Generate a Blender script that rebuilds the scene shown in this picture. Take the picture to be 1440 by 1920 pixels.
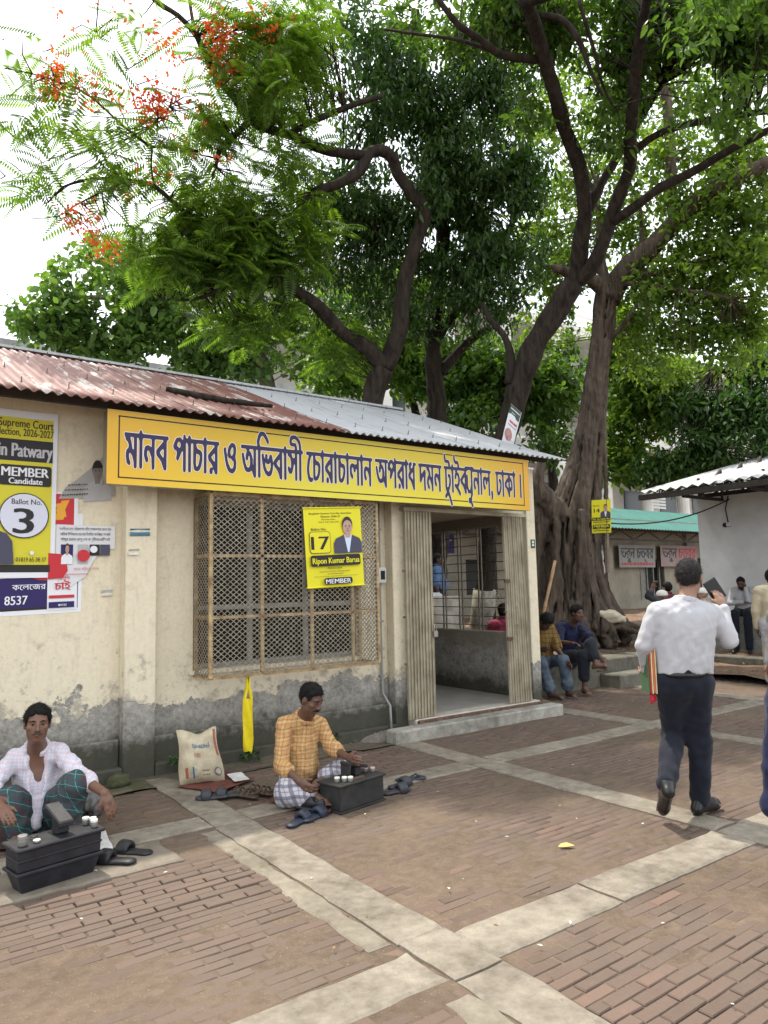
import bpy, bmesh, math, random
import numpy as np
from mathutils import Vector, Matrix, noise as mnoise
from mathutils.geometry import tessellate_polygon

for o in list(bpy.data.objects): bpy.data.objects.remove(o)
scene = bpy.context.scene
COL = scene.collection
random.seed(7); RNG = np.random.default_rng(7)

# ------------------------------------------------------------------ camera
CAM_H = 1.58
F_PX, PITCH, ROLL, HEAD = 1351.94, .103486, -.0216295, .941986
FW = np.array([math.cos(HEAD)*math.cos(PITCH), math.sin(HEAD)*math.cos(PITCH), math.sin(PITCH)])
_rt = np.array([math.sin(HEAD), -math.cos(HEAD), 0.]); _up = np.cross(_rt, FW)
RT = math.cos(ROLL)*_rt + math.sin(ROLL)*_up
UP = -math.sin(ROLL)*_rt + math.cos(ROLL)*_up
cam = bpy.data.cameras.new('camera'); camo = bpy.data.objects.new('camera', cam); COL.objects.link(camo)
cam.sensor_fit = 'HORIZONTAL'; cam.sensor_width = 36; cam.lens = 36*F_PX/1440
cam.clip_start = .05; cam.clip_end = 600
camo.matrix_world = Matrix(((RT[0], UP[0], -FW[0], 0), (RT[1], UP[1], -FW[1], 0), (RT[2], UP[2], -FW[2], CAM_H), (0, 0, 0, 1)))
scene.camera = camo

# ------------------------------------------------------------------ sky, sun, exposure
SUN_TO = Vector((-.03, .42, .90)).normalized()
world = bpy.data.worlds.new('World'); scene.world = world; world.use_nodes = True
wn = world.node_tree.nodes; wl = world.node_tree.links
sky = wn.new('ShaderNodeTexSky'); sky.sky_type = 'NISHITA'; sky.sun_disc = False
sky.sun_elevation = math.asin(SUN_TO.z); sky.sun_rotation = math.atan2(SUN_TO.x, SUN_TO.y)
sky.air_density = 1.2; sky.dust_density = 4.0; sky.ozone_density = 1.0
cl = wn.new('ShaderNodeTexNoise'); cl.inputs['Scale'].default_value = 2.2; cl.inputs['Detail'].default_value = 5
tc = wn.new('ShaderNodeTexCoord'); wl.new(tc.outputs['Generated'], cl.inputs['Vector'])
cr = wn.new('ShaderNodeValToRGB'); wl.new(cl.outputs['Fac'], cr.inputs['Fac'])
cr.color_ramp.elements[0].position = .3; cr.color_ramp.elements[0].color = (8.0, 8.6, 9.4, 1)
cr.color_ramp.elements[1].position = .7; cr.color_ramp.elements[1].color = (11.5, 11.6, 11.8, 1)
mx = wn.new('ShaderNodeMix'); mx.data_type = 'RGBA'; mx.inputs['Factor'].default_value = .85
wl.new(sky.outputs['Color'], mx.inputs['A']); wl.new(cr.outputs['Color'], mx.inputs['B'])
bgn = wn['Background']; wl.new(mx.outputs['Result'], bgn.inputs['Color']); bgn.inputs['Strength'].default_value = .12
sun = bpy.data.lights.new('sun', 'SUN'); suno = bpy.data.objects.new('sun', sun); COL.objects.link(suno)
sun.energy = 2.8; sun.angle = math.radians(1.5); sun.color = (1, .93, .82)
suno.rotation_euler = SUN_TO.to_track_quat('Z', 'Y').to_euler(); suno.location = (0, 0, 30)
scene.view_settings.view_transform = 'Standard'; scene.view_settings.look = 'None'
scene.view_settings.gamma = 1; scene.view_settings.exposure = 1.0
scene.render.engine = 'CYCLES'
scene.cycles.use_denoising = True; scene.cycles.max_bounces = 7; scene.cycles.diffuse_bounces = 4
scene.cycles.transmission_bounces = 4; scene.cycles.transparent_max_bounces = 6; scene.cycles.sample_clamp_indirect = 6

# ------------------------------------------------------------------ placing helpers (surveyed from the photograph)
def _ray(x, y): return (x-720)/F_PX*RT - (y-960)/F_PX*UP + FW
_C = np.array([0, 0, CAM_H])
def at(x, y, d): return _C + d*_ray(x, y)
def on_y(x, y, Y): r = _ray(x, y); return _C + r*(Y/r[1])
def on_x(x, y, X): r = _ray(x, y); return _C + r*(X/r[0])
def gnd(x, y, z=0.): r = _ray(x, y); return _C + r*((z-CAM_H)/r[2])

# ------------------------------------------------------------------ materials
MATS = {}
def node_mat(name):
    m = bpy.data.materials.new(name); m.use_nodes = True
    n = m.node_tree.nodes; b = n['Principled BSDF']
    return m, n, m.node_tree.links, b
def ramp(n, l, fac, stops):
    r = n.new('ShaderNodeValToRGB'); l.new(fac, r.inputs['Fac']); e = r.color_ramp.elements
    while len(e) < len(stops): e.new(.5)
    for i, (p, c) in enumerate(stops): e[i].position = p; e[i].color = (*c, 1) if len(c) == 3 else c
    return r.outputs['Color']
def noise(n, l, vec, scale, detail=4, rough=.6, dist=0):
    t = n.new('ShaderNodeTexNoise'); t.inputs['Scale'].default_value = scale; t.inputs['Detail'].default_value = detail
    t.inputs['Roughness'].default_value = rough; t.inputs['Distortion'].default_value = dist; l.new(vec, t.inputs['Vector']); return t.outputs['Fac']
def mixc(n, l, fac, a, b, mode='MIX'):
    m = n.new('ShaderNodeMix'); m.data_type = 'RGBA'; m.blend_type = mode
    for s, v in (('Factor', fac), ('A', a), ('B', b)):
        i = [q for q in m.inputs if q.name == s and (q.type == ('VALUE' if s == 'Factor' else 'RGBA'))][0]
        if isinstance(v, (int, float)): i.default_value = v
        elif isinstance(v, tuple): i.default_value = (*v, 1) if len(v) == 3 else v
        else: l.new(v, i)
    return [q for q in m.outputs if q.type == 'RGBA'][0]
def math_(n, l, op, a, b=0., c=None):
    m = n.new('ShaderNodeMath'); m.operation = op
    for i, v in enumerate((a, b, c)):
        if v is None: continue
        if isinstance(v, (int, float)): m.inputs[i].default_value = v
        else: l.new(v, m.inputs[i])
    return m.outputs[0]
def bump(n, l, b, h, strength=.3, dist=.01):
    k = n.new('ShaderNodeBump'); k.inputs['Strength'].default_value = strength; k.inputs['Distance'].default_value = dist
    l.new(h, k.inputs['Height']); l.new(k.outputs['Normal'], b.inputs['Normal'])
def pos(n): return n.new('ShaderNodeNewGeometry').outputs['Position']
def stretch(n, l, v, s):
    m = n.new('ShaderNodeMapping'); m.inputs['Scale'].default_value = s; l.new(v, m.inputs['Vector']); return m.outputs[0]
def M(name, col, rough=.7, var=.25, scale=9., bmp=.15, metal=0., col2=None, spec=.4, bdist=.006, st=(1, 1, 1)):
    if name in MATS: return MATS[name]
    m, n, l, b = node_mat(name)
    p = stretch(n, l, pos(n), st)
    f = noise(n, l, p, scale)
    c2 = col2 or tuple(c*(1-var) for c in col); c1 = tuple(min(1, c*(1+var*.5)) for c in col) if not col2 else col
    l.new(ramp(n, l, f, [(.32, c2), (.66, c1)]), b.inputs['Base Color'])
    b.inputs['Roughness'].default_value = rough; b.inputs['Metallic'].default_value = metal
    b.inputs['Specular IOR Level'].default_value = spec
    if bmp: bump(n, l, b, noise(n, l, p, scale*6, 3), bmp, bdist)
    MATS[name] = m; return m

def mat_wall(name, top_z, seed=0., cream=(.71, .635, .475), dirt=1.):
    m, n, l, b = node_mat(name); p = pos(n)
    sx = n.new('ShaderNodeSeparateXYZ'); l.new(p, sx.inputs[0])
    off = n.new('ShaderNodeVectorMath'); off.inputs[1].default_value = (seed, seed*.7, 0); l.new(p, off.inputs[0]); q = off.outputs[0]
    big = noise(n, l, q, 2.2, 6, .65); fine = noise(n, l, q, 26, 4, .7); mid = noise(n, l, q, 7, 5, .7)
    # flaking paint: a ragged line a little above the ground, grey render below, moss and damp at the foot
    h = math_(n, l, 'ADD', sx.outputs['Z'], math_(n, l, 'MULTIPLY', math_(n, l, 'SUBTRACT', big, .5), -.9))
    h = math_(n, l, 'ADD', h, math_(n, l, 'MULTIPLY', math_(n, l, 'SUBTRACT', mid, .5), .28))
    edge = math_(n, l, 'SUBTRACT', h, top_z)
    cm = mixc(n, l, ramp(n, l, fine, [(.38, (.0,)*3), (.58, (1,)*3)]), tuple(c*.92 for c in cream), cream)
    cm = mixc(n, l, math_(n, l, 'MULTIPLY', ramp(n, l, mid, [(.55, (0,)*3), (.68, (1,)*3)]), .32*dirt), cm, (.34, .30, .24))
    st = noise(n, l, stretch(n, l, q, (9, 9, 1.6)), 1.6, 5, .6)
    cm = mixc(n, l, math_(n, l, 'MULTIPLY', ramp(n, l, st, [(.54, (0,)*3), (.70, (1,)*3)]), .20*dirt), cm, (.22, .19, .15))
    # grey scuffs where the paint is worn, thickest towards the flaking edge
    sc = math_(n, l, 'SUBTRACT', math_(n, l, 'ADD', mid, math_(n, l, 'MULTIPLY', fine, .5)), math_(n, l, 'MULTIPLY', edge, .28))
    cm = mixc(n, l, math_(n, l, 'MULTIPLY', ramp(n, l, sc, [(.72, (0,)*3), (.86, (1,)*3)]), .62*dirt), cm, (.27, .245, .205))
    gr = mixc(n, l, ramp(n, l, math_(n, l, 'ADD', math_(n, l, 'MULTIPLY', fine, .5), math_(n, l, 'MULTIPLY', mid, .5)), [(.38, (0,)*3), (.62, (1,)*3)]), (.17, .16, .14), (.40, .38, .34))
    moss = ramp(n, l, math_(n, l, 'ADD', math_(n, l, 'MULTIPLY', sx.outputs['Z'], -2.2), math_(n, l, 'ADD', math_(n, l, 'MULTIPLY', mid, 1.3), .56)), [(.22, (0,)*3), (.62, (1,)*3)])
    gr = mixc(n, l, math_(n, l, 'MULTIPLY', moss, .93), gr, mixc(n, l, big, (.024, .027, .015), (.075, .070, .054)))
    fac = ramp(n, l, edge, [(.0, (0,)*3), (.022, (1,)*3)])
    l.new(mixc(n, l, fac, gr, cm), b.inputs['Base Color'])
    b.inputs['Roughness'].default_value = .88; b.inputs['Specular IOR Level'].default_value = .25
    hh = math_(n, l, 'ADD', math_(n, l, 'MULTIPLY', fac, 1.0), math_(n, l, 'MULTIPLY', fine, .35))
    bump(n, l, b, hh, .55, .012)
    return m

def mat_brick():
    m, n, l, b = node_mat('paving_brick'); p = pos(n)
    g = n.new('ShaderNodeNewGeometry'); oi = n.new('ShaderNodeObjectInfo')
    r = math_(n, l, 'FRACT', math_(n, l, 'ADD', g.outputs['Random Per Island'], math_(n, l, 'MULTIPLY', oi.outputs['Random'], 3.7)))
    c = ramp(n, l, r, [(0, (.070, .046, .035)), (.35, (.104, .067, .052)), (.7, (.125, .080, .062)), (.93, (.155, .096, .075)), (1, (.21, .12, .09))])
    big = noise(n, l, p, 1.1, 5, .6); fine = noise(n, l, p, 60, 4, .7); mid = noise(n, l, p, 9, 4, .7)
    dust = ramp(n, l, math_(n, l, 'ADD', big, math_(n, l, 'MULTIPLY', mid, .35)), [(.45, (.25,)*3), (.78, (.92,)*3)])
    c = mixc(n, l, dust, c, mixc(n, l, fine, (.100, .073, .056), (.148, .111, .087)))
    c = mixc(n, l, math_(n, l, 'MULTIPLY', ramp(n, l, noise(n, l, stretch(n, l, p, (3, 18, 1)), 5, 4), [(.6, (0,)*3), (.75, (1,)*3)]), .30), c, (.22, .165, .125))
    l.new(c, b.inputs['Base Color']); b.inputs['Roughness'].default_value = .85; b.inputs['Specular IOR Level'].default_value = .3
    bump(n, l, b, math_(n, l, 'ADD', fine, mid), .35, .004); return m

def mat_dirt(name='joint_dirt', a=(.085, .062, .044), c2=(.165, .122, .088), moss=0.):
    m, n, l, b = node_mat(name); p = pos(n)
    f = noise(n, l, p, 14, 6, .7); g = noise(n, l, p, 1.4, 5, .6); k = noise(n, l, p, 90, 3, .7)
    c = mixc(n, l, ramp(n, l, math_(n, l, 'ADD', math_(n, l, 'MULTIPLY', f, .6), math_(n, l, 'MULTIPLY', g, .5)), [(.4, (0,)*3), (.72, (1,)*3)]), a, c2)
    c = mixc(n, l, math_(n, l, 'MULTIPLY', ramp(n, l, k, [(.62, (0,)*3), (.7, (1,)*3)]), .5), c, (.36, .30, .24))
    if moss: c = mixc(n, l, math_(n, l, 'MULTIPLY', ramp(n, l, noise(n, l, p, 3, 4), [(.5, (0,)*3), (.62, (1,)*3)]), moss), c, (.07, .085, .03))
    l.new(c, b.inputs['Base Color']); b.inputs['Roughness'].default_value = .95; b.inputs['Specular IOR Level'].default_value = .2
    bump(n, l, b, math_(n, l, 'ADD', f, k), .5, .008); return m

def mat_concrete(name, a=(.115, .097, .075), c2=(.285, .25, .20), moss=.22):
    m, n, l, b = node_mat(name); p = pos(n)
    f = noise(n, l, p, 11, 7, .72); g = noise(n, l, p, 2.1, 4, .6); k = noise(n, l, p, 75, 3, .7)
    c = mixc(n, l, ramp(n, l, math_(n, l, 'ADD', math_(n, l, 'MULTIPLY', f, .55), math_(n, l, 'MULTIPLY', g, .5)), [(.38, (0,)*3), (.66, (1,)*3)]), a, c2)
    c = mixc(n, l, math_(n, l, 'MULTIPLY', ramp(n, l, k, [(.6, (0,)*3), (.68, (1,)*3)]), .55), c, (.17, .15, .12))
    v = n.new('ShaderNodeTexVoronoi'); v.inputs['Scale'].default_value = 55; l.new(p, v.inputs['Vector'])
    c = mixc(n, l, math_(n, l, 'MULTIPLY', ramp(n, l, v.outputs['Distance'], [(.10, (1,)*3), (.2, (0,)*3)]), ramp(n, l, g, [(.5, (0,)*3), (.6, (.6,)*3)])), c, (.13, .12, .10))
    if moss: c = mixc(n, l, math_(n, l, 'MULTIPLY', ramp(n, l, noise(n, l, p, 4.5, 5, .65), [(.56, (0,)*3), (.7, (1,)*3)]), moss), c, (.10, .105, .05))
    l.new(c, b.inputs['Base Color']); b.inputs['Roughness'].default_value = .9; b.inputs['Specular IOR Level'].default_value = .25
    bump(n, l, b, math_(n, l, 'ADD', f, math_(n, l, 'MULTIPLY', k, .6)), .5, .008); return m

def mat_roof(name, base, patch, amount, streak):
    m, n, l, b = node_mat(name); p = pos(n)
    s = noise(n, l, stretch(n, l, p, (9, .55, .55)), 1.7, 5, .62, .3); f = noise(n, l, p, 22, 4, .7); g = noise(n, l, p, 1.3, 3)
    k = math_(n, l, 'ADD', s, math_(n, l, 'ADD', math_(n, l, 'MULTIPLY', math_(n, l, 'SUBTRACT', f, .5), .22), math_(n, l, 'MULTIPLY', math_(n, l, 'SUBTRACT', g, .5), .35)))
    c = mixc(n, l, f, tuple(x*.78 for x in base), base)
    c = mixc(n, l, ramp(n, l, k, [(amount, (0,)*3), (amount+.05, (1,)*3)]), c, patch)
    c = mixc(n, l, math_(n, l, 'MULTIPLY', ramp(n, l, noise(n, l, stretch(n, l, p, (14, .7, .7)), 2.3, 4), [(.55, (0,)*3), (.7, (1,)*3)]), .6), c, streak)
    l.new(c, b.inputs['Base Color']); b.inputs['Roughness'].default_value = .62; b.inputs['Metallic'].default_value = .15
    bump(n, l, b, f, .15, .004); return m

def mat_leaf(name, lo, hi, trans, tfac=.42, rough=.42):
    m, n, l, b = node_mat(name)
    g = n.new('ShaderNodeNewGeometry'); r = g.outputs['Random Per Island']
    big = noise(n, l, g.outputs['Position'], .9, 3)
    f = math_(n, l, 'ADD', math_(n, l, 'MULTIPLY', r, .7), math_(n, l, 'MULTIPLY', math_(n, l, 'SUBTRACT', big, .35), .9))
    c = ramp(n, l, f, [(.0, lo), (.6, hi), (1., tuple(min(1, x*1.5) for x in hi))])
    l.new(c, b.inputs['Base Color']); b.inputs['Roughness'].default_value = rough; b.inputs['Specular IOR Level'].default_value = .45
    t = n.new('ShaderNodeBsdfTranslucent')
    l.new(mixc(n, l, 1., c, trans, 'MULTIPLY'), t.inputs['Color'])
    ms = n.new('ShaderNodeMixShader'); ms.inputs[0].default_value = tfac
    l.new(b.outputs[0], ms.inputs[1]); l.new(t.outputs[0], ms.inputs[2]); l.new(ms.outputs[0], n['Material Output'].inputs['Surface'])
    return m

def mat_bark(name, a, c2, sc=5., vst=.22, bd=.03, patch=None):
    m, n, l, b = node_mat(name); p = pos(n)
    q = stretch(n, l, p, (1, 1, vst)); f = noise(n, l, q, sc*2.4, 6, .7, .4); g = noise(n, l, p, sc*.5, 4)
    c = mixc(n, l, ramp(n, l, f, [(.35, (0,)*3), (.68, (1,)*3)]), a, c2)
    if patch: c = mixc(n, l, math_(n, l, 'MULTIPLY', ramp(n, l, g, [(.52, (0,)*3), (.66, (1,)*3)]), .6), c, patch)
    l.new(c, b.inputs['Base Color']); b.inputs['Roughness'].default_value = .92; b.inputs['Specular IOR Level'].default_value = .2
    bump(n, l, b, f, .8, bd); return m

def mat_check(name, base, lines, freq, width=.16, axis=(1, 0, 0), axis2=(0, 0, 1), rough=.85, var=.12):
    """woven cloth with a check of coloured lines. lines = [(colour, phase, width)], freq per metre"""
    m, n, l, b = node_mat(name); p = pos(n)
    c = mixc(n, l, noise(n, l, p, 12, 3), tuple(x*(1-var) for x in base), base)
    wob = noise(n, l, p, 6, 2)
    for ax in (axis, axis2):
        d = n.new('ShaderNodeVectorMath'); d.operation = 'DOT_PRODUCT'; d.inputs[1].default_value = ax; l.new(p, d.inputs[0])
        v = math_(n, l, 'ADD', math_(n, l, 'MULTIPLY', d.outputs['Value'], freq), math_(n, l, 'MULTIPLY', wob, freq*.05))
        for (lc, ph, w) in lines:
            fr = math_(n, l, 'FRACT', math_(n, l, 'ADD', v, ph))
            k = math_(n, l, 'LESS_THAN', math_(n, l, 'ABSOLUTE', math_(n, l, 'SUBTRACT', fr, .5)), w*.5)
            c = mixc(n, l, math_(n, l, 'MULTIPLY', k, .72), c, lc)
    l.new(c, b.inputs['Base Color']); b.inputs['Roughness'].default_value = rough; b.inputs['Specular IOR Level'].default_value = .2
    f_ = noise(n, l, stretch(n, l, p, (9, 9, 3)), 1.5, 3, .5, .8); bump(n, l, b, math_(n, l, 'ADD', math_(n, l, 'ABSOLUTE', math_(n, l, 'SUBTRACT', f_, .5)), math_(n, l, 'MULTIPLY', noise(n, l, p, 38, 3), .06)), .6, .02)
    MATS[name] = m; return m

def mat_cloth(name, col, var=.12, rough=.8, st=(7, 7, 1.3), k=.5, d=.014):
    m, n, l, b = node_mat(name); p = pos(n)
    c = mixc(n, l, noise(n, l, p, 7, 3), tuple(x*(1-var) for x in col), col); l.new(c, b.inputs['Base Color'])
    b.inputs['Roughness'].default_value = rough; b.inputs['Specular IOR Level'].default_value = .15; b.inputs['Sheen Weight'].default_value = .1
    f = noise(n, l, stretch(n, l, p, st), 1.3, 3, .5, .8); g = noise(n, l, stretch(n, l, p, (st[2]*2, st[2]*2, st[0])), 1.1, 2, .5, 1.)
    bump(n, l, b, math_(n, l, 'ADD', math_(n, l, 'ABSOLUTE', math_(n, l, 'SUBTRACT', f, .5)), math_(n, l, 'MULTIPLY', g, .5)), k, d); MATS[name] = m; return m
def mat_skin(name, col):
    m, n, l, b = node_mat(name); p = pos(n)
    c = mixc(n, l, noise(n, l, p, 22, 4), tuple(x*.82 for x in col), tuple(x*1.12 for x in col))
    l.new(c, b.inputs['Base Color']); b.inputs['Roughness'].default_value = .5; b.inputs['Specular IOR Level'].default_value = .45
    b.inputs['Subsurface Weight'].default_value = .08; b.inputs['Subsurface Radius'].default_value = (.02, .008, .004)
    bump(n, l, b, noise(n, l, p, 120, 3), .12, .002); MATS[name] = m; return m

def mat_gloss(name, col, rough=.3, metal=0., **k): return M(name, col, rough, .08, 14, .05, metal, **k)
def flat(name, col, rough=.55):
    if name in MATS: return MATS[name]
    m, n, l, b = node_mat(name)
    c = mixc(n, l, noise(n, l, pos(n), 5, 4), tuple(x*.93 for x in col), col)
    l.new(c, b.inputs['Base Color']); b.inputs['Roughness'].default_value = rough; b.inputs['Specular IOR Level'].default_value = .35
    MATS[name] = m; return m

# ------------------------------------------------------------------ mesh helpers
def np_mesh(name, V, Fc, mat=None, smooth=False, parent=None, mats=None, midx=None):
    """Fc: (N,k) int array"""
    V = np.asarray(V, np.float32); Fc = np.asarray(Fc, np.int32); k = Fc.shape[1]
    me = bpy.data.meshes.new(name); me.vertices.add(len(V)); me.vertices.foreach_set('co', V.ravel())
    me.loops.add(Fc.size); me.loops.foreach_set('vertex_index', Fc.ravel())
    me.polygons.add(len(Fc)); me.polygons.foreach_set('loop_start', np.arange(0, Fc.size, k, dtype=np.int32))
    if smooth: me.polygons.foreach_set('use_smooth', np.ones(len(Fc), bool))
    for x in (mats or ([mat] if mat else [])): me.materials.append(x)
    if midx is not None: me.polygons.foreach_set('material_index', np.asarray(midx, np.int32))
    me.update(calc_edges=True)
    return link(name, me, parent)
def link(name, me, parent=None):
    o = bpy.data.objects.new(name, me); COL.objects.link(o)
    if parent is not None: o.parent = parent
    return o
class MB:
    def __init__(s): s.v = []; s.f = []; s.m = []
    def add(s, vs, fs, mi=0):
        k = len(s.v); s.v += [tuple(float(c) for c in q) for q in vs]; s.f += [tuple(i+k for i in f) for f in fs]; s.m += [mi]*len(fs); return s
    def box(s, x0, x1, y0, y1, z0, z1, mi=0, Mx=None):
        vs = [(x, y, z) for x in (x0, x1) for y in (y0, y1) for z in (z0, z1)]
        if Mx is not None: vs = [tuple(Mx @ Vector(q)) for q in vs]
        return s.add(vs, [(0, 1, 3, 2), (4, 6, 7, 5), (0, 4, 5, 1), (2, 3, 7, 6), (0, 2, 6, 4), (1, 5, 7, 3)], mi)
    def bar(s, a, b, w, h=None, mi=0, up=(0, 0, 1)):
        a = np.array(a, float); b = np.array(b, float); h = h or w; d = b-a; L = np.linalg.norm(d); d /= L
        u = np.array(up, float)
        if abs(d@u) > .95: u = np.array([1., 0, 0])
        x = np.cross(d, u); x /= np.linalg.norm(x); y = np.cross(x, d)
        vs = [p+x*sx*w/2+y*sy*h/2 for p in (a, b) for sx, sy in ((-1, -1), (1, -1), (1, 1), (-1, 1))]
        return s.add(vs, [(3, 2, 1, 0), (4, 5, 6, 7), (0, 1, 5, 4), (1, 2, 6, 5), (2, 3, 7, 6), (3, 0, 4, 7)], mi)
    def tube(s, pts, rad, sides=8, mi=0, cap=True):
        pts = [np.array(p, float) for p in pts]; n = len(pts)
        rad = [rad]*n if isinstance(rad, (int, float)) else rad
        k = len(s.v); u = None
        for i in range(n):
            d = pts[min(i+1, n-1)]-pts[max(i-1, 0)]; d /= (np.linalg.norm(d)+1e-9)
            if u is None:
                u = np.cross(d, [0, 0, 1]); u = u if np.linalg.norm(u) > .1 else np.cross(d, [1, 0, 0])
            u = u-d*(u@d); u /= np.linalg.norm(u); w = np.cross(d, u)
            for j in range(sides):
                a = 2*math.pi*j/sides; s.v.append(tuple(pts[i]+(u*math.cos(a)+w*math.sin(a))*rad[i]))
        for i in range(n-1):
            for j in range(sides):
                q = k+i*sides; s.f.append((q+j, q+(j+1) % sides, q+sides+(j+1) % sides, q+sides+j)); s.m.append(mi)
        if cap:
            s.f.append(tuple(k+j for j in range(sides))[::-1]); s.f.append(tuple(k+(n-1)*sides+j for j in range(sides))); s.m += [mi, mi]
        return s
    def lathe(s, c, prof, sides=16, mi=0, axis=(0, 0, 1)):
        c = np.array(c, float); ax = np.array(axis, float); ax /= np.linalg.norm(ax)
        u = np.cross(ax, [0, 1, 0]); u = u if np.linalg.norm(u) > .1 else np.cross(ax, [1, 0, 0]); u /= np.linalg.norm(u); w = np.cross(ax, u)
        k = len(s.v); n = len(prof)
        for (r, h) in prof:
            for j in range(sides):
                a = 2*math.pi*j/sides; s.v.append(tuple(c+ax*h+(u*math.cos(a)+w*math.sin(a))*max(r, 1e-4)))
        for i in range(n-1):
            for j in range(sides):
                q = k+i*sides; s.f.append((q+j, q+(j+1) % sides, q+sides+(j+1) % sides, q+sides+j)); s.m.append(mi)
        s.f.append(tuple(k+j for j in range(sides))[::-1]); s.f.append(tuple(k+(n-1)*sides+j for j in range(sides))); s.m += [mi, mi]
        return s
    def build(s, name, mats, parent=None, smooth=False, bevel=0):
        me = bpy.data.meshes.new(name); me.from_pydata(s.v, [], s.f)
        mats = mats if isinstance(mats, (list, tuple)) else [mats]
        for x in mats: me.materials.append(x)
        me.polygons.foreach_set('material_index', s.m)
        if bevel:
            bm = bmesh.new(); bm.from_mesh(me); bmesh.ops.remove_doubles(bm, verts=bm.verts, dist=1e-5)
            bmesh.ops.bevel(bm, geom=[e for e in bm.edges if e.is_manifold and e.calc_face_angle(0) > .5], offset=bevel, segments=1, affect='EDGES', clamp_overlap=True)
            bm.to_mesh(me); bm.free()
        if smooth: me.polygons.foreach_set('use_smooth', [True]*len(me.polygons))
        me.update(); return link(name, me, parent)

def tag(o, label=None, cat=None, group=None, kind=None):
    if label: o['label'] = label
    if cat: o['category'] = cat
    if group: o['group'] = group
    if kind: o['kind'] = kind
    return o
def thing(name, loc, label, cat, group=None, rz=0.):
    o = bpy.data.objects.new(name, None); COL.objects.link(o); o.location = Vector(loc); o.rotation_euler = (0, 0, rz)
    o.empty_display_size = .1
    o['_inv'] = 0; del o['_inv']
    return tag(o, label, cat, group)
def adopt(child, parent):
    """parent without moving (parent may be off the origin)"""
    child.parent = parent
    child.matrix_parent_inverse = (Matrix.Translation(parent.location) @ parent.rotation_euler.to_matrix().to_4x4()).inverted()
    return child
def copy_tree(o, parent=None):
    c = o.copy(); COL.objects.link(c); c.parent = parent
    for ch in list(o.children): copy_tree(ch, c)
    return c

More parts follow.
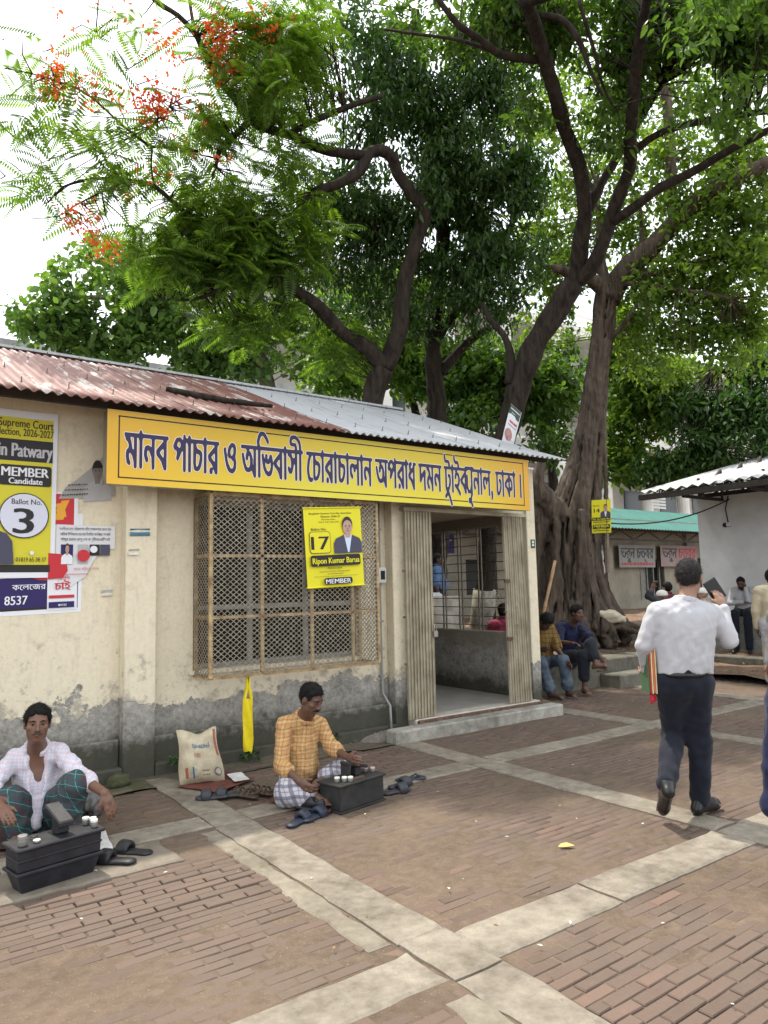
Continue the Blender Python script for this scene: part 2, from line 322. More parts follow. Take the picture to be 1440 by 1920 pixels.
# ------------------------------------------------------------------ smooth solids: signed distance field -> surface nets
class SDF:
    def __init__(s, res=.01, seed=0): s.p = []; s.res = res; s.seed = seed; s.wr = None
    def cone(s, a, b, r1, r2=None, k=.02, flat=None, fac=1., sub=False):
        s.p.append(('c', np.array(a, float), np.array(b, float), r1, r1 if r2 is None else r2, k, None if flat is None else np.array(flat, float)/np.linalg.norm(flat), fac, sub)); return s
    def path(s, pts, rad, k=.02, **kw):
        for i in range(len(pts)-1): s.cone(pts[i], pts[i+1], rad[i] if not isinstance(rad, float) else rad, rad[i+1] if not isinstance(rad, float) else rad, k, **kw)
        return s
    def ell(s, c, r, axes=None, k=.02, sub=False):
        s.p.append(('e', np.array(c, float), np.array(r, float), np.eye(3) if axes is None else np.array(axes, float), k, sub)); return s
    def wrinkle(s, amp, freq, n=7, aniso=(1, 1, 1)): s.wr = (amp, freq, n, aniso); return s
    def mesh(s):
        lo = np.full(3, 1e9); hi = -lo
        bb = []
        for p in s.p:
            if p[0] == 'c': r = max(p[3], p[4]); a = np.minimum(p[1], p[2])-r; b = np.maximum(p[1], p[2])+r; k = p[5]; sub = p[8]
            else: r = max(p[2]); a = p[1]-r; b = p[1]+r; k = p[4]; sub = p[5]
            m = k+4*s.res; bb.append((a-m, b+m))
            if not sub: lo = np.minimum(lo, a); hi = np.maximum(hi, b)
        pad = 4*s.res+(s.wr[0]*2 if s.wr else 0); lo -= pad; hi += pad
        N = np.ceil((hi-lo)/s.res).astype(int)+1
        ax = [(lo[i]+np.arange(N[i])*s.res).astype(np.float32) for i in range(3)]
        Fd = np.full(N, .2, np.float32)
        for p, (a, b) in zip(s.p, bb):
            i0 = np.maximum(((a-lo)/s.res).astype(int), 0); i1 = np.minimum(((b-lo)/s.res).astype(int)+2, N)
            if (i1 <= i0).any(): continue
            X = ax[0][i0[0]:i1[0]][:, None, None]; Y = ax[1][i0[1]:i1[1]][None, :, None]; Z = ax[2][i0[2]:i1[2]][None, None, :]
            if p[0] == 'c':
                A, B = p[1], p[2]; q = [X-A[0], Y-A[1], Z-A[2]]; d = B-A
                if p[6] is not None:
                    fl, fc = p[6], p[7]; t = (q[0]*fl[0]+q[1]*fl[1]+q[2]*fl[2])*(fc-1)
                    q = [q[i]+t*fl[i] for i in range(3)]; d = d+fl*(d@fl)*(fc-1)
                L2 = max(d@d, 1e-9); t = np.clip((q[0]*d[0]+q[1]*d[1]+q[2]*d[2])/L2, 0, 1)
                D = np.sqrt((q[0]-t*d[0])**2+(q[1]-t*d[1])**2+(q[2]-t*d[2])**2)-(p[3]+(p[4]-p[3])*t)
                k, sub = p[5], p[8]
            else:
                Cc, r, Ax = p[1], p[2], p[3]; q = [X-Cc[0], Y-Cc[1], Z-Cc[2]]
                e = [(q[0]*Ax[i][0]+q[1]*Ax[i][1]+q[2]*Ax[i][2])/r[i] for i in range(3)]
                k0 = np.sqrt(e[0]**2+e[1]**2+e[2]**2); k1 = np.sqrt((e[0]/r[0])**2+(e[1]/r[1])**2+(e[2]/r[2])**2)+1e-9
                D = np.where(k0 < .35, (k0-1)*float(np.min(r)), k0*(k0-1)/k1); k, sub = p[4], p[5]
            sl = (slice(i0[0], i1[0]), slice(i0[1], i1[1]), slice(i0[2], i1[2])); A0 = Fd[sl]
            k = max(k, 1e-4)
            if sub:
                h = np.maximum(k-np.abs(A0+D), 0)/k; Fd[sl] = np.maximum(A0, -D)+h*h*k*.25
            else:
                h = np.maximum(k-np.abs(A0-D), 0)/k; Fd[sl] = np.minimum(A0, D)-h*h*k*.25
        if s.wr:
            amp, fr, n, an = s.wr; rg = np.random.default_rng(s.seed+11)
            X = ax[0][:, None, None]; Y = ax[1][None, :, None]; Z = ax[2][None, None, :]; W = 0
            for i in range(n):
                v = rg.normal(size=3)*an; v /= np.linalg.norm(v); f = fr*rg.uniform(.6, 1.9); u = rg.normal(size=3); u /= np.linalg.norm(u)
                W = W+np.sin((X*v[0]+Y*v[1]+Z*v[2])*f+rg.uniform(0, 6)+1.6*np.sin((X*u[0]+Y*u[1]+Z*u[2])*f*.45+rg.uniform(0, 6)))
            Fd = Fd+(amp*W/math.sqrt(n)).astype(np.float32)
        return surface_nets(Fd, lo, s.res)
    def build(s, name, mat, parent=None, smooth=True):
        V, Q = s.mesh(); return np_mesh(name, V, Q, mat, smooth, parent)

def surface_nets(Fd, lo, res):
    S = Fd < 0; nx, ny, nz = Fd.shape
    c = np.zeros((nx-1, ny-1, nz-1), np.int8)
    for dx in (0, 1):
        for dy in (0, 1):
            for dz in (0, 1): c += S[dx:nx-1+dx, dy:ny-1+dy, dz:nz-1+dz]
    act = (c > 0) & (c < 8); idx = np.argwhere(act); n = len(idx)
    ids = np.full(act.shape, -1, np.int32); ids[act] = np.arange(n)
    acc = np.zeros((n, 3)); cnt = np.zeros(n)
    cor = [(a, b, d) for a in (0, 1) for b in (0, 1) for d in (0, 1)]
    val = {q: Fd[idx[:, 0]+q[0], idx[:, 1]+q[1], idx[:, 2]+q[2]] for q in cor}
    for q in cor:
        for axis in range(3):
            if q[axis]: continue
            r = list(q); r[axis] = 1; r = tuple(r); a, b = val[q], val[r]; m = (a < 0) != (b < 0)
            t = np.where(m, a/np.where(m, a-b, 1), 0)
            for j in range(3): acc[:, j] += np.where(m, q[j]+(t if j == axis else 0), 0)
            cnt += m
    V = lo+(idx+acc/cnt[:, None])*res
    Qs = []
    for axis in range(3):
        o1, o2 = [(1, 2), (2, 0), (0, 1)][axis]
        sl = [slice(None)]*3; sl2 = [slice(None)]*3; sl[axis] = slice(0, -1); sl2[axis] = slice(1, None)
        cr = S[tuple(sl)] != S[tuple(sl2)]
        e = np.argwhere(cr); ok = (e[:, o1] > 0) & (e[:, o2] > 0) & (e[:, o1] < Fd.shape[o1]-1) & (e[:, o2] < Fd.shape[o2]-1); e = e[ok]
        if not len(e): continue
        ins = S[e[:, 0], e[:, 1], e[:, 2]]
        def cid(a, b):
            k = e.copy(); k[:, o1] -= a; k[:, o2] -= b; return ids[k[:, 0], k[:, 1], k[:, 2]]
        q = np.stack([cid(1, 1), cid(0, 1), cid(0, 0), cid(1, 0)], 1); q[~ins] = q[~ins][:, ::-1]
        Qs.append(q)
    Q = np.concatenate(Qs); Q = Q[(Q >= 0).all(1)]
    return V, Q
GLYPHS={'sign':'2035,-29 2042,-30 2044,-29 2045,-27 2044,-24 2035,-16 2034,-13 2036,-7 2041,-3 2043,0 2043,45 2044,49 2080,49 2083,48 2084,46 2084,40 2083,36 2068,39 2057,37 2053,34 2051,31 2049,27 2049,22 2052,17 2056,12 2061,10 2066,10 2069,13 2070,16 2064,22 2064,26 2065,29 2067,30 2069,30 2072,29 2078,25 2083,19 2084,16 2085,1 2087,-1 2091,-1 2096,0 2098,2 2098,45 2099,48 2101,49 2104,47 2108,42 2108,2 2110,0 2115,-1 2119,0 2121,3 2121,45 2122,48 2126,49 2171,49 2173,47 2173,44 2172,42 2170,41 2158,40 2152,42 2141,42 2134,40 2131,38 2129,35 2127,30 2128,26 2130,20 2133,16 2139,12 2146,11 2149,13 2151,17 2143,25 2142,30 2144,33 2146,34 2149,32 2151,30 2154,24 2157,23 2164,25 2165,26 2167,31 2170,32 2172,30 2173,27 2174,1 2176,-1 2182,-1 2186,0 2187,3 2187,46 2189,49 2194,49 2196,51 2197,53 2195,55 2191,56 2124,56 2122,57 2118,61 2114,62 2110,61 2107,57 2104,56 2058,56 2050,60 2036,61 2027,60 1988,60 1979,56 1942,56 1940,57 1937,64 1934,67 1927,70 1914,70 1910,71 1907,74 1905,81 1898,83 1894,82 1893,78 1894,72 1897,67 1903,64 1911,62 1922,62 1924,60 1925,58 1924,57 1921,56 1895,56 1892,57 1889,61 1884,62 1880,61 1876,56 1871,56 1868,57 1866,64 1861,68 1855,70 1838,70 1834,73 1832,80 1831,81 1824,83 1821,82 1820,81 1820,73 1822,68 1825,65 1830,63 1850,62 1852,60 1853,58 1852,56 1851,56 1821,56 1818,54 1818,52 1819,50 1825,49 1827,47 1827,12 1830,6 1836,1 1834,-1 1824,-6 1823,-9 1825,-12 1832,-13 1845,-7 1848,-7 1855,-12 1869,-28 1872,-29 1876,-29 1878,-28 1880,-26 1880,-23 1876,-18 1868,-9 1857,2 1857,4 1867,13 1870,18 1872,27 1870,34 1867,38 1863,39 1852,40 1848,39 1847,37 1847,34 1849,33 1856,31 1858,28 1858,25 1856,20 1852,14 1847,11 1843,11 1841,14 1841,19 1841,45 1841,47 1843,49 1870,49 1873,48 1876,46 1878,40 1878,2 1880,0 1884,-1 1890,0 1892,2 1892,47 1895,49 1901,49 1904,48 1907,45 1901,38 1900,33 1902,30 1905,29 1911,30 1913,31 1915,36 1917,37 1920,38 1924,36 1926,34 1928,30 1928,27 1925,22 1920,20 1915,19 1906,20 1901,20 1899,17 1899,14 1901,13 1919,6 1937,-5 1941,-6 1946,-4 1947,-2 1947,0 1943,4 1930,12 1930,13 1937,18 1940,22 1942,27 1942,33 1939,38 1935,42 1930,44 1924,45 1923,47 1923,48 1926,49 1974,49 1977,48 1976,46 1960,39 1947,32 1945,29 1948,23 1950,21 1960,18 1967,14 1973,9 1979,1 1981,0 1988,-1 1992,0 1993,2 1993,9 1994,11 1996,11 2003,3 2005,1 2025,1 2026,0 2026,-2 2022,-7 2008,-9 2007,-12 2008,-17 2010,-20 2012,-21 2022,-20 2024,-21;2196,-10 2199,-11 2203,-10 2210,-4 2212,3 2210,8 2208,10 2204,12 2200,12 2196,10 2194,8 2194,4 2197,0 2197,-2 2196,-8;39,0 41,-1 48,-1 51,2 51,45 51,47 53,49 57,48 61,43 61,3 63,0 67,-1 73,0 75,2 75,44 76,48 81,49 111,49 114,48 115,43 115,38 114,36 99,39 89,37 85,35 83,32 81,27 81,23 83,18 87,13 92,10 97,10 100,12 101,15 101,17 96,22 96,27 97,29 99,30 105,28 114,19 116,1 118,-1 122,-1 127,0 129,2 129,44 130,48 133,49 159,49 165,49 167,48 167,47 138,33 135,30 136,26 139,22 149,18 158,13 170,0 180,-1 182,1 183,3 183,46 185,49 191,50 192,52 191,54 189,56 186,56 78,56 75,57 71,61 67,62 63,61 60,57 58,56 -2,56 -4,54 -4,51 0,48 2,44 12,40 15,35 14,32 6,28 3,23 3,17 6,9 9,6 15,4 19,3 22,4 24,6 24,9 18,15 17,19 19,23 23,23 30,19 35,12 37,8 37,2;260,0 262,-1 269,-1 272,2 272,45 272,47 274,49 276,49 279,47 282,42 282,4 283,1 284,0 293,-1 296,2 296,45 297,48 303,49 306,47 306,15 309,7 311,5 315,3 327,2 331,3 336,4 344,10 350,20 351,30 350,34 347,36 340,39 329,40 323,44 322,46 322,48 325,49 347,49 353,48 357,43 357,2 359,0 364,-1 369,0 371,2 371,44 372,48 375,49 401,49 407,49 409,48 409,47 380,33 377,30 378,26 381,22 391,18 398,14 412,0 422,-1 424,1 425,3 425,46 427,49 433,50 434,52 433,54 432,55 429,56 374,56 371,57 368,61 364,62 359,61 356,57 353,56 299,56 296,57 293,61 288,62 284,61 281,57 277,56 273,57 268,62 261,62 259,60 258,54 256,53 246,57 231,56 225,54 220,50 213,43 213,41 213,39 218,35 226,34 228,33 229,29 226,22 228,19 232,17 237,18 254,34 256,34 257,34 258,30 258,3;387,0 393,-1 399,0 401,4 401,8 399,10 395,11 390,11 387,9 385,7 384,5 385,2;609,0 612,-1 618,-1 621,0 622,2 622,45 622,47 624,49 629,49 632,47 632,3 634,0 639,-1 644,0 646,2 646,45 646,47 648,49 739,49 747,49 748,48 748,47 722,35 717,31 716,28 720,22 730,18 738,14 743,10 750,1 752,0 761,-1 764,2 764,45 765,48 767,49 771,47 774,42 774,4 775,1 776,0 785,-1 788,2 788,45 789,48 791,49 793,48 796,44 804,42 808,40 811,36 813,31 813,25 810,21 808,22 803,25 798,25 795,23 794,20 798,15 805,11 813,11 817,12 822,15 830,28 833,30 834,29 835,26 836,1 838,-1 846,-1 848,1 849,3 849,46 850,48 854,49 858,48 859,46 859,2 862,-1 870,-1 872,1 873,3 873,46 875,49 882,50 883,53 881,55 874,57 870,68 867,73 864,75 854,80 840,83 822,83 814,81 808,78 805,73 805,68 809,64 815,62 832,62 834,60 835,58 833,56 791,56 788,57 785,61 780,62 776,61 773,57 770,56 647,56 645,57 642,59 641,62 641,64 646,71 650,73 654,75 659,75 665,73 672,69 683,61 689,62 691,63 692,65 691,68 686,72 679,77 671,81 662,83 647,83 639,80 632,74 626,65 626,62 628,58 627,56 547,56 544,55 543,54 543,51 545,49 566,49 571,47 572,44 568,39 567,35 568,31 570,29 575,28 580,30 581,31 582,35 584,37 587,36 589,33 590,26 589,21 585,17 579,16 573,18 568,23 558,41 553,42 548,41 547,39 547,37 549,30 554,22 560,14 566,10 573,8 588,8 598,11 601,9;919,0 924,-1 933,-1 938,1 940,3 940,6 938,7 927,8 923,10 920,15 918,23 920,31 923,38 930,46 936,49 939,48 940,46 941,9 942,7 946,3 952,2 965,3 975,8 978,11 982,17 984,21 985,27 983,33 980,36 973,39 962,40 956,44 955,46 955,48 958,49 981,49 987,47 990,44 991,40 991,2 993,0 997,-1 1002,0 1004,2 1004,46 1006,49 1010,49 1039,49 1042,48 1041,46 1026,40 1014,33 1011,31 1011,28 1012,24 1014,22 1028,16 1038,9 1045,0 1051,-1 1056,0 1058,2 1058,45 1058,47 1060,49 1062,49 1065,47 1068,42 1068,4 1069,1 1070,0 1079,-1 1082,2 1082,45 1083,48 1089,49 1092,47 1092,15 1095,7 1097,5 1101,3 1113,2 1118,3 1123,5 1131,12 1136,20 1137,24 1137,29 1135,34 1132,37 1126,39 1114,40 1108,45 1108,48 1111,49 1133,49 1139,48 1143,43 1143,2 1145,0 1150,-1 1155,0 1157,2 1157,45 1158,48 1162,49 1206,49 1208,48 1209,45 1208,42 1206,41 1194,40 1188,42 1177,42 1170,40 1166,37 1164,34 1163,30 1164,24 1166,19 1171,14 1177,12 1182,11 1185,13 1186,17 1185,19 1180,22 1178,25 1177,29 1179,32 1181,34 1184,33 1186,31 1189,26 1193,24 1199,25 1201,26 1203,31 1206,31 1208,30 1209,27 1210,1 1212,-1 1220,-1 1222,1 1223,3 1223,46 1224,48 1226,49 1231,46 1233,41 1233,2 1235,0 1240,-1 1245,0 1247,2 1247,44 1248,48 1251,49 1281,49 1285,49 1287,47 1287,39 1286,36 1271,39 1266,39 1260,37 1256,34 1254,30 1253,25 1254,20 1256,16 1261,12 1265,10 1270,11 1273,13 1273,16 1268,22 1267,26 1268,28 1270,30 1272,30 1275,29 1280,26 1286,19 1287,16 1287,3 1288,1 1291,-1 1297,-1 1300,0 1301,3 1301,47 1303,49 1309,50 1310,51 1311,53 1309,55 1306,56 1250,56 1247,57 1244,61 1239,62 1235,61 1232,57 1228,56 1160,56 1157,57 1154,61 1149,62 1145,61 1142,57 1139,56 1085,56 1082,57 1079,61 1074,62 1070,61 1067,57 1065,56 1008,56 1005,57 1001,61 997,62 993,61 990,57 987,56 903,56 900,54 900,52 901,50 903,49 912,49 914,48 914,46 908,39 906,32 904,23 906,14 910,6 915,1;1021,0 1027,-1 1032,0 1035,4 1034,8 1032,10 1028,11 1024,11 1020,9 1018,7 1018,5 1019,2;1394,0 1397,-1 1403,-1 1406,2 1406,45 1406,47 1408,49 1415,49 1412,41 1412,39 1415,36 1418,34 1425,34 1427,33 1428,30 1425,22 1427,19 1430,17 1433,17 1436,18 1452,33 1454,34 1456,33 1457,30 1457,2 1459,0 1464,-1 1469,0 1471,2 1471,44 1472,48 1475,49 1500,49 1507,49 1509,48 1509,47 1478,32 1477,29 1479,23 1481,22 1493,17 1498,14 1506,7 1512,0 1516,-1 1523,0 1524,1 1525,4 1525,46 1526,48 1529,48 1533,45 1535,40 1535,2 1538,-1 1546,-1 1548,1 1549,3 1549,46 1551,49 1557,50 1558,53 1556,55 1549,57 1545,61 1541,62 1537,61 1533,56 1529,56 1474,56 1471,57 1467,61 1461,62 1458,60 1456,53 1454,53 1445,57 1432,57 1426,55 1419,51 1416,50 1415,54 1412,56 1330,56 1329,55 1328,53 1328,51 1330,49 1351,49 1356,47 1357,44 1353,39 1352,35 1353,31 1355,29 1360,28 1365,30 1367,35 1369,37 1372,36 1375,32 1375,25 1373,20 1369,17 1363,16 1358,18 1353,23 1343,41 1339,42 1334,41 1332,38 1333,34 1338,24 1344,15 1351,10 1358,8 1373,8 1383,11 1387,8;1487,0 1492,-1 1498,0 1501,3 1501,7 1499,9 1496,10 1492,11 1488,10 1485,8 1484,5 1485,2;1589,0 1592,-1 1598,-1 1601,1 1602,46 1604,49 1611,50 1612,52 1611,54 1608,56 1591,56 1589,54 1587,47 1577,43 1575,44 1575,47 1576,48 1582,51 1583,53 1582,55 1578,57 1567,56 1563,54 1560,50 1561,44 1564,38 1562,36 1555,31 1555,29 1555,26 1558,22 1571,17 1580,11;1670,0 1672,-1 1677,-1 1680,0 1682,2 1680,12 1680,25 1683,38 1679,43 1673,44 1667,42 1653,35 1651,35 1650,37 1650,45 1650,47 1652,49 1682,49 1686,48 1689,44 1699,40 1702,35 1701,33 1693,28 1690,23 1689,16 1693,9 1697,5 1701,4 1706,3 1709,4 1711,6 1711,9 1705,14 1703,19 1706,23 1710,24 1716,19 1723,11 1725,1 1727,-1 1730,-1 1735,0 1737,2 1737,44 1738,48 1742,49 1776,49 1778,47 1778,45 1778,38 1777,36 1762,39 1757,39 1751,37 1748,35 1745,31 1743,27 1744,22 1746,17 1750,13 1755,10 1760,10 1763,13 1764,16 1759,22 1758,27 1761,30 1766,29 1772,25 1777,19 1778,16 1778,3 1779,1 1781,-1 1787,-1 1791,0 1792,3 1792,46 1794,49 1800,50 1801,52 1800,54 1798,56 1795,56 1635,56 1630,55 1629,53 1629,51 1630,50 1635,48 1636,46 1636,23 1637,19 1642,16 1648,16 1661,27 1665,28 1666,26 1667,10 1668,3;2295,0 2297,-1 2304,-1 2307,2 2307,45 2308,48 2311,49 2337,49 2342,49 2345,48 2345,47 2343,45 2329,40 2316,33 2314,31 2313,28 2316,22 2326,19 2333,15 2339,10 2347,0 2354,-1 2357,-1 2359,1 2360,11 2361,13 2376,15 2380,17 2382,20 2384,27 2381,35 2374,42 2362,47 2362,48 2364,49 2379,49 2383,49 2386,47 2388,45 2390,41 2391,1 2394,-1 2402,0 2403,1 2404,4 2404,46 2406,49 2412,50 2413,52 2412,54 2410,56 2404,57 2400,61 2396,62 2392,61 2389,57 2386,56 2310,56 2307,57 2304,61 2299,62 2295,61 2292,57 2290,56 2239,56 2235,55 2234,53 2234,51 2241,48 2242,46 2242,16 2243,11 2246,5 2252,2 2266,2 2274,6 2283,14 2286,20 2287,25 2286,33 2282,38 2276,40 2264,39 2262,37 2263,34 2264,33 2271,31 2273,28 2273,24 2270,18 2266,13 2261,10 2258,11 2257,13 2256,16 2256,45 2257,48 2260,49 2284,49 2287,49 2290,47 2292,44 2293,41 2293,4;2450,0 2452,-1 2459,-1 2462,2 2462,51 2461,54 2459,56 2451,56 2448,53 2448,4;487,4 499,3 507,5 514,8 518,13 519,18 520,22 515,33 518,40 519,45 517,51 512,55 504,57 495,57 489,55 480,50 477,46 475,42 475,35 479,30 483,29 492,29 496,26 502,25 504,24 505,20 504,16 501,13 497,12 492,12 488,14 479,21 474,29 467,47 465,48 461,48 457,47 455,45 455,41 458,34 462,25 467,16 472,11 477,7;681,4 690,3 698,4 704,6 709,10 713,18 714,26 712,35 709,40 705,43 697,43 694,41 689,35 686,34 684,36 684,41 682,43 675,44 671,42 670,39 670,32 672,29 674,27 682,25 691,25 698,28 700,26 700,21 697,16 693,13 688,12 681,14 673,21 663,43 658,44 652,42 651,40 652,35 656,25 660,17 670,8;2016,9 2012,11 2006,19 2007,36 2006,39 2003,42 1994,42 1993,46 1995,49 2000,49 2007,52 2026,52 2029,50 2029,20 2022,11 2019,9;322,11 320,16 321,31 323,32 335,30 337,28 337,25 334,18 331,14 327,11 324,10;956,11 955,12 954,15 954,28 955,31 957,32 968,30 970,28 970,25 968,18 965,15 961,11 958,10;1108,11 1107,13 1106,16 1107,31 1109,32 1121,30 1123,28 1123,25 1120,17 1113,11 1110,10;1509,20 1496,27 1495,28 1495,29 1507,35 1510,35 1511,33 1511,23 1511,21;165,21 154,27 153,28 157,31 167,35 168,35 169,33 169,22 168,20;408,21 396,27 395,28 395,29 405,34 410,35 411,32 411,23 410,21;606,21 604,23 604,31 602,37 596,43 588,46 587,47 588,49 604,49 607,48 608,45 608,24 607,21;747,21 735,27 734,28 735,29 744,34 749,35 750,32 750,23 749,21;1041,21 1029,27 1028,28 1029,29 1038,34 1043,35 1044,32 1044,23 1043,21;1391,21 1389,23 1389,31 1387,37 1381,43 1373,46 1372,47 1373,49 1389,49 1392,48 1393,45 1393,24 1392,21;1585,21 1573,27 1572,28 1573,29 1581,34 1585,35 1587,35 1588,32 1588,23 1587,21;1976,21 1964,27 1963,28 1964,29 1973,34 1978,35 1979,32 1979,23 1978,21;2343,21 2331,27 2331,29 2341,34 2345,34 2346,32 2346,23 2345,21;2362,22 2360,24 2360,28 2360,34 2362,36 2365,35 2368,32 2370,27 2368,23;33,30 31,32 28,40 23,47 23,48 24,49 34,49 37,47 37,31 36,29;1720,30 1718,32 1714,41 1709,47 1709,48 1710,49 1721,49 1724,47 1724,31 1723,29;493,34 489,39 490,43 496,48 499,49 502,48 504,44 503,39 498,35 495,34;241,39 236,41 232,42 231,44 233,46 237,49 240,49 244,48 246,46 247,44 244,40;1439,39 1435,41 1430,43 1431,45 1433,47 1437,49 1440,49 1444,47 1446,45 1446,43 1442,39;824,41 817,48 820,49 825,49 832,49 834,48 835,45 834,42 832,41;853,56 850,57 847,64 842,68 838,69 822,69 820,70 819,72 822,74 831,76 841,75 849,72 855,68 859,61 859,59 858,57',
'b1':'84,-23 99,-24 109,-19 117,-24 122,-24 126,-23 128,-20 126,-17 114,-8 113,-5 113,45 114,48 119,49 148,49 151,48 152,47 153,43 152,38 151,36 140,38 130,38 125,37 122,35 119,31 118,27 118,22 121,16 125,12 130,10 136,11 138,13 139,16 134,23 133,27 136,30 140,29 145,26 152,19 153,2 156,0 163,0 165,1 167,4 167,47 169,49 175,50 176,52 176,55 174,56 170,56 1,56 -4,55 -5,54 -5,51 -3,50 -1,49 89,49 95,48 95,47 94,46 78,39 63,31 56,40 48,44 44,45 34,45 26,42 24,40 22,35 23,30 24,28 29,27 35,29 37,31 39,36 40,37 43,36 46,32 48,26 46,19 43,14 38,12 31,14 25,19 21,24 14,42 12,43 5,44 1,42 0,41 0,38 3,29 8,19 16,10 24,6 33,4 40,4 52,7 56,10 59,13 64,25 68,22 79,18 86,14 94,6 97,2 97,-1 96,-3 94,-4 83,-4 77,-8 76,-12 76,-17 79,-21;314,-23 319,-24 322,-23 324,-20 323,-17 304,-3 298,-2 294,-3 292,-6 293,-9;91,-16 90,-13 91,-11 93,-10 95,-11 95,-13 94,-15;75,0 83,-1 86,0 89,4 89,8 87,9 85,10 74,9 72,8 71,5 72,2;377,0 384,-1 388,1 390,4 391,8 394,7 400,1 410,0 413,2 414,6 414,46 415,48 421,49 423,51 423,54 421,56 197,56 194,56 192,54 192,52 193,50 199,49 201,47 202,14 202,10 206,5 210,3 214,2 226,3 232,5 236,7 240,11 244,16 246,21 247,28 247,33 242,37 238,38 228,39 221,42 218,46 218,48 219,49 343,49 344,48 342,46 328,40 311,31 309,32 303,41 296,44 292,45 282,45 274,43 271,40 270,36 270,31 272,28 277,27 283,29 285,31 286,36 288,37 291,36 294,32 295,26 294,19 291,15 286,12 282,12 279,13 272,20 268,26 262,42 260,43 254,44 248,42 247,40 248,34 253,24 260,14 266,9 272,6 280,4 287,4 299,7 302,9 307,14 309,18 310,23 312,24 316,22 325,19 332,15 339,10 346,1 354,0 359,1 361,4 361,44 361,48 365,49 396,49 398,48 396,46 370,34 367,32 365,30 366,27 368,23 383,16 387,14 389,11 388,10 378,10 374,8 373,7 373,4 374,2;219,10 217,12 217,15 217,30 218,31 220,32 229,31 231,29 232,27 230,20 224,12 221,11;94,22 84,26 83,29 87,32 95,35 96,35 97,33 98,25 96,22;342,21 331,26 330,29 339,34 344,35 345,33 345,24 344,21;395,21 385,26 384,29 389,32 397,35 399,35 399,33 399,23 398,21',
'b2':'38,0 43,0 45,2 46,34 47,37 50,37 55,35 58,32 60,28 60,25 59,23 51,19 51,16 52,15 57,14 64,16 67,18 69,23 69,29 66,36 59,41 48,46 47,48 49,50 82,50 86,49 86,47 81,40 77,32 76,23 77,16 79,10 83,4 90,0 96,0 102,0 105,1 107,3 106,5 103,7 95,7 90,9 86,16 86,27 87,33 90,39 94,44 99,47 106,50 147,50 151,49 152,47 153,44 152,41 151,40 143,41 136,38 127,42 117,41 113,39 109,35 107,31 107,27 109,21 112,17 118,13 122,12 124,13 125,16 125,18 119,22 117,25 117,30 119,34 123,35 127,34 130,31 133,25 136,24 140,25 141,30 143,33 146,33 149,32 151,30 152,27 153,2 154,1 157,0 160,1 162,3 162,48 165,50 182,49 183,48 183,47 177,38 174,31 173,23 174,15 177,8 181,4 187,0 194,0 199,0 202,1 204,3 203,5 201,7 193,7 187,9 183,15 182,25 184,32 187,39 193,45 198,49 204,50 229,49 230,48 230,47 225,41 223,35 223,31 225,27 229,24 233,23 238,23 247,26 249,24 249,19 245,15 240,13 231,14 225,17 220,22 211,42 208,43 204,42 203,38 205,33 209,24 214,16 221,10 230,6 242,6 249,8 255,12 258,20 258,24 257,30 256,32 253,34 247,35 238,30 235,30 233,31 232,33 232,36 234,39 237,43 241,45 243,46 253,38 265,34 266,32 265,21 266,9 267,2 269,1 271,0 274,1 276,2 274,20 277,36 275,40 273,41 260,43 256,45 254,48 255,49 258,50 310,50 318,49 319,48 318,46 298,38 289,32 287,30 287,27 290,22 304,16 313,10 320,1 322,0 326,0 328,1 330,3 330,47 332,49 337,51 338,53 337,55 333,56 1,56 -1,55 -2,53 -2,51 0,50 32,50 35,48 35,46 34,45 22,41 6,32 4,30 3,28 6,23 17,19 25,13;297,0 302,0 305,2 306,5 304,8 302,10 299,10 295,8 294,3;372,0 376,0 378,2 379,46 380,49 385,50 417,50 421,49 421,47 420,46 405,40 393,33 390,31 389,28 392,23 403,18 410,14 416,9 423,1 426,0 430,1 432,4 432,47 434,50 440,51 441,52 441,54 437,56 378,56 374,60 374,64 381,72 388,76 395,75 403,73 420,62 423,62 425,65 423,68 414,75 400,81 392,83 387,83 380,81 374,78 369,72 364,65 364,62 366,57 361,55 360,53 361,51 367,50 369,47 370,4 370,2;490,0 494,0 496,2 497,46 498,49 503,50 535,50 539,49 539,47 538,46 523,40 510,33 508,30 507,28 510,23 522,18 528,14 534,9 541,1 544,0 548,1 550,4 550,47 552,50 558,51 559,52 559,54 555,56 499,56 496,57 493,61 491,62 489,61 488,59 487,50 486,48 475,55 467,57 458,55 451,52 443,43 442,40 443,38 446,36 454,35 457,33 458,29 455,22 456,20 458,19 460,18 462,19 481,37 484,37 486,34 488,29 488,3;518,0 522,0 525,1 526,5 525,8 523,10 520,10 516,8 515,6 515,3;539,16 530,22 521,26 520,27 521,29 530,34 536,37 539,37 540,35 541,30 541,19;33,17 25,22 17,26 16,28 19,30 28,35 33,37 35,37 37,33 37,19 35,16;317,17 300,26 299,28 303,31 313,36 317,37 319,37 321,34 321,19 319,16;419,17 412,22 403,26 402,27 403,29 412,34 418,37 421,37 423,34 423,19 421,17;466,36 462,40 456,42 455,43 456,45 461,49 465,50 469,49 474,47 476,45 475,42 469,36',
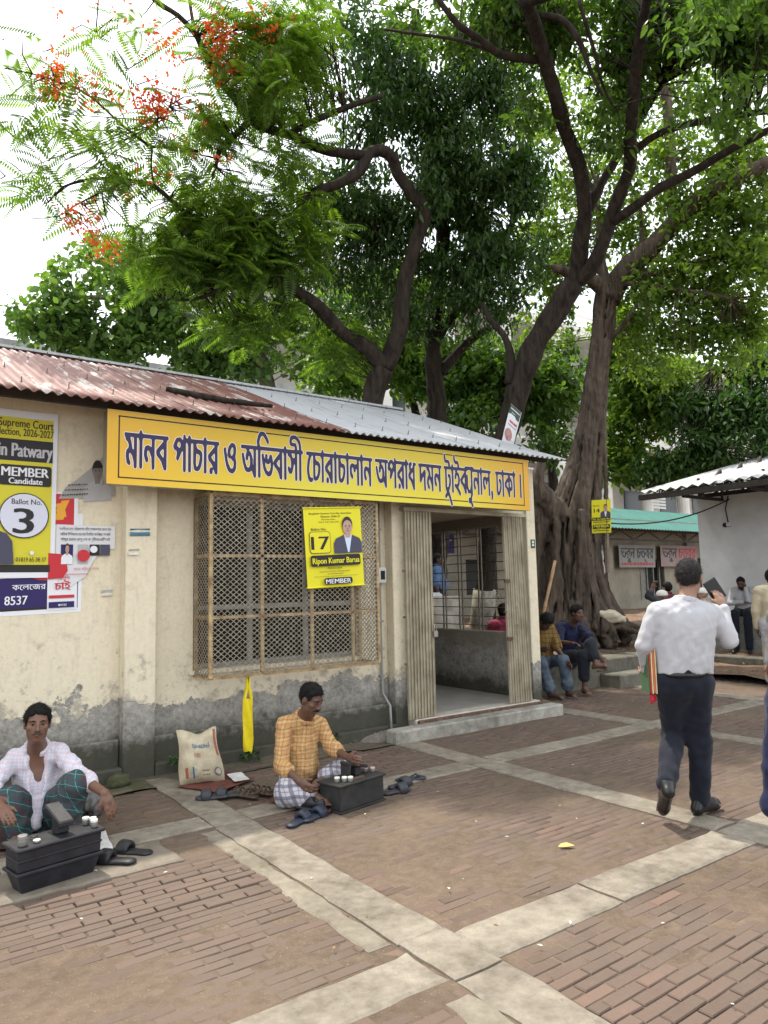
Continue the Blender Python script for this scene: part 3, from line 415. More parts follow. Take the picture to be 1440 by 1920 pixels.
'b3':'117,-5 119,-5 122,-4 124,-2 123,0 116,6 108,10 106,12 107,14 114,18 117,21 118,27 118,34 115,38 112,41 107,44 100,46 99,48 102,50 122,50 125,51 125,53 123,56 117,57 113,64 110,67 101,70 90,70 87,71 84,74 82,80 80,82 76,82 73,80 72,77 73,71 76,67 80,65 85,63 101,62 104,59 104,57 102,56 71,56 69,57 65,61 62,62 59,61 57,57 54,56 1,56 -3,54 -3,52 -2,51 4,50 6,47 7,12 9,7 13,4 18,2 24,2 30,3 35,6 43,12 46,18 48,24 48,30 45,36 41,38 32,38 24,41 21,43 19,46 19,48 20,49 48,50 52,49 55,46 57,42 58,39 58,3 59,1 63,0 67,1 69,3 69,47 71,50 79,50 84,48 86,45 80,37 80,32 81,30 84,29 89,30 92,36 94,38 97,38 101,37 104,35 107,32 107,28 106,23 102,20 96,19 80,19 78,17 79,14 100,6;22,9 19,11 18,14 18,29 18,32 21,33 31,32 35,30 37,28 37,25 34,17 28,11'}
# ------------------------------------------------------------------ flat print: posters, banners, sign faces
def text_tris(body, bold=0.):
    c = bpy.data.curves.new('t', 'FONT'); c.body = body; c.resolution_u = 3; c.offset = 0
    o = bpy.data.objects.new('t', c); me = o.to_mesh()
    v = np.array([q.co[:2] for q in me.vertices]) if len(me.vertices) else np.zeros((0, 2)); f = [tuple(p.vertices) for p in me.polygons]
    o.to_mesh_clear(); bpy.data.objects.remove(o); bpy.data.curves.remove(c); return v, f
def glyph_tris(key):
    loops = [np.array([[float(a) for a in p.split(',')] for p in c.split(' ')]) for c in GLYPHS[key].split(';')]
    area = lambda P: .5*np.sum(P[:, 0]*np.roll(P[:, 1], -1)-np.roll(P[:, 0], -1)*P[:, 1])
    A = [area(P) for P in loops]; big = max(A, key=abs); outer = [i for i, a in enumerate(A) if a*big > 0]; holes = [i for i in range(len(A)) if i not in outer]
    def inside(p, P):
        x, y = p; Q = np.roll(P, -1, 0); c = (P[:, 1] > y) != (Q[:, 1] > y)
        with np.errstate(divide='ignore', invalid='ignore'): xi = P[:, 0]+(y-P[:, 1])/(Q[:, 1]-P[:, 1])*(Q[:, 0]-P[:, 0])
        return np.sum(c & (x < xi)) % 2 == 1
    V = []; Fs = []; rim = []
    for i in outer:
        hs = [loops[h] for h in holes if inside(loops[h][0], loops[i]) and abs(A[h]) < abs(A[i])]
        ls = [loops[i]]+hs; k = len(V); flatv = [q for L in ls for q in L]
        tr = tessellate_polygon([[Vector((q[0], q[1], 0)) for q in L] for L in ls])
        V += flatv; Fs += [tuple(k+j for j in t) for t in tr]
        kk = k
        for L in ls: rim.append((kk, len(L))); kk += len(L)
    return np.array(V), Fs, rim
class Panel:
    def __init__(s, o, u, v, n=None, warp=None):
        s.o = np.array(o, float); s.u = np.array(u, float); s.v = np.array(v, float)
        n = np.cross(s.u, s.v) if n is None else np.array(n, float); s.n = n/np.linalg.norm(n)
        s.W = np.linalg.norm(s.u); s.H = np.linalg.norm(s.v); s.warp = warp or (lambda a, b: 0.*a); s.mb = MB(); s.mats = []; s.layer = 0
    def mi(s, m):
        if m not in s.mats: s.mats.append(m)
        return s.mats.index(m)
    def P(s, a, b, d): a = np.asarray(a, float); b = np.asarray(b, float); return s.o+np.multiply.outer(a, s.u)+np.multiply.outer(b, s.v)+np.multiply.outer(s.warp(a, b)+d, s.n)
    def nxt(s, layer=None):
        if layer is None: s.layer += 1; layer = s.layer
        return .0012*layer
    def poly(s, pts, mat, layer=None):
        d = s.nxt(layer); a = np.array(pts, float); V = s.P(a[:, 0], a[:, 1], d); s.mb.add(V, [tuple(range(len(pts)))], s.mi(mat))
    def rect(s, x0, y0, x1, y1, mat, layer=None, n=6):
        d = s.nxt(layer); gx, gy = np.meshgrid(np.linspace(x0, x1, n+1), np.linspace(y0, y1, n+1)); V = s.P(gx.ravel(), gy.ravel(), d)
        s.mb.add(V, [(j*(n+1)+i, j*(n+1)+i+1, (j+1)*(n+1)+i+1, (j+1)*(n+1)+i) for j in range(n) for i in range(n)], s.mi(mat))
    def rrect(s, x0, y0, x1, y1, r, mat, layer=None):
        rx, ry = r/s.W, r/s.H; p = []
        for cx, cy, a0 in ((x1-rx, y1-ry, 0), (x0+rx, y1-ry, 90), (x0+rx, y0+ry, 180), (x1-rx, y0+ry, 270)):
            for t in range(5): a = math.radians(a0+t*22.5); p.append((cx+rx*math.cos(a), cy+ry*math.sin(a)))
        s.poly(p, mat, layer)
    def disc(s, cx, cy, r, mat, ry=None, layer=None, n=28):
        s.poly([(cx+r/s.W*math.cos(2*math.pi*i/n), cy+(ry or r)/s.H*math.sin(2*math.pi*i/n)) for i in range(n)], mat, layer)
    def text(s, body, cx, cy, h, mat, w=None, bold=0., layer=None, slope=0., squash=None):
        """cap height h and width w as fractions of the panel, centred on cx, baseline cy"""
        v, f = text_tris(body, bold)
        if not len(v): return
        k = h*s.H/.70; x = (v[:, 0]-(v[:, 0].min()+v[:, 0].max())/2)*k; wid = x.max()-x.min()
        if w: x = x*(w*s.W/wid)
        a = cx+x/s.W; b = cy+v[:, 1]*k/s.H+slope*(a-cx)
        d = s.nxt(layer); sh = min(bold, .035)*k*.8/s.W
        for j, q in enumerate((0, -1, 1, -.5, .5) if bold else (0,)): s.mb.add(s.P(a+q*sh, b, d+.00012*j), f, s.mi(mat))
    def lines(s, x0, x1, y, h, mat, seed=0):
        """a line of print too small to read"""
        r = random.Random(seed); x = x0; d = s.nxt()
        while x < x1:
            w = r.uniform(.012, .05)*(x1-x0)*2; w = min(w, x1-x)
            V = s.P([x, x+w, x+w, x], [y, y, y+h*r.uniform(.7, 1), y+h*r.uniform(.7, 1)], d); s.mb.add(V, [(0, 1, 2, 3)], s.mi(mat)); x += w+.012
    def portrait(s, cx, y0, w, h, skin, hair, suit, shirt, cap=None):
        X = lambda a: cx+a*w; Y = lambda b: y0+b*h
        s.poly([(X(-.5), Y(0)), (X(.5), Y(0)), (X(.5), Y(.28)), (X(.42), Y(.40)), (X(.14), Y(.50)), (X(-.14), Y(.50)), (X(-.42), Y(.40)), (X(-.5), Y(.28))], suit)
        s.poly([(X(-.02), Y(.02)), (X(.03), Y(.02)), (X(.15), Y(.50)), (X(-.13), Y(.50))], shirt)
        s.poly([(X(-.09), Y(.42)), (X(.09), Y(.42)), (X(.10), Y(.58)), (X(-.10), Y(.58))], skin)
        e = lambda ex, ey, rx, ry, n=18, a0=0, a1=2*math.pi: [(X(ex+rx*math.cos(a0+(a1-a0)*i/n)), Y(ey+ry*math.sin(a0+(a1-a0)*i/n))) for i in range(n+(a1-a0 < 6))]
        s.poly(e(0, .78, .185, .215), hair); s.poly(e(0, .705, .165, .19), skin)
        for q in (-1, 1):
            s.poly(e(q*.065, .745, .03, .011, 8), hair); s.poly(e(q*.065, .715, .022, .009, 8), hair)
        s.poly(e(0, .60, .05, .012, 8), flat('print_lip', (.30, .13, .11))); s.poly(e(0, .665, .022, .035, 8), flat('print_nose', tuple(c*.82 for c in (.42, .27, .2))))
        if cap: s.poly(e(0, .80, .19, .14, 14, 0, math.pi), cap)
    def build(s, parent, name='printing'):
        return s.mb.build(name, s.mats, parent)
def sheet(name, pan, mat, label, cat, group=None, thick=.002, n=10, poly=None, parent=None):
    """the sheet itself (the thing); printing is its child"""
    mb = MB()
    if poly is None:
        gx, gy = np.meshgrid(np.linspace(0, 1, n+1), np.linspace(0, 1, n+1)); gx = gx.ravel(); gy = gy.ravel()
        A = pan.P(gx, gy, 0*gx); B = pan.P(gx, gy, 0*gx-thick); m = n+1
        fs = [(j*m+i, j*m+i+1, (j+1)*m+i+1, (j+1)*m+i) for j in range(n) for i in range(n)]; mb.add(A, fs); mb.add(B, [f[::-1] for f in fs])
        ring = [i for i in range(m)]+[j*m+n for j in range(1, m)]+[n*m+i for i in range(n-1, -1, -1)]+[j*m for j in range(n-1, 0, -1)]
        k = len(mb.v)-len(B)
        for a, b in zip(ring, ring[1:]+ring[:1]): mb.f.append((b, a, a+k, b+k)); mb.m.append(0)
    else:
        a = np.array(poly); A = pan.P(a[:, 0], a[:, 1], 0*a[:, 0]); B = pan.P(a[:, 0], a[:, 1], 0*a[:, 0]-thick); q = len(poly)
        mb.add(A, [tuple(range(q))]); mb.add(B, [tuple(range(q))[::-1]])
        for i in range(q): mb.f.append(((i+1) % q, i, i+q, (i+1) % q+q)); mb.m.append(0)
    o = mb.build(name, mat, parent)
    if parent is None: tag(o, label, cat, group)
    pan.layer = 0; return o
BLK = flat('print_black', (.018, .016, .016)); WHT = flat('print_white', (.74, .75, .78)); YEL = flat('print_yellow', (.72, .66, .02))
RED = flat('print_red', (.52, .025, .035)); NAVY = flat('print_navy', (.022, .012, .10)); PSKIN = flat('print_skin', (.47, .30, .24)); PHAIR = flat('print_hair', (.03, .025, .025))
PSUIT = flat('print_suit', (.06, .06, .10)); PSHIRT = flat('print_shirt', (.55, .66, .78)); GREYP = flat('print_grey', (.42, .42, .42)); ORNG = flat('print_orange', (.75, .36, .03))

# ================================================================== GROUND
TERR = mat_dirt('bare_earth', (.12, .09, .065), (.26, .20, .15))
mb = MB(); mb.add([(-120, -120, -.09), (160, -120, -.09), (160, 160, -.09), (-120, 160, -.09)], [(0, 1, 2, 3)])
tag(mb.build('ground', TERR), kind='structure')

BRICK = mat_brick(); JOINT = mat_dirt()
XB = [(-2.9, -2.62), (-.42, -.14), (2.0, 2.26), (4.43, 4.69), (7.02, 7.28), (9.5, 9.76), (11.9, 12.16)]       # concrete strips along the yard
YB = [(-2.6, -2.3), (-.05, .22), (2.36, 2.645), (4.76, 5.02)]
paving = thing('paving', (0, 0, 0), None, None); tag(paving, kind='structure')
# bedding sheet: packed dirt that fills the joints in places and leaves them open in others
def joint_h(x, y):
    v = mnoise.noise(Vector((x*.9+3, y*.9, 2.1)))*.6+mnoise.noise(Vector((x*2.7, y*2.7, 7.7)))*.4
    base = -.0012+.017*v
    base -= .022*math.exp(-((x-1.35)**2/.5+(y-3.95)**2/.10))+.012*math.exp(-((x-5.9)**2/.9+(y-5.55)**2/.10))+.004*math.exp(-((x-3.6)**2/1.2+(y-1.35)**2/.25))
    return max(-.030, min(base, .0012))
gx = np.arange(-3, 13.01, .07); gy = np.arange(-2.7, 7.2, .07); V = []
for y in gy:
    for x in gx: V.append((x, y, joint_h(x, y)))
nx = len(gx); ny = len(gy); I = np.arange(nx*ny).reshape(ny, nx)
np_mesh('joint_dirt', V, np.stack([I[:-1, :-1], I[:-1, 1:], I[1:, 1:], I[1:, :-1]], -1).reshape(-1, 4), JOINT, True, paving)['kind'] = 'stuff'
# bricks
def in_band(v, B, m=.0): return any(a-m < v < b+m for a, b in B)
def brick_geo(L, W, H, b=.005, b2=.003):
    x, y = L/2, W/2
    v = [(-x, -y, -H), (x, -y, -H), (x, y, -H), (-x, y, -H), (-x, -y, -b), (x, -y, -b), (x, y, -b), (-x, y, -b),
         (-x+b, -y+b2, 0), (x-b, -y+b2, 0), (x-b, y-b2, 0), (-x+b, y-b2, 0)]
    f = [(8, 9, 10, 11)]
    for i in range(4): j = (i+1) % 4; f += [(i, j, j+4, i+4), (i+4, j+4, j+8, i+8)]
    return v, f
cand = []
xs = [(-2.62, -.42), (-.14, 2.0), (2.26, 4.43), (4.69, 7.02), (7.28, 9.5), (9.76, 11.9)]
ys = [(-2.3, -.05), (.22, 2.36), (2.645, 4.76), (5.02, 7.05)]
for bi, (x0, x1) in enumerate(xs):
    for bj, (y0, y1) in enumerate(ys):
        if x0 > 7.2 and y1 < 1: continue
        Lb, Wb = (.222, .0635)
        r = random.Random(bi*31+bj); n = int((y1-y0)/Wb)
        for k in range(n):
            cy = y0+(k+.5)*(y1-y0)/n; x = x0-(Lb*.5 if k % 2 else 0)-r.uniform(0, .05)
            while x < x1:
                a = max(x, x0+.004); e = min(x+Lb, x1-.004); x += Lb
                if e-a < .05: continue
                if y1 > 6 and -3 < (a+e)/2 < 7.0 and cy > 6.30: continue
                if abs((a+e)/2-3.0) < 4.2 and y1 > 6 and cy > 5.95 and (a+e)/2 > 4.4 and (a+e)/2 < 6.98: continue
                cand.append(((a+e)/2, cy, e-a-.008, (y1-y0)/n-.0075, r.uniform(-.0045, .0035)-.006*mnoise.noise(Vector((a*.8, cy*.8, 0))), r.uniform(-.012, .012), r.uniform(-.008, .008), r.uniform(-.02, .02)))
def vis(c):
    d = np.array([c[0], c[1], -CAM_H]); z = d@FW
    if z < .3: return 0
    px = 720+F_PX*(d@RT)/z; py = 960-F_PX*(d@UP)/z
    if not (-20 < px < 1460 and py < 1940): return 0
    return c[2]*c[3]/(z*z)*(CAM_H/np.linalg.norm(d))
sc_ = np.array([vis(c) for c in cand]); order = np.argsort(-sc_); top = set(order[:300].tolist())
shared = {}
bv = []; bf = []
for i, c in enumerate(cand):
    R = Matrix.Translation((c[0], c[1], c[4])) @ Matrix.Rotation(c[7], 4, 'Z') @ Matrix.Rotation(c[5], 4, 'X') @ Matrix.Rotation(c[6], 4, 'Y')
    if i in top:
        key = (round(c[2], 2), round(c[3], 3))
        if key not in shared:
            v, f = brick_geo(c[2], c[3], .06); me = bpy.data.meshes.new('brick'); me.from_pydata(v, [], f); me.materials.append(BRICK); shared[key] = me
        o = link('brick', shared[key], paving); o.matrix_local = R
    else:
        v, f = brick_geo(c[2], c[3], .05); k = len(bv); bv += [tuple(R @ Vector(q)) for q in v]; bf += [tuple(j+k for j in q) for q in f]
np_mesh('brick_field', bv, bf, BRICK, False, paving)['kind'] = 'stuff'
# concrete strips, cast in lengths with ragged edges and open cracks
CONC = mat_concrete('strip_concrete')
def slab(x0, x1, y0, y1, z=.010, seed=0, n=22, mat=None, parent=paving, name='concrete_slab', rag=.02):
    r = random.Random(seed)
    def edge(ax, ay, bx, by):
        L = math.hypot(bx-ax, by-ay); m = max(2, int(L/.07)); nx_, ny_ = -(by-ay)/L, (bx-ax)/L; out = []
        for i in range(m):
            t = i/m; k = 0 if i == 0 else rag*(mnoise.noise(Vector((ax+t*(bx-ax)*1.0+seed*3.1, (ay+t*(by-ay))*4, seed)))+.5*mnoise.noise(Vector((i*.9, seed*1.7, 4))))
            out.append((ax+t*(bx-ax)+nx_*k, ay+t*(by-ay)+ny_*k))
        return out
    ring = edge(x0, y0, x1, y0)+edge(x1, y0, x1, y1)+edge(x1, y1, x0, y1)+edge(x0, y1, x0, y0)
    cx, cy = (x0+x1)/2, (y0+y1)/2; q = len(ring)
    inn = [(cx+(x-cx)*(1-.016/max(.1, abs(x1-x0)/2)), cy+(y-cy)*(1-.016/max(.1, abs(y1-y0)/2))) for x, y in ring]
    tilt = (r.uniform(-.004, .004), r.uniform(-.004, .004))
    zz = lambda x, y: z+tilt[0]*(x-cx)/max(.2, x1-x0)+tilt[1]*(y-cy)/max(.2, y1-y0)
    vs = [(x, y, -.07) for x, y in ring]+[(x, y, zz(x, y)-.008) for x, y in ring]+[(x, y, zz(x, y)) for x, y in inn]
    fs = [tuple(2*q+i for i in range(q))]
    for i in range(q): j = (i+1) % q; fs += [(i, j, q+j, q+i), (q+i, q+j, 2*q+j, 2*q+i)]
    return MB().add(vs, fs).build(name, mat or CONC, parent)
sd = 1
for bi, (a, b) in enumerate(XB):
    yy = [-2.6, -.06, 2.33, 2.71, 4.74, 5.05, 6.25] if bi in (2,) else [-2.6, -.05, 2.62, 4.9, 6.9 if b > 7 else 5.93]
    for y0, y1 in zip(yy[:-1], yy[1:]): slab(a, b, y0+.006, y1-.006, .011+.003*(sd % 3), sd); sd += 1
for bj, (a, b) in enumerate(YB):
    for (x0, x1) in xs[:5]:
        if x0 > 7 and b < 2: continue
        cut = x0+(x1-x0)*(.62 if sd % 2 else .4) if sd % 3 else None
        for (u0, u1) in ([(x0, cut), (cut, x1)] if cut else [(x0, x1)]): slab(u0+.010, u1-.006, a, b, .009+.003*(sd % 3), sd); sd += 1
# the broken mortar verge left of the long strip, and the cemented area where the left cobbler sits
VERGE = mat_concrete('broken_mortar', (.13, .11, .082), (.26, .23, .18), .35)
for y0, y1 in ((.3, 2.25), (2.75, 4.7)): slab(1.865, 1.988, y0, y1, .006, sd, mat=VERGE, name='mortar_verge', rag=.03); sd += 1
slab(-.12, 1.62, 4.30, 4.74, .012, 77, mat=mat_concrete('worn_screed', (.125, .105, .08), (.22, .19, .15), .1), name='screed', rag=.05)
# gutter of dirt and moss along the wall foot
GUT = mat_dirt('wall_foot_dirt', (.07, .062, .045), (.16, .135, .10), .55)
gx = np.arange(-2.6, 4.45, .06); gy = np.arange(5.95, 6.42, .05); V = [(x, y, .012+.030*mnoise.noise(Vector((x*3, y*3, 5)))+.05*max(0, (y-6.2))) for y in gy for x in gx]
nx, ny = len(gx), len(gy); I = np.arange(nx*ny).reshape(ny, nx)
np_mesh('wall_foot_dirt', V, np.stack([I[:-1, :-1], I[:-1, 1:], I[1:, 1:], I[1:, :-1]], -1).reshape(-1, 4), GUT, True, paving)['kind'] = 'stuff'

# raised tree bed beyond the building, with its kerbs
BEDK = mat_concrete('bed_kerb', (.065, .06, .045), (.175, .165, .135), .6)
bed = thing('tree_bed', (0, 0, 0), None, None); tag(bed, kind='structure')
def kerb(x0, x1, y0, y1, z0, z1, name='kerb'): return MB().box(x0, x1, y0, y1, z0, z1).build(name, BEDK, bed, bevel=.018)
kerb(7.32, 10.55, 7.15, 7.62, -.05, .40); kerb(9.2, 10.9, 6.78, 7.148, -.05, .20, 'step')
kerb(10.56, 10.9, 7.15, 13.9, -.05, .38)
kerb(7.6, 13.4, 9.35, 9.62, .2, .52); kerb(7.6, 13.4, 9.623, 9.95, .2, .72)
kerb(12.6, 12.9, 1.0, 9.3, -.05, .22)
LITTER = mat_dirt('leaf_litter_soil', (.10, .065, .045), (.27, .18, .12))
def soil(x0, x1, y0, y1, z, amp, name):
    gx = np.arange(x0, x1, .18); gy = np.arange(y0, y1, .18); V = [(x, y, z+amp*mnoise.noise(Vector((x*1.7, y*1.7, z)))+amp*.5*mnoise.noise(Vector((x*5, y*5, 1)))) for y in gy for x in gx]
    nx, ny = len(gx), len(gy); I = np.arange(nx*ny).reshape(ny, nx)
    np_mesh(name, V, np.stack([I[:-1, :-1], I[:-1, 1:], I[1:, 1:], I[1:, :-1]], -1).reshape(-1, 4), LITTER, True, bed)['kind'] = 'stuff'
soil(7.4, 13.4, 7.6, 9.5, .37, .05, 'bed_soil'); soil(7.4, 26, 9.9, 15, .68, .06, 'upper_bed_soil'); soil(11, 30, 1, 10, .10, .05, 'yard_soil')
# litter: fallen leaves and scraps
LM = [M('dry_leaf', (.30, .17, .07), .8, .4, 30), M('dry_leaf_dark', (.14, .08, .04), .8, .4, 30), M('paper_scrap', (.62, .60, .56), .8, .1, 30)]
def litter(n, x0, x1, y0, y1, z, name, parent, size=(.03, .07), pm=.08, seed=3):
    g = np.random.default_rng(seed); V = []; Fq = []; mi = []
    for i in range(n):
        x, y = g.uniform(x0, x1), g.uniform(y0, y1); s = g.uniform(*size); a = g.uniform(0, 6.28); t = g.normal(0, .35, 2)
        c, d = math.cos(a), math.sin(a); k = len(V)
        for (p, q, h) in ((-.5, 0, 0), (0, .26, .12), (.5, 0, .03), (0, -.26, .10)):
            V.append((x+s*(p*c-q*d), y+s*(p*d+q*c), z+.012+s*(h+.15*abs(t[0])*p+.1*t[1]*q)))
        Fq.append((k, k+1, k+2, k+3)); mi.append(2 if g.random() < pm else int(g.random() < .5))
    np_mesh(name, V, Fq, None, False, parent, LM, mi)['kind'] = 'stuff'
litter(900, 7.5, 13.3, 7.65, 9.3, .38, 'fallen_leaves', bed); litter(900, 8, 15, 9.95, 13.5, .72, 'fallen_leaves', bed, seed=5); litter(900, 11, 17, 3, 9.5, .13, 'fallen_leaves', bed, seed=8)
litter(150, 0, 9, 1.2, 6, .006, 'scraps', paving, (.008, .03), .6, 9)
def single_leaf(x, y, L, rz, mat, label):
    pts = [(-.5, 0, .0), (-.25, .17, .10), (.1, .20, .14), (.5, 0, .02), (.1, -.2, .05), (-.25, -.17, .03), (0, 0, .04)]
    c, d = math.cos(rz), math.sin(rz); vs = [(x+L*(p*c-q*d), y+L*(p*d+q*c), .008+L*h) for p, q, h in pts]
    return tag(MB().add(vs, [(6, i, (i+1) % 6) for i in range(6)]).build('fallen_leaf', mat), label, 'leaf')
g_ = gnd(1062, 1589); single_leaf(g_[0], g_[1], .105, -.55, M('yellow_leaf', (.62, .42, .12), .6, .2, 30), 'curled yellow leaf lying alone on the bricks before the walking man')
# ================================================================== COURT BUILDING
WY = 6.46      # wall face; pilasters stand proud at PY
PY = 6.32
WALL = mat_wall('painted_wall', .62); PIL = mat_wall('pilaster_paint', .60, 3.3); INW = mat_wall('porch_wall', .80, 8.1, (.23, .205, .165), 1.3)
bld = thing('court_building', (3, 6.4, 0), 'low cream court building with peeling plaster and corrugated roof', 'building')
def part(mb, name, mat, bevel=0, smooth=False, par=None): 
    o = mb.build(name, mat, None, smooth, bevel); return adopt(o, par or bld)
def sub(o, par): o.parent = par; o.matrix_parent_inverse = Matrix.Identity(4); return o
w = MB()
w.box(-3.2, 2.50, WY, WY+.2, -.05, 3.26); w.box(2.5, 4.34, WY, WY+.2, -.05, .86); w.box(2.5, 4.34, WY, WY+.2, 2.44, 3.26); w.box(4.34, 4.86, WY, WY+.2, -.05, 3.26)
w.box(4.86, 6.83, WY-.1, WY+.1, 2.44, 3.26)
part(w, 'wall', WALL)
for (x0, x1) in ((1.845, 2.115), (4.70, 4.862), (6.832, 6.99)):
    part(MB().box(x0, x1, PY, WY-.002 if x0 < 6 else WY+.1, -.05, 3.05), 'pilaster', PIL, .008)
part(MB().box(-3.2, 1.842, WY-.05, WY-.002, -.05, .345), 'plinth', PIL, .012); part(MB().box(2.118, 4.697, WY-.055, WY-.002, -.05, .33), 'plinth', PIL, .012)
part(MB().box(-3.2, 1.842, WY-.16, WY-.053, -.05, .13), 'plinth_step', PIL, .015); part(MB().box(2.118, 4.697, WY-.16, WY-.058, -.05, .125), 'plinth_step', PIL, .015)
# porch: floor, end half wall, back wall, side wall, ceiling
TILE = M('porch_tile', (.34, .32, .29), .45, .15, 4, .05)
part(MB().box(4.9, 6.83, 6.225, 9.0, -.05, .155), 'porch_floor', TILE)
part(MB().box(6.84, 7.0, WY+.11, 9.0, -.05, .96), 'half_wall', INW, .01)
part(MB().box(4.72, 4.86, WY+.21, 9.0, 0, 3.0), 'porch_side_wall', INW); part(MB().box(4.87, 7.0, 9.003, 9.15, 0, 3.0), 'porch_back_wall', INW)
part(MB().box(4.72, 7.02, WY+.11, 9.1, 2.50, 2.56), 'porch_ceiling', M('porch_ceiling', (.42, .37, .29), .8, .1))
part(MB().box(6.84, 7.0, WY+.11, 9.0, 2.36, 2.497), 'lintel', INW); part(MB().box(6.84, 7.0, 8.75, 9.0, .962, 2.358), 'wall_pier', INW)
IRON = M('grille_iron', (.20, .175, .135), .6, .3, 40, .1, .3); RUSTI = M('rusty_iron', (.12, .075, .05), .7, .4, 40, .2, .3)
for y in (6.72, 6.79, 7.26, 7.33, 7.66, 7.73, 8.02, 8.08, 8.4, 8.47): part(MB().bar((6.915, y, .95), (6.915, y, 2.37), .018), 'grille_upright', IRON)
for i in range(11): part(MB().bar((6.935, WY+.12, 1.03+i*.122), (6.935, 8.75, 1.03+i*.122), .011), 'grille_bar', RUSTI)
part(MB().box(4.88, 6.83, 6.21, 6.40, -.05, .158), 'door_sill', M('sill_stone', (.47, .43, .36), .7, .2, 12), .008)
part(MB().box(4.90, 6.80, 6.165, 6.207, .1, .150), 'gate_track', M('rotten_track', (.13, .075, .055), .9, .5, 20, .4), .006)
part(MB().box(4.44, 6.97, 5.97, 6.16, -.05, .125), 'door_step', mat_concrete('step_concrete', (.16, .15, .125), (.42, .40, .35), .25), .014)
# collapsible gate: two folded leaves of upright channels
GATE = M('gate_paint', (.43, .385, .285), .6, .3, 5, .12, 0, (.25, .21, .145), st=(1, 1, .8)); GRUST = M('gate_rust', (.17, .10, .06), .8, .4, 20)
def gate_leaf(x0, x1, n, lean, name):
    g = thing('gate_leaf', (x0, 6.2, .13), name, 'gate', 'folded leaves of the sliding gate'); st = (x1-x0)/n
    for i in range(n):
        x = x0+(i+.5)*st; yo = 6.245+(.004 if i % 2 else 0.); k = lean*(i/n+.3)
        b = MB(); b.bar((x+k*0, yo, .165), (x+k, yo, 2.405), st*.50, .030, up=(0, 1, 0))
        b.bar((x-st*.27, yo-.012, .165), (x-st*.27+k, yo-.012, 2.405), st*.10, .020, up=(0, 1, 0)); b.bar((x+st*.27, yo-.012, .165), (x+st*.27+k, yo-.012, 2.405), st*.10, .020, up=(0, 1, 0))
        adopt(b.build('gate_channel', GATE), g)
    for z in (.5, .95, 1.4, 1.85):
        for i in range(n-1):
            xx = x0+(i+1)*st; adopt(MB().bar((xx-.012, 6.285, z-.05), (xx+.012, 6.285, z+.05), .012, .006).build('lattice_link', GRUST), g)
    for z in (.75, 1.25, 1.75): adopt(MB().bar((x0-.012, 6.235, z), (x0-.012, 6.26, z), .02).build('gate_stud', GRUST), g)
    return g
gl = gate_leaf(4.80, 5.185, 9, .0, 'folded gate leaf beside the drainpipe, padlock hanging from it')
gr = gate_leaf(6.33, 6.71, 9, -.05, 'folded gate leaf at the far end of the doorway by the young men')
adopt(MB().box(4.80, 6.72, 6.225, 6.305, 2.408, 2.45).build('gate_rail', GATE), gl)
lk = MB().box(5.15, 5.205, 6.19, 6.222, 1.02, 1.085).tube([(5.162, 6.206, 1.08), (5.165, 6.206, 1.14), (5.178, 6.206, 1.155), (5.191, 6.206, 1.14), (5.193, 6.206, 1.08)], .006, 6)
tag(lk.build('padlock', mat_gloss('steel', (.42, .36, .33), .35, .9)), 'small steel padlock hanging on the gate leaf', 'padlock')
for z, x in ((1.62, 6.32), (.93, 6.335)): adopt(MB().box(x-.03, x+.06, 6.205, 6.222, z-.02, z+.02).build('gate_latch', RUSTI), gr)
for z in (1.3, 1.08): adopt(MB().tube([(6.45, 6.22, z), (6.465, 6.195, z+.03), (6.49, 6.195, z+.02), (6.48, 6.22, z-.02)], .007, 6).build('gate_hook', GATE), gr)
# window behind the cage
GLASS = mat_gloss('window_glass', (.012, .013, .014), .25, spec=.12); ALU = M('window_frame', (.20, .20, .185), .5, .15, 10, .05, .2)
rm = MB().box(2.3, 4.66, WY+.9, WY+.95, .3, 3.0).box(2.3, 2.35, WY+.2, WY+.9, .3, 3.0).box(4.62, 4.68, WY+.2, WY+.9, .3, 3.0).box(2.3, 4.66, WY+.2, WY+.95, 3.0, 3.05).box(2.3, 4.66, WY+.2, WY+.95, .25, .3)
part(rm, 'room_interior', M('room_paint', (.16, .15, .13), .8, .2))
win = MB()
for x in (2.52, 3.10, 3.72, 4.30): win.box(x-.025, x+.025, WY+.06, WY+.11, .862, 2.438)
for z in (.885, 1.42, 2.41): win.box(2.525, 4.32, WY+.062, WY+.108, z-.022, z+.022)
wf = part(win, 'window_frame', ALU)
for i, (a, b) in enumerate(((2.545, 3.075), (3.125, 3.695), (3.745, 4.275))):
    for z0, z1 in ((.907, 1.398), (1.442, 2.388)):
        g = MB().box(a, b, WY+.080, WY+.086, z0, z1).build('window_pane', GLASS); g.parent = wf
part(MB().box(2.46, 4.38, WY-.03, WY+.06, .82, .858), 'window_sill', PIL)
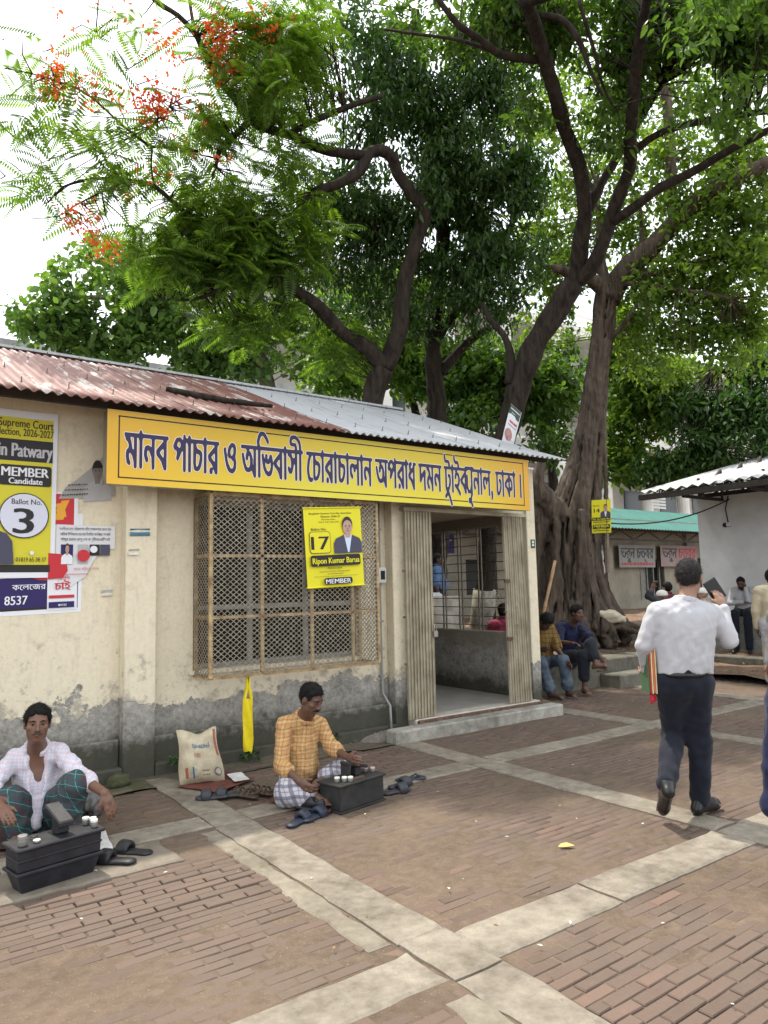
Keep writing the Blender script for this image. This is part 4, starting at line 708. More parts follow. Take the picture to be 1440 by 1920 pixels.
# protective cage: angle-iron frame with expanded metal
cage = thing('window_cage', (3.4, 6.3, .8), 'rusty yellow wire mesh cage projecting over the window', 'window cage')
CG = M('cage_paint', (.52, .39, .20), .7, .4, 10, .15, 0, (.22, .12, .055)); CW = M('cage_wire', (.40, .36, .27), .6, .3, 14, 0, .2, (.20, .16, .11))
x0, x1, yf, z0, z1 = 2.52, 4.33, 6.10, .815, 2.45
def cg(a, b, w=.032, h=.03): return adopt(MB().bar(a, b, w, h).build('cage_bar', CG), cage)
for x in (x0, 3.02, 3.55, 4.02, x1): cg((x, yf, z0), (x, yf, z1), .034 if x in (x0, x1) else .026)
for z in (z0, 1.34, 1.89, z1): cg((x0+.018, yf+.002, z), (x1-.018, yf+.002, z), .03, .034 if z in (z0, z1) else .026)
for x in (x0, x1):
    for z in (z0, 1.34, 1.89, z1): cg((x, yf+.02, z), (x, WY-.002, z), .026)
    cg((x, WY-.02, z0+.02), (x, WY-.02, z1-.02), .028)
def mesh_wires(o, u, v, W, H, dx=.058, dy=.047, r=.0021):
    o, u, v = (np.array(q, float) for q in (o, u, v)); mb = MB(); k = dy/dx
    for s in (1, -1):
        c = -W*k if s > 0 else 0
        cmax = H if s > 0 else H+W*k
        while c < cmax:
            pts = []
            for t in (0, W):
                y = c+s*k*t; pts.append((t, y))
            (ax, ay), (bx, by) = pts
            def clip(y, lo_): return (y-c)/(s*k)
            if ay < 0: ax, ay = clip(0, 0), 0
            if ay > H: ax, ay = clip(H, 0), H
            if by < 0: bx, by = clip(0, 0), 0
            if by > H: bx, by = clip(H, 0), H
            if bx-ax > .02:
                n_ = np.cross(u, v)*(.0022*s); mb.bar(o+u*ax+v*ay+n_, o+u*bx+v*by+n_, r*2, r*2.6)
            c += dy
    return mb
for o_, u_, W_ in (((x0, yf-.02, z0), (1, 0, 0), x1-x0), ((x0-.016, yf, z0), (0, 1, 0), WY-yf), ((x1+.016, yf, z0), (0, 1, 0), WY-yf)):
    q = adopt(mesh_wires(o_, u_, (0, 0, 1), W_, z1-z0).build('wire_mesh', CW), cage); q['kind'] = 'stuff'
q = adopt(mesh_wires((x0, yf, z1+.018), (1, 0, 0), (0, 1, 0), x1-x0, WY-yf).build('wire_mesh', CW), cage); q['kind'] = 'stuff'
# roof
RED_R = mat_roof('painted_rust_sheet', (.175, .072, .054), (.40, .36, .33), .55, (.12, .05, .038)); GRY_R = mat_roof('zinc_sheet', (.44, .455, .47), (.36, .36, .35), .66, (.26, .22, .18))
EV = np.array([0, 5.88, 3.115]); RG = np.array([0, 9.2, 4.44]); PITCH_C, AMP = .088, .0135
def roof_sheet(xa, xb, mat, lift, trim=0.):
    n = int((xb-xa)/(PITCH_C/8)); xs_ = np.linspace(xa, xb, n+1); m = 7; V = []
    zs = AMP*np.cos(xs_/PITCH_C*2*math.pi); d = RG-EV
    up = np.array([0, -d[2], d[1]])/math.hypot(d[1], d[2])
    for j in range(m+1):
        t = j/m; c = EV+d*(t if j else trim)
        sag = -.012*math.sin(t*math.pi*2)
        for x, z in zip(xs_, zs): V.append((x, c[1]+up[1]*(z+lift), c[2]+up[2]*(z+lift)+sag))
    I = np.arange((m+1)*(n+1)).reshape(m+1, n+1); Fq = np.stack([I[:-1, :-1], I[:-1, 1:], I[1:, 1:], I[1:, :-1]], -1).reshape(-1, 4)
    V = np.array(V); k = len(V); V2 = V-up*.0015; bot = Fq[:, ::-1]+k
    a = I[0]; rim = np.stack([a[1:], a[:-1], a[:-1]+k, a[1:]+k], 1); a = I[:, -1]; rim2 = np.stack([a[1:], a[:-1], a[:-1]+k, a[1:]+k], 1)
    return np_mesh('roof_sheet', np.vstack([V, V2]), np.vstack([Fq, bot, rim, rim2]), mat, True)
roof = MB().bar((-3.3, 9.2, 4.46), (7.06, 9.2, 4.46), .16, .03).build('roof_ridge', GRY_R); adopt(roof, bld)
sx_ = [-3.3, -2.5, -1.7, -.9, -.1, .7, 1.5, 2.3, 3.1, 3.82, 4.75, 5.55, 6.35, 7.10]
for i, (a, b) in enumerate(zip(sx_[:-1], sx_[1:])):
    o = roof_sheet(a-.02, b+.05, RED_R if b < 4.0 else GRY_R, .004*(i % 3), random.Random(i).uniform(-.004, .006)); adopt(o, roof)
bk = roof_sheet(-3.3, 7.1, GRY_R, 0); bk.name = 'rear_roof_slope'; bk.scale = (1, -1, 1); bk.location = (0, 18.4, 0); adopt(bk, bld)
bolts = MB(); dn = (RG-EV)/np.linalg.norm(RG-EV); upv = np.array([0, -dn[2], dn[1]])
for row, t in enumerate((.09, .36, .66, .93)):
    for i in range(30):
        x = -2.9+i*.352+random.uniform(-.03, .03); x = round(x/PITCH_C)*PITCH_C
        c = EV+(RG-EV)*t+np.array([x, 0, 0])+upv*(AMP+.008); bolts.lathe(c, [(.014, 0), (.012, .005), (.004, .007), (.0035, .045)], 6, axis=upv)
q = adopt(bolts.build('roof_bolts', M('bolt_rust', (.10, .07, .055), .8, .3, 40)), roof); q['kind'] = 'stuff'
DARKW = M('eave_timber', (.045, .036, .03), .8, .3)
part(MB().bar((-3.2, 6.14, 3.15), (7.02, 6.14, 3.15), .05, .07), 'eave_beam', DARKW)
part(MB().bar((-3.2, 7.6, 3.70), (7.02, 7.6, 3.70), .06, .1), 'purlin', DARKW)
part(MB().add([(6.95, 6.46, 3.05), (6.95, 9.2, 3.05), (6.95, 9.2, 4.36), (6.95, 6.46, 3.28), (7.0, 6.46, 3.05), (7.0, 9.2, 3.05), (7.0, 9.2, 4.36), (7.0, 6.46, 3.28)], [(0, 1, 2, 3), (7, 6, 5, 4), (0, 3, 7, 4), (3, 2, 6, 7)]), 'gable', WALL)
part(MB().box(-3.2, 7.0, 11.9, 12.0, 0, 3.1), 'rear_wall', WALL)
part(MB().tube([(7.02, 5.9, 3.10), (7.22, 5.88, 3.13)], .008, 6), 'roof_hook', DARKW)
# drain pipe / conduit with meter box
pipe = thing('conduit_pipe', (4.56, 6.36, 0), 'thin grey conduit running down the wall to the ground beside the cage', 'pipe'); PV = M('grey_pvc', (.25, .25, .245), .5, .15)
adopt(MB().tube([(4.60, WY-.03, 2.5), (4.60, WY-.03, 1.75), (4.60, WY-.03, 1.1), (4.605, WY-.035, .45), (4.60, 6.29, .33), (4.60, 6.27, .0)], .014, 8).build('pipe', PV, None, True), pipe)
for z in (2.2, 1.2, .62): adopt(MB().box(4.575, 4.625, WY-.05, WY-.006, z, z+.02).build('pipe_clip', PV), pipe)
bx_ = MB().box(4.545, 4.655, WY-.085, WY-.046, 1.62, 1.79).build('switch_box', M('switch_plastic', (.52, .52, .47), .5, .1), None, bevel=.008); tag(bx_, 'small pale grey switch box fixed to the wall conduit', 'switch box')
q = MB().box(4.575, 4.63, WY-.0885, WY-.0855, 1.66, 1.755).build('switch_window', GLASS); q.parent = bx_
# ---- the big signboard
SGY = 6.0; sx0, sx1, sz0, sz1 = 1.585, 6.555, 2.462, 3.082
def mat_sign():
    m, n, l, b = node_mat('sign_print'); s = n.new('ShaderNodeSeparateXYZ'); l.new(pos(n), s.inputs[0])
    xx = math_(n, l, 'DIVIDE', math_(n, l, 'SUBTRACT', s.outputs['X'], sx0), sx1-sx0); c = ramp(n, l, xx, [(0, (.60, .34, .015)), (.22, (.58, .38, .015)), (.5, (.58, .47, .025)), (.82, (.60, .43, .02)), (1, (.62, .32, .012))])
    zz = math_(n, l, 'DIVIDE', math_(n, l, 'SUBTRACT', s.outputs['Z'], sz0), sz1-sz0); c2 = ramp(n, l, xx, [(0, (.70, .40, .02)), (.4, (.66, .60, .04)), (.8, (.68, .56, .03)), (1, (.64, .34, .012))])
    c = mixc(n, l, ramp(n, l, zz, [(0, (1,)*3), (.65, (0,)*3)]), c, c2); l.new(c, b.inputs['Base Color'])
    b.inputs['Roughness'].default_value = .38; b.inputs['Specular IOR Level'].default_value = .4
    bump(n, l, b, noise(n, l, pos(n), 2.5, 2), .12, .02); return m
sg = MB().box(sx0, sx1, SGY, SGY+.11, sz0, sz1).build('signboard', mat_gloss('sign_tin', (.28, .29, .24), .22, .9))
tag(sg, 'long yellow signboard with purple Bengali lettering above window and door', 'signboard')
P_ = Panel((sx0+.001, SGY-.001, sz0+.001), (sx1-sx0-.002, 0, 0), (0, 0, sz1-sz0-.002)); P_.n = np.array([0, -1., 0])
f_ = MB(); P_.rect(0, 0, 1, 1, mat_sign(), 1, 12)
bw, bh = .0022, .018
for q in ((.018, .085, .982, .085+bh), (.018, .93-bh, .982, .93), (.018, .085, .018+bw, .93), (.982-bw, .085, .982, .93)): P_.rect(*q, BLK, 2, 2)
V, Fs, rim = glyph_tris('sign'); gx0, gx1 = V[:, 0].min(), V[:, 0].max()
kx = .945/(gx1-gx0); ax_ = .0275+(V[:, 0]-gx0)*kx; ay_ = .235+V[:, 1]*(.475/56.)
PURP = flat('sign_purple', (.020, .011, .062), .4); SWH = flat('sign_white', (.78, .76, .74), .45)
P_.mb.add(P_.P(ax_, ay_, .004), Fs, P_.mi(PURP))
# white keyline round every letter: a ribbon following each outline
mp = P_.mi(SWH); AREA0 = max((np.sum(V[a:a+b, 0]*np.roll(V[a:a+b, 1], -1)-np.roll(V[a:a+b, 0], -1)*V[a:a+b, 1]) for a, b in rim), key=abs)
for (s0, n0) in rim:
    L = np.stack([ax_[s0:s0+n0]*P_.W, ay_[s0:s0+n0]*P_.H], 1); t = np.roll(L, -1, 0)-np.roll(L, 1, 0); t /= (np.linalg.norm(t, axis=1, keepdims=True)+1e-9)
    nn = np.stack([t[:, 1], -t[:, 0]], 1); A = np.sum(L[:, 0]*np.roll(L[:, 1], -1)-np.roll(L[:, 0], -1)*L[:, 1]); 
    for sgn in ((1,) if AREA0 > 0 else (-1,)):
        O = L+nn*.0055*sgn; k = len(P_.mb.v); a_ = np.vstack([L, O]); vv = P_.P(a_[:, 0]/P_.W, a_[:, 1]/P_.H, .0030+.0002*sgn)
        P_.mb.add(vv, [(i, (i+1) % n0, n0+(i+1) % n0, n0+i) for i in range(n0)], mp)
P_.build(sg, 'lettering')
for x in (2.6, 4.2, 5.8): o = MB().bar((x, SGY+.11, 2.6), (x, WY-.002, 2.6), .02).build('sign_bracket', IRON); o.parent = sg
# ---- posters on the left wall
def wpanel(a, b, c, Y, warp=None):
    """a = top-left, b = top-right, c = bottom-left photo points on the wall plane Y"""
    A, B, Cc = on_y(*a, Y), on_y(*b, Y), on_y(*c, Y); return Panel(Cc, B-A, A-Cc, (0, -1, 0), warp)
Yp = WY-.006
rip = lambda s, k=.004: (lambda a, b: k*(np.sin(a*7+s)*np.sin(b*9+s*2)+.6*np.sin(b*23+a*5+s)))
# lowest: white/blue banner with red disc
p = wpanel((-60, 955), (152, 925), (-60, 1172), Yp+.003); p.o = on_y(-60, 1160, Yp+.003); tl, bl, br = on_y(-60, 960, Yp), on_y(-60, 1160, Yp), on_y(152, 1147, Yp)
p = Panel((bl[0], Yp+.003, bl[2]), (br[0]-bl[0], 0, br[2]-bl[2]), (0, 0, tl[2]-bl[2]), (0, -1, 0))
b2 = sheet('banner', p, WHT, 'white and purple college banner with red disc below the ballot poster', 'banner')
p.rect(0, .07, .965, .36, NAVY, n=3); p.rect(0, .045, .965, .07, BLK, n=2); p.disc(.66, .62, .24, RED); p.poly([(.42, .52), (.49, .50), (.62, .40), (.55, .375)], ORNG)
V, Fs, _ = glyph_tris('b2'); sx2 = .50/(V[:, 0].max()-V[:, 0].min()); p.mb.add(p.P(.36+(V[:, 0]-V[:, 0].min())*sx2, .245+V[:, 1]*sx2*1.0*p.W/p.H, p.nxt()), Fs, p.mi(WHT)); p.text('8537', .40, .105, .085, WHT, w=.20, bold=.02)
p.build(b2)
p = wpanel((92, 922), (147, 924), (88, 1145), Yp-.002); r2 = sheet('poster', p, WHT, 'red poster with orange star scrap half hidden by the ballot poster', 'poster')
p.rect(-.02, .72, .86, .985, RED, n=2); p.poly([(0, .755), (.50, .765), (.52, .785), (.60, .79), (.55, .85), (.70, .935), (.42, .925), (.40, .905), (0, .89)], ORNG)
for i, t in enumerate(('লানা', 'জান', 'খা')): p.text(t, .18, .85-i*.035, .018, BLK)
p.rect(.05, .10, .90, .125, RED, n=2); p.rect(.05, .02, .90, .07, NAVY, n=2); p.text('পচারে', .5, .032, .02, WHT)
V, Fs, _ = glyph_tris('b3'); sx2 = .55/(V[:, 0].max()-V[:, 0].min()); p.mb.add(p.P(.22+(V[:, 0]-V[:, 0].min())*sx2, .17+V[:, 1]*sx2*p.W/p.H, p.nxt()), Fs, p.mi(RED)); p.text('ফািস', .55, .25, .03, RED)
p.poly([(0, .48), (.45, .47), (.62, .40), (.66, .33), (.5, .27), (0, .26)], RED); p.build(r2)
p = wpanel((106, 983), (216, 985), (104, 1062), Yp-.009, rip(1, .0008))
torn = [(0, -.05), (.0, 1), (1, .97), (1, .42), (.86, .40), (.72, .30), (.62, .1), (.5, -.25), (.34, -.40), (.2, -.55), (.08, -.46)]
t3 = sheet('torn_notice', p, flat('notice_paper', (.66, .66, .67)), 'torn white Bengali notice with small photographs on the left wall', 'notice', poly=torn)
for i, (t, wd) in enumerate((('সনাসীদের হাতে নিরমমভােব নিহত েগাপালগনজ েজলা মটর', .88), ('শরিমক ইউিনয়েনর বার বার িনবািচত জনিপর়য় সভাপিত', .86), ('সাইদুর রহমান (বাসু) েশেখর খুনীেদর ফাঁিস চাই', .84))): p.text(t, .49, .86-i*.125, .065, BLK, w=wd)
for x, c in ((.08, NAVY), (.36, GREYP), (.56, BLK), (.74, PSUIT)): p.rect(x, .05 if x < .5 else .25, x+.2 if x < .1 else x+.17, .52, c, n=2)
p.portrait(.18, .05, .19, .50, PSKIN, PHAIR, WHT, WHT); p.disc(.45, .25, .05, RED); p.disc(.62, .40, .03, WHT); p.text('হােত নিরমম ভােব', .5, -.10, .06, RED, w=.42); p.rect(.12, -.2, .52, -.185, RED, n=1); p.build(t3)
# torn grey portrait scrap by the signboard
p = wpanel((110, 852), (215, 850), (110, 935), Yp-.004); sc = sheet('torn_poster', p, flat('scrap_paper', (.36, .355, .33)), 'torn grey poster with a capped face beside the signboard', 'poster', poly=[(0, 0), (.45, -.02), (.62, .02), (.75, -.03), (1, 0), (1, 1), (.8, .93), (.52, .62), (.3, .40), (.12, .25)])
p.portrait(.68, -.10, .50, .95, flat('print_grey_skin', (.23, .20, .18)), PHAIR, GREYP, GREYP, PHAIR)
for i in range(3): p.lines(.05+i*.05, .5, .06+.11*i, .03, BLK, i)
p.build(sc)
# the large ballot poster
tl, tr, bl = on_y(-150, 748, Yp-.013), on_y(112, 778, Yp-.013), on_y(-150, 1090, Yp-.013); br = on_y(97, 1083, Yp-.013)
p = Panel((tl[0], Yp-.013, br[2]), (tr[0]-tl[0]-.012, 0, 0), (0, 0, tr[2]-br[2]), (0, -1, 0), rip(2, .0010)); big = sheet('ballot_poster', p, WHT, 'large yellow ballot poster number 3 at the left edge of the wall', 'poster')
X = lambda px: (on_y(px, 900, Yp-.013)[0]-p.o[0])/p.W
zt = lambda px, py: (on_y(px, py, Yp-.013)[2]-p.o[2])/p.H
e = .965
p.rect(.02, .045, e, .955, flat('poster_yellow', (.62, .56, .03)), n=8)
p.rect(.02, zt(60, 1073), e, zt(60, 1059), BLK, n=4); HH = lambda y0, y1: zt(48, y0)-zt(48, y1)
p.text('Supreme Court', X(47), zt(48, 802), HH(786, 801), BLK, w=X(99)-X(-5), bold=.014); p.text('Election, 2026-2027', X(45), zt(48, 818), HH(803, 817), BLK, w=X(99)-X(-10), bold=.008)
p.rect(.02, zt(60, 866), e, zt(60, 826), BLK, n=4); p.text('in Patwary', X(47), zt(48, 857), HH(832, 857), flat('print_silver', (.48, .48, .5)), w=X(98)-X(-3), bold=.03)
p.rrect(X(-2), zt(50, 911), X(96), zt(50, 873), .02, BLK); p.text('MEMBER', X(47), zt(48, 894), HH(877, 894), WHT, w=X(92)-X(4), bold=.05); p.text('Candidate', X(48), zt(48, 908), HH(897, 908), WHT, w=X(79)-X(16), bold=.04)
cz = zt(48, 967); rr = (zt(48, 924)-zt(48, 1009))/2*p.H; p.disc(X(47), cz, rr*1.0, BLK); p.disc(X(47), cz, rr*.955, flat('poster_pale', (.63, .64, .74))); p.text('Ballot No.', X(51), zt(48, 946), HH(935, 945), BLK, w=X(78)-X(22), bold=.01)
p.text('3', X(46), zt(48, 1000), HH(953, 1000), BLK, w=X(64)-X(28), bold=.06); p.poly([(X(-60), zt(0, 1058)), (X(30), zt(30, 1058)), (X(26), zt(30, 1015)), (X(15), zt(0, 1000)), (X(0), zt(0, 995)), (X(-60), zt(0, 995))], PSUIT)
p.disc(X(63), zt(63, 1037), .016, WHT); p.text('01819 65 38 37', X(62), zt(62, 1053), HH(1044, 1052), BLK, w=X(90)-X(34), bold=.012); p.build(big)
# scraps on the pilaster, small green plate by the door
for i, (c, col, lab) in enumerate((((262, 999), (.12, .26, .36), 'blue paper scrap stuck on the pilaster under the signboard'), ((250, 1036), (.62, .60, .55), 'curled white paper scrap on the pilaster below the blue one'), ((200, 1112), (.60, .60, .60), 'white torn paper remnant low on the wall left of the pilaster'))):
    Y = PY-.002 if i < 2 else WY-.004; q = on_y(*c, Y); wd, hh = (.17, .065) if i == 0 else (.09, .05); mbx = MB(); n = 7
    vs = [(q[0]-wd/2+wd*a/n, Y-.002-(.018*math.sin(b*2.2+i)+.012*(a/n-.5)**2*(b+.3)), q[2]-hh/2+hh*b/3+.006*a/n) for b in range(4) for a in range(n+1)]
    mbx.add(vs, [(b*(n+1)+a, b*(n+1)+a+1, (b+1)*(n+1)+a+1, (b+1)*(n+1)+a) for b in range(3) for a in range(n)]); tag(mbx.build('paper_scrap', M('scrap%d' % i, col, .7, .2)), lab, 'paper')
p = Panel((6.89, PY-.006, 2.03), (.075, 0, 0), (0, 0, .11), (0, -1, 0)); gp = sheet('number_plate', p, flat('plate_green', (.03, .10, .06)), 'little green plate on the corner of the building', 'plate', n=1); p.rect(.25, .25, .75, .45, WHT, n=1); p.rect(.3, .55, .7, .85, WHT, n=1); p.build(gp)
# hanging election poster 17 on the cage
A, B, Cc, D = on_y(568, 953, 6.045), on_y(675, 951, 6.045), on_y(577, 1103, 6.045), on_y(683, 1096, 6.045)
class Bil(Panel):
    def P(s, a, b, d):
        a = np.asarray(a, float)[..., None]; b = np.asarray(b, float)[..., None]; base = (1-a)*((1-b)*Cc+b*A)+a*((1-b)*D+b*B); return base+(s.warp(a, b)+np.asarray(d)[..., None] if np.ndim(d) else s.warp(a, b)+d)*s.n
p = Bil(Cc, D-Cc, A-Cc, (0, -1, 0), lambda a, b: 0.*a)
el = sheet('election_poster', p, YEL, 'yellow election poster number 17 hung on the window cage', 'poster')
p.text('Bangladesh Supreme Court Bar Association', .46, .918, .024, BLK, w=.74, bold=.01); p.text('Election, 2026-27', .46, .878, .024, BLK, w=.34, bold=.01); p.text('Election date:', .42, .845, .018, BLK, w=.24); p.text('13th & 14th May 2026', .42, .812, .017, BLK, w=.36)
p.text('Ballot No.', .24, .715, .030, BLK, w=.26, bold=.01); p.rrect(.07, .425, .43, .70, .03, BLK); p.rrect(.078, .431, .422, .694, .028, YEL); p.text('17', .25, .475, .165, BLK, w=.30, bold=.05)
p.portrait(.735, .415, .50, .47, PSKIN, PHAIR, PSUIT, PSHIRT); p.rrect(.06, .262, .93, .40, .02, BLK); p.text('Ripon Kumar Barua', .5, .295, .072, YEL, w=.82, bold=.03)
p.text('Advocate', .46, .225, .026, BLK, w=.26, bold=.012); p.text('Supreme Court of Bangladesh', .46, .185, .020, BLK, w=.54); p.lines(.34, .60, .158, .012, BLK, 7); p.text('Solicit your blessings, support & valuable vote for the post of', .48, .128, .013, BLK, w=.76)
p.rrect(.26, .028, .76, .112, .025, BLK); p.text('MEMBER', .51, .040, .058, WHT, w=.44, bold=.03); p.build(el)
for (a, b) in ((A, B), (Cc, D)): o = MB().tube([a+np.array([-.01, -.004, 0]), b+np.array([.01, -.004, 0])], .008, 6).build('poster_rod', YEL); o.parent = el
# ================================================================== BACKGROUND BUILDINGS
BW = M('stained_white', (.62, .60, .55), .8, .18, 1.2, .1); BG_ = M('shaded_cream', (.27, .245, .19), .85, .25, 2, .15); DK = M('dark_opening', (.014, .014, .015), .6, .2)  # shed cream is darkened to carry the shade under the roof overhang
gb = thing('shed_building', (17, 14.6, .6), 'long cream shed with green tin roof and banners behind the banyan', 'building')
GY = 14.9
def gp_(mb, name, mat, bevel=0): return adopt(mb.build(name, mat, None, False, bevel), gb)
# wall in lengths between openings
ops = [(9.6, 11.0, .6, 2.75), (13.6, 14.8, 1.3, 2.3), (21.6, 23.05, .95, 2.35), (25.1, 26.4, .6, 2.4)]
x = 5.5
for (a, b, z0, z1) in ops+[(29.9, 30, .6, 2.4)]:
    gp_(MB().box(x, a, GY, GY+.25, .3, 3.7), 'wall', BG_)
    if b < 29.95:
        gp_(MB().box(a, b, GY, GY+.25, z1, 3.7), 'wall', BG_)
        if z0 > .7: gp_(MB().box(a, b, GY, GY+.25, .3, z0), 'wall', BG_)
        gp_(MB().box(a-.1, b+.1, GY+.3, GY+.34, z0, z1), 'dark_room_sheet', DK)  # near-black sheet, the unlit room's shade put into its colour
    x = b
for xw, z0, z1 in ((21.6, .95, 2.35),):
    for k in (0, .36, .72, 1.08, 1.41): gp_(MB().box(xw+k, xw+k+.05, GY-.02, GY+.06, z0, z1), 'window_bar', BG_ if k in (0, 1.41) else M('shutter_grey', (.20, .20, .18), .7))
    gp_(MB().box(xw+.05, xw+.36, GY+.03, GY+.05, z0, z1), 'shutter', M('shutter_grey', (.20, .20, .18), .7))
for xp in (12.1, 15.6, 19.6, 24.3): gp_(MB().box(xp, xp+.35, GY-.16, GY-.002, .3, 3.6), 'pier', BG_)
GRT = M('green_tin', (.030, .155, .118), .55, .3, 3, .1, .1, (.02, .10, .08), st=(1, .4, .4))
n = 150; V = []
for j, (yy, zz) in enumerate(((13.7, 3.24), (15.2, 3.76), (16.6, 4.3))):
    for i in range(n*4+1): xx = 5.5+i*(24.5/(n*4)); V.append((xx, yy, zz+.018*math.sin(i*math.pi/2)))
I = np.arange(3*(n*4+1)).reshape(3, -1); adopt(np_mesh('tin_roof', V, np.stack([I[:-1, :-1], I[:-1, 1:], I[1:, 1:], I[1:, :-1]], -1).reshape(-1, 4), GRT, True), gb)
tr = MB()
for i in range(16):
    xx = 6+i*1.5; tr.bar((xx, 14.1, 3.22), (xx+.75, 14.1, 2.93), .04).bar((xx+.75, 14.1, 2.93), (xx+1.5, 14.1, 3.22), .04)
tr.bar((5.5, 14.1, 3.23), (30, 14.1, 3.23), .06).bar((5.5, 14.1, 2.92), (30, 14.1, 2.92), .06); gp_(tr, 'roof_truss', DARKW)
gp_(MB().box(5.5, 30, 14.9, 16.6, 3.65, 3.665), 'wall_plate', DARKW)
# whitewashed pier of brickwork joints seen between the roots
gp_(MB().box(19.0, 19.55, GY-.2, GY-.163, .7, 2.6), 'notice_board', M('board_pale', (.52, .52, .50), .6, .2))
# cloth banners with brush lettering
BCL = flat('banner_cloth', (.23, .23, .22)); BPK = flat('banner_pink', (.27, .19, .18)); BRED = flat('banner_red', (.40, .03, .04)); BGRN = flat('banner_black_ink', (.03, .04, .04))
def ban(xa, xb, z0, z1, cloth, inkA, inkB, lab, sub=True):
    p = Panel((xa, GY-.19, z0), (xb-xa, 0, 0), (0, 0, z1-z0), (0, -1, 0), lambda a, b: .02*np.sin(a*11)*np.cos(b*3)); o = sheet('cloth_banner', p, cloth, lab, 'banner')
    V, Fs, _ = glyph_tris('b1'); W0 = V[:, 0].max()-V[:, 0].min(); a = .05+(V[:, 0]-V[:, 0].min())/W0*.9; b = .40+V[:, 1]*(.46/56); half = np.array([np.mean(a[list(f)]) < .5 for f in Fs])
    P3 = p.P(a, b, p.nxt())
    p.mb.add(P3, [f for f, h in zip(Fs, half) if h], p.mi(inkA)); p.mb.add(P3, [f for f, h in zip(Fs, half) if not h], p.mi(inkB))
    if sub: p.lines(.05, .95, .10, .13, BRED, 3)
    p.build(o)
a = on_y(1160, 1030, GY-.19); b = on_y(1228, 1030, GY-.19); ban(a[0], b[0], 2.05, 2.80, BCL, BGRN, BGRN, 'grey cloth banner with black brush lettering and red line below')
a = on_y(1238, 1030, GY-.19); b = on_y(1307, 1030, GY-.19); ban(a[0], b[0], 2.08, 2.82, BPK, BGRN, BRED, 'pinkish cloth banner with black and red lettering next to the grey wall', False)
a = on_y(1100, 1030, GY-.19); b = on_y(1130, 1030, GY-.19); ban(a[0]-1.2, b[0], 2.10, 2.78, BCL, BRED, BRED, 'cloth banner with red lettering half hidden by the banyan roots', False)
# blue name board over the dark doorway seen through the porch
a = on_y(790, 1002, GY-.03); b = on_y(851, 1002, GY-.03); zz = on_y(850, 1037, GY-.03)[2], on_y(850, 1003, GY-.03)[2]
p = Panel((a[0], GY-.03, zz[0]), (b[0]-a[0], 0, 0), (0, 0, zz[1]-zz[0]), (0, -1, 0)); o = sheet('name_board', p, NAVY, 'dark blue name board with white writing seen through the porch grille', 'sign', n=2)
p.lines(.15, .92, .66, .14, GREYP, 3); p.lines(.45, .55, .42, .12, WHT, 4); p.lines(.38, .70, .16, .11, WHT, 5); p.build(o)
# multi-storey court block behind the trees
tb = thing('court_block', (30, 24, 0), 'white multi storey court block with columns and railings behind the trees', 'building')
def tp(mb, name, mat): return adopt(mb.build(name, mat), tb)
TY = 23.0; WIN = mat_gloss('block_glass', (.05, .06, .07), .2); LOUV = M('louvre', (.58, .58, .56), .6, .1)
tp(MB().box(9, 75, TY+2.2, TY+2.5, 0, 14.5), 'wall', BW)
for fl in range(4):
    z = .8+fl*3.4
    tp(MB().box(9, 75, TY-.1, TY+2.2, z+3.05, z+3.35), 'floor_slab', BW); tp(MB().box(9, 75, TY-.12, TY+.02, z+3.352, z+3.62), 'parapet', BW)
    tp(MB().box(9, 75, TY-.08, TY-.02, z+4.15, z+4.24), 'hand_rail', BW)
    for c in range(19):
        xx = 10+c*3.5
        if fl < 4: tp(MB().box(xx+.9, xx+2.6, TY+2.14, TY+2.19, z+.9, z+2.6), 'window', WIN)
        if (c+fl) % 3 != 1:
            for k in range(9): tp(MB().box(xx+.45, xx+1.75, TY+.1, TY+.14, z+1.35+k*.17, z+1.47+k*.17), 'louvre_slat', LOUV) if (c in (3, 4, 5, 6, 7) and fl < 2) else None
for c in range(20):
    xx = 10+c*3.5; mbc = MB().lathe((xx-.1, TY+.05, 0), [(.36, .0), (.33, 1), (.33, 14.2)], 14); q = tp(mbc, 'column', BW)
# curved balcony front
tp(MB().lathe((33, TY-.3, 7.9), [(3.2, 0), (3.2, 1.1)], 32), 'round_balcony', BW); tp(MB().lathe((33, TY-.3, 11.3), [(3.2, 0), (3.2, 1.1)], 32), 'round_balcony', BW)
# flat roofed block behind the left end of the roof
lb = thing('rear_block', (0, 20, 0), 'old grey flat roofed block behind the tin roof at far left', 'building')
q = on_y(45, 645, 19)[2]; GREY_W = M('weathered_wall', (.33, .33, .31), .9, .35, 1.5, .2, st=(1, 1, .3))
adopt(MB().box(-9, 13, 19, 26, 0, q-.35).build('wall', GREY_W), lb); adopt(MB().box(-9.2, 13.2, 18.8, 26.2, q-.347, q).build('parapet', GREY_W), lb); adopt(MB().tube([(-9, 18.72, q-.5), (13, 18.72, q-.5)], .07, 8).build('roof_pipe', M('white_pipe', (.6, .6, .58), .5)), lb)
for i in range(6): adopt(MB().box(-7+i*3.4, -5.6+i*3.4, 18.97, 19.002, q-3.2, q-1.6).build('window', WIN), lb)
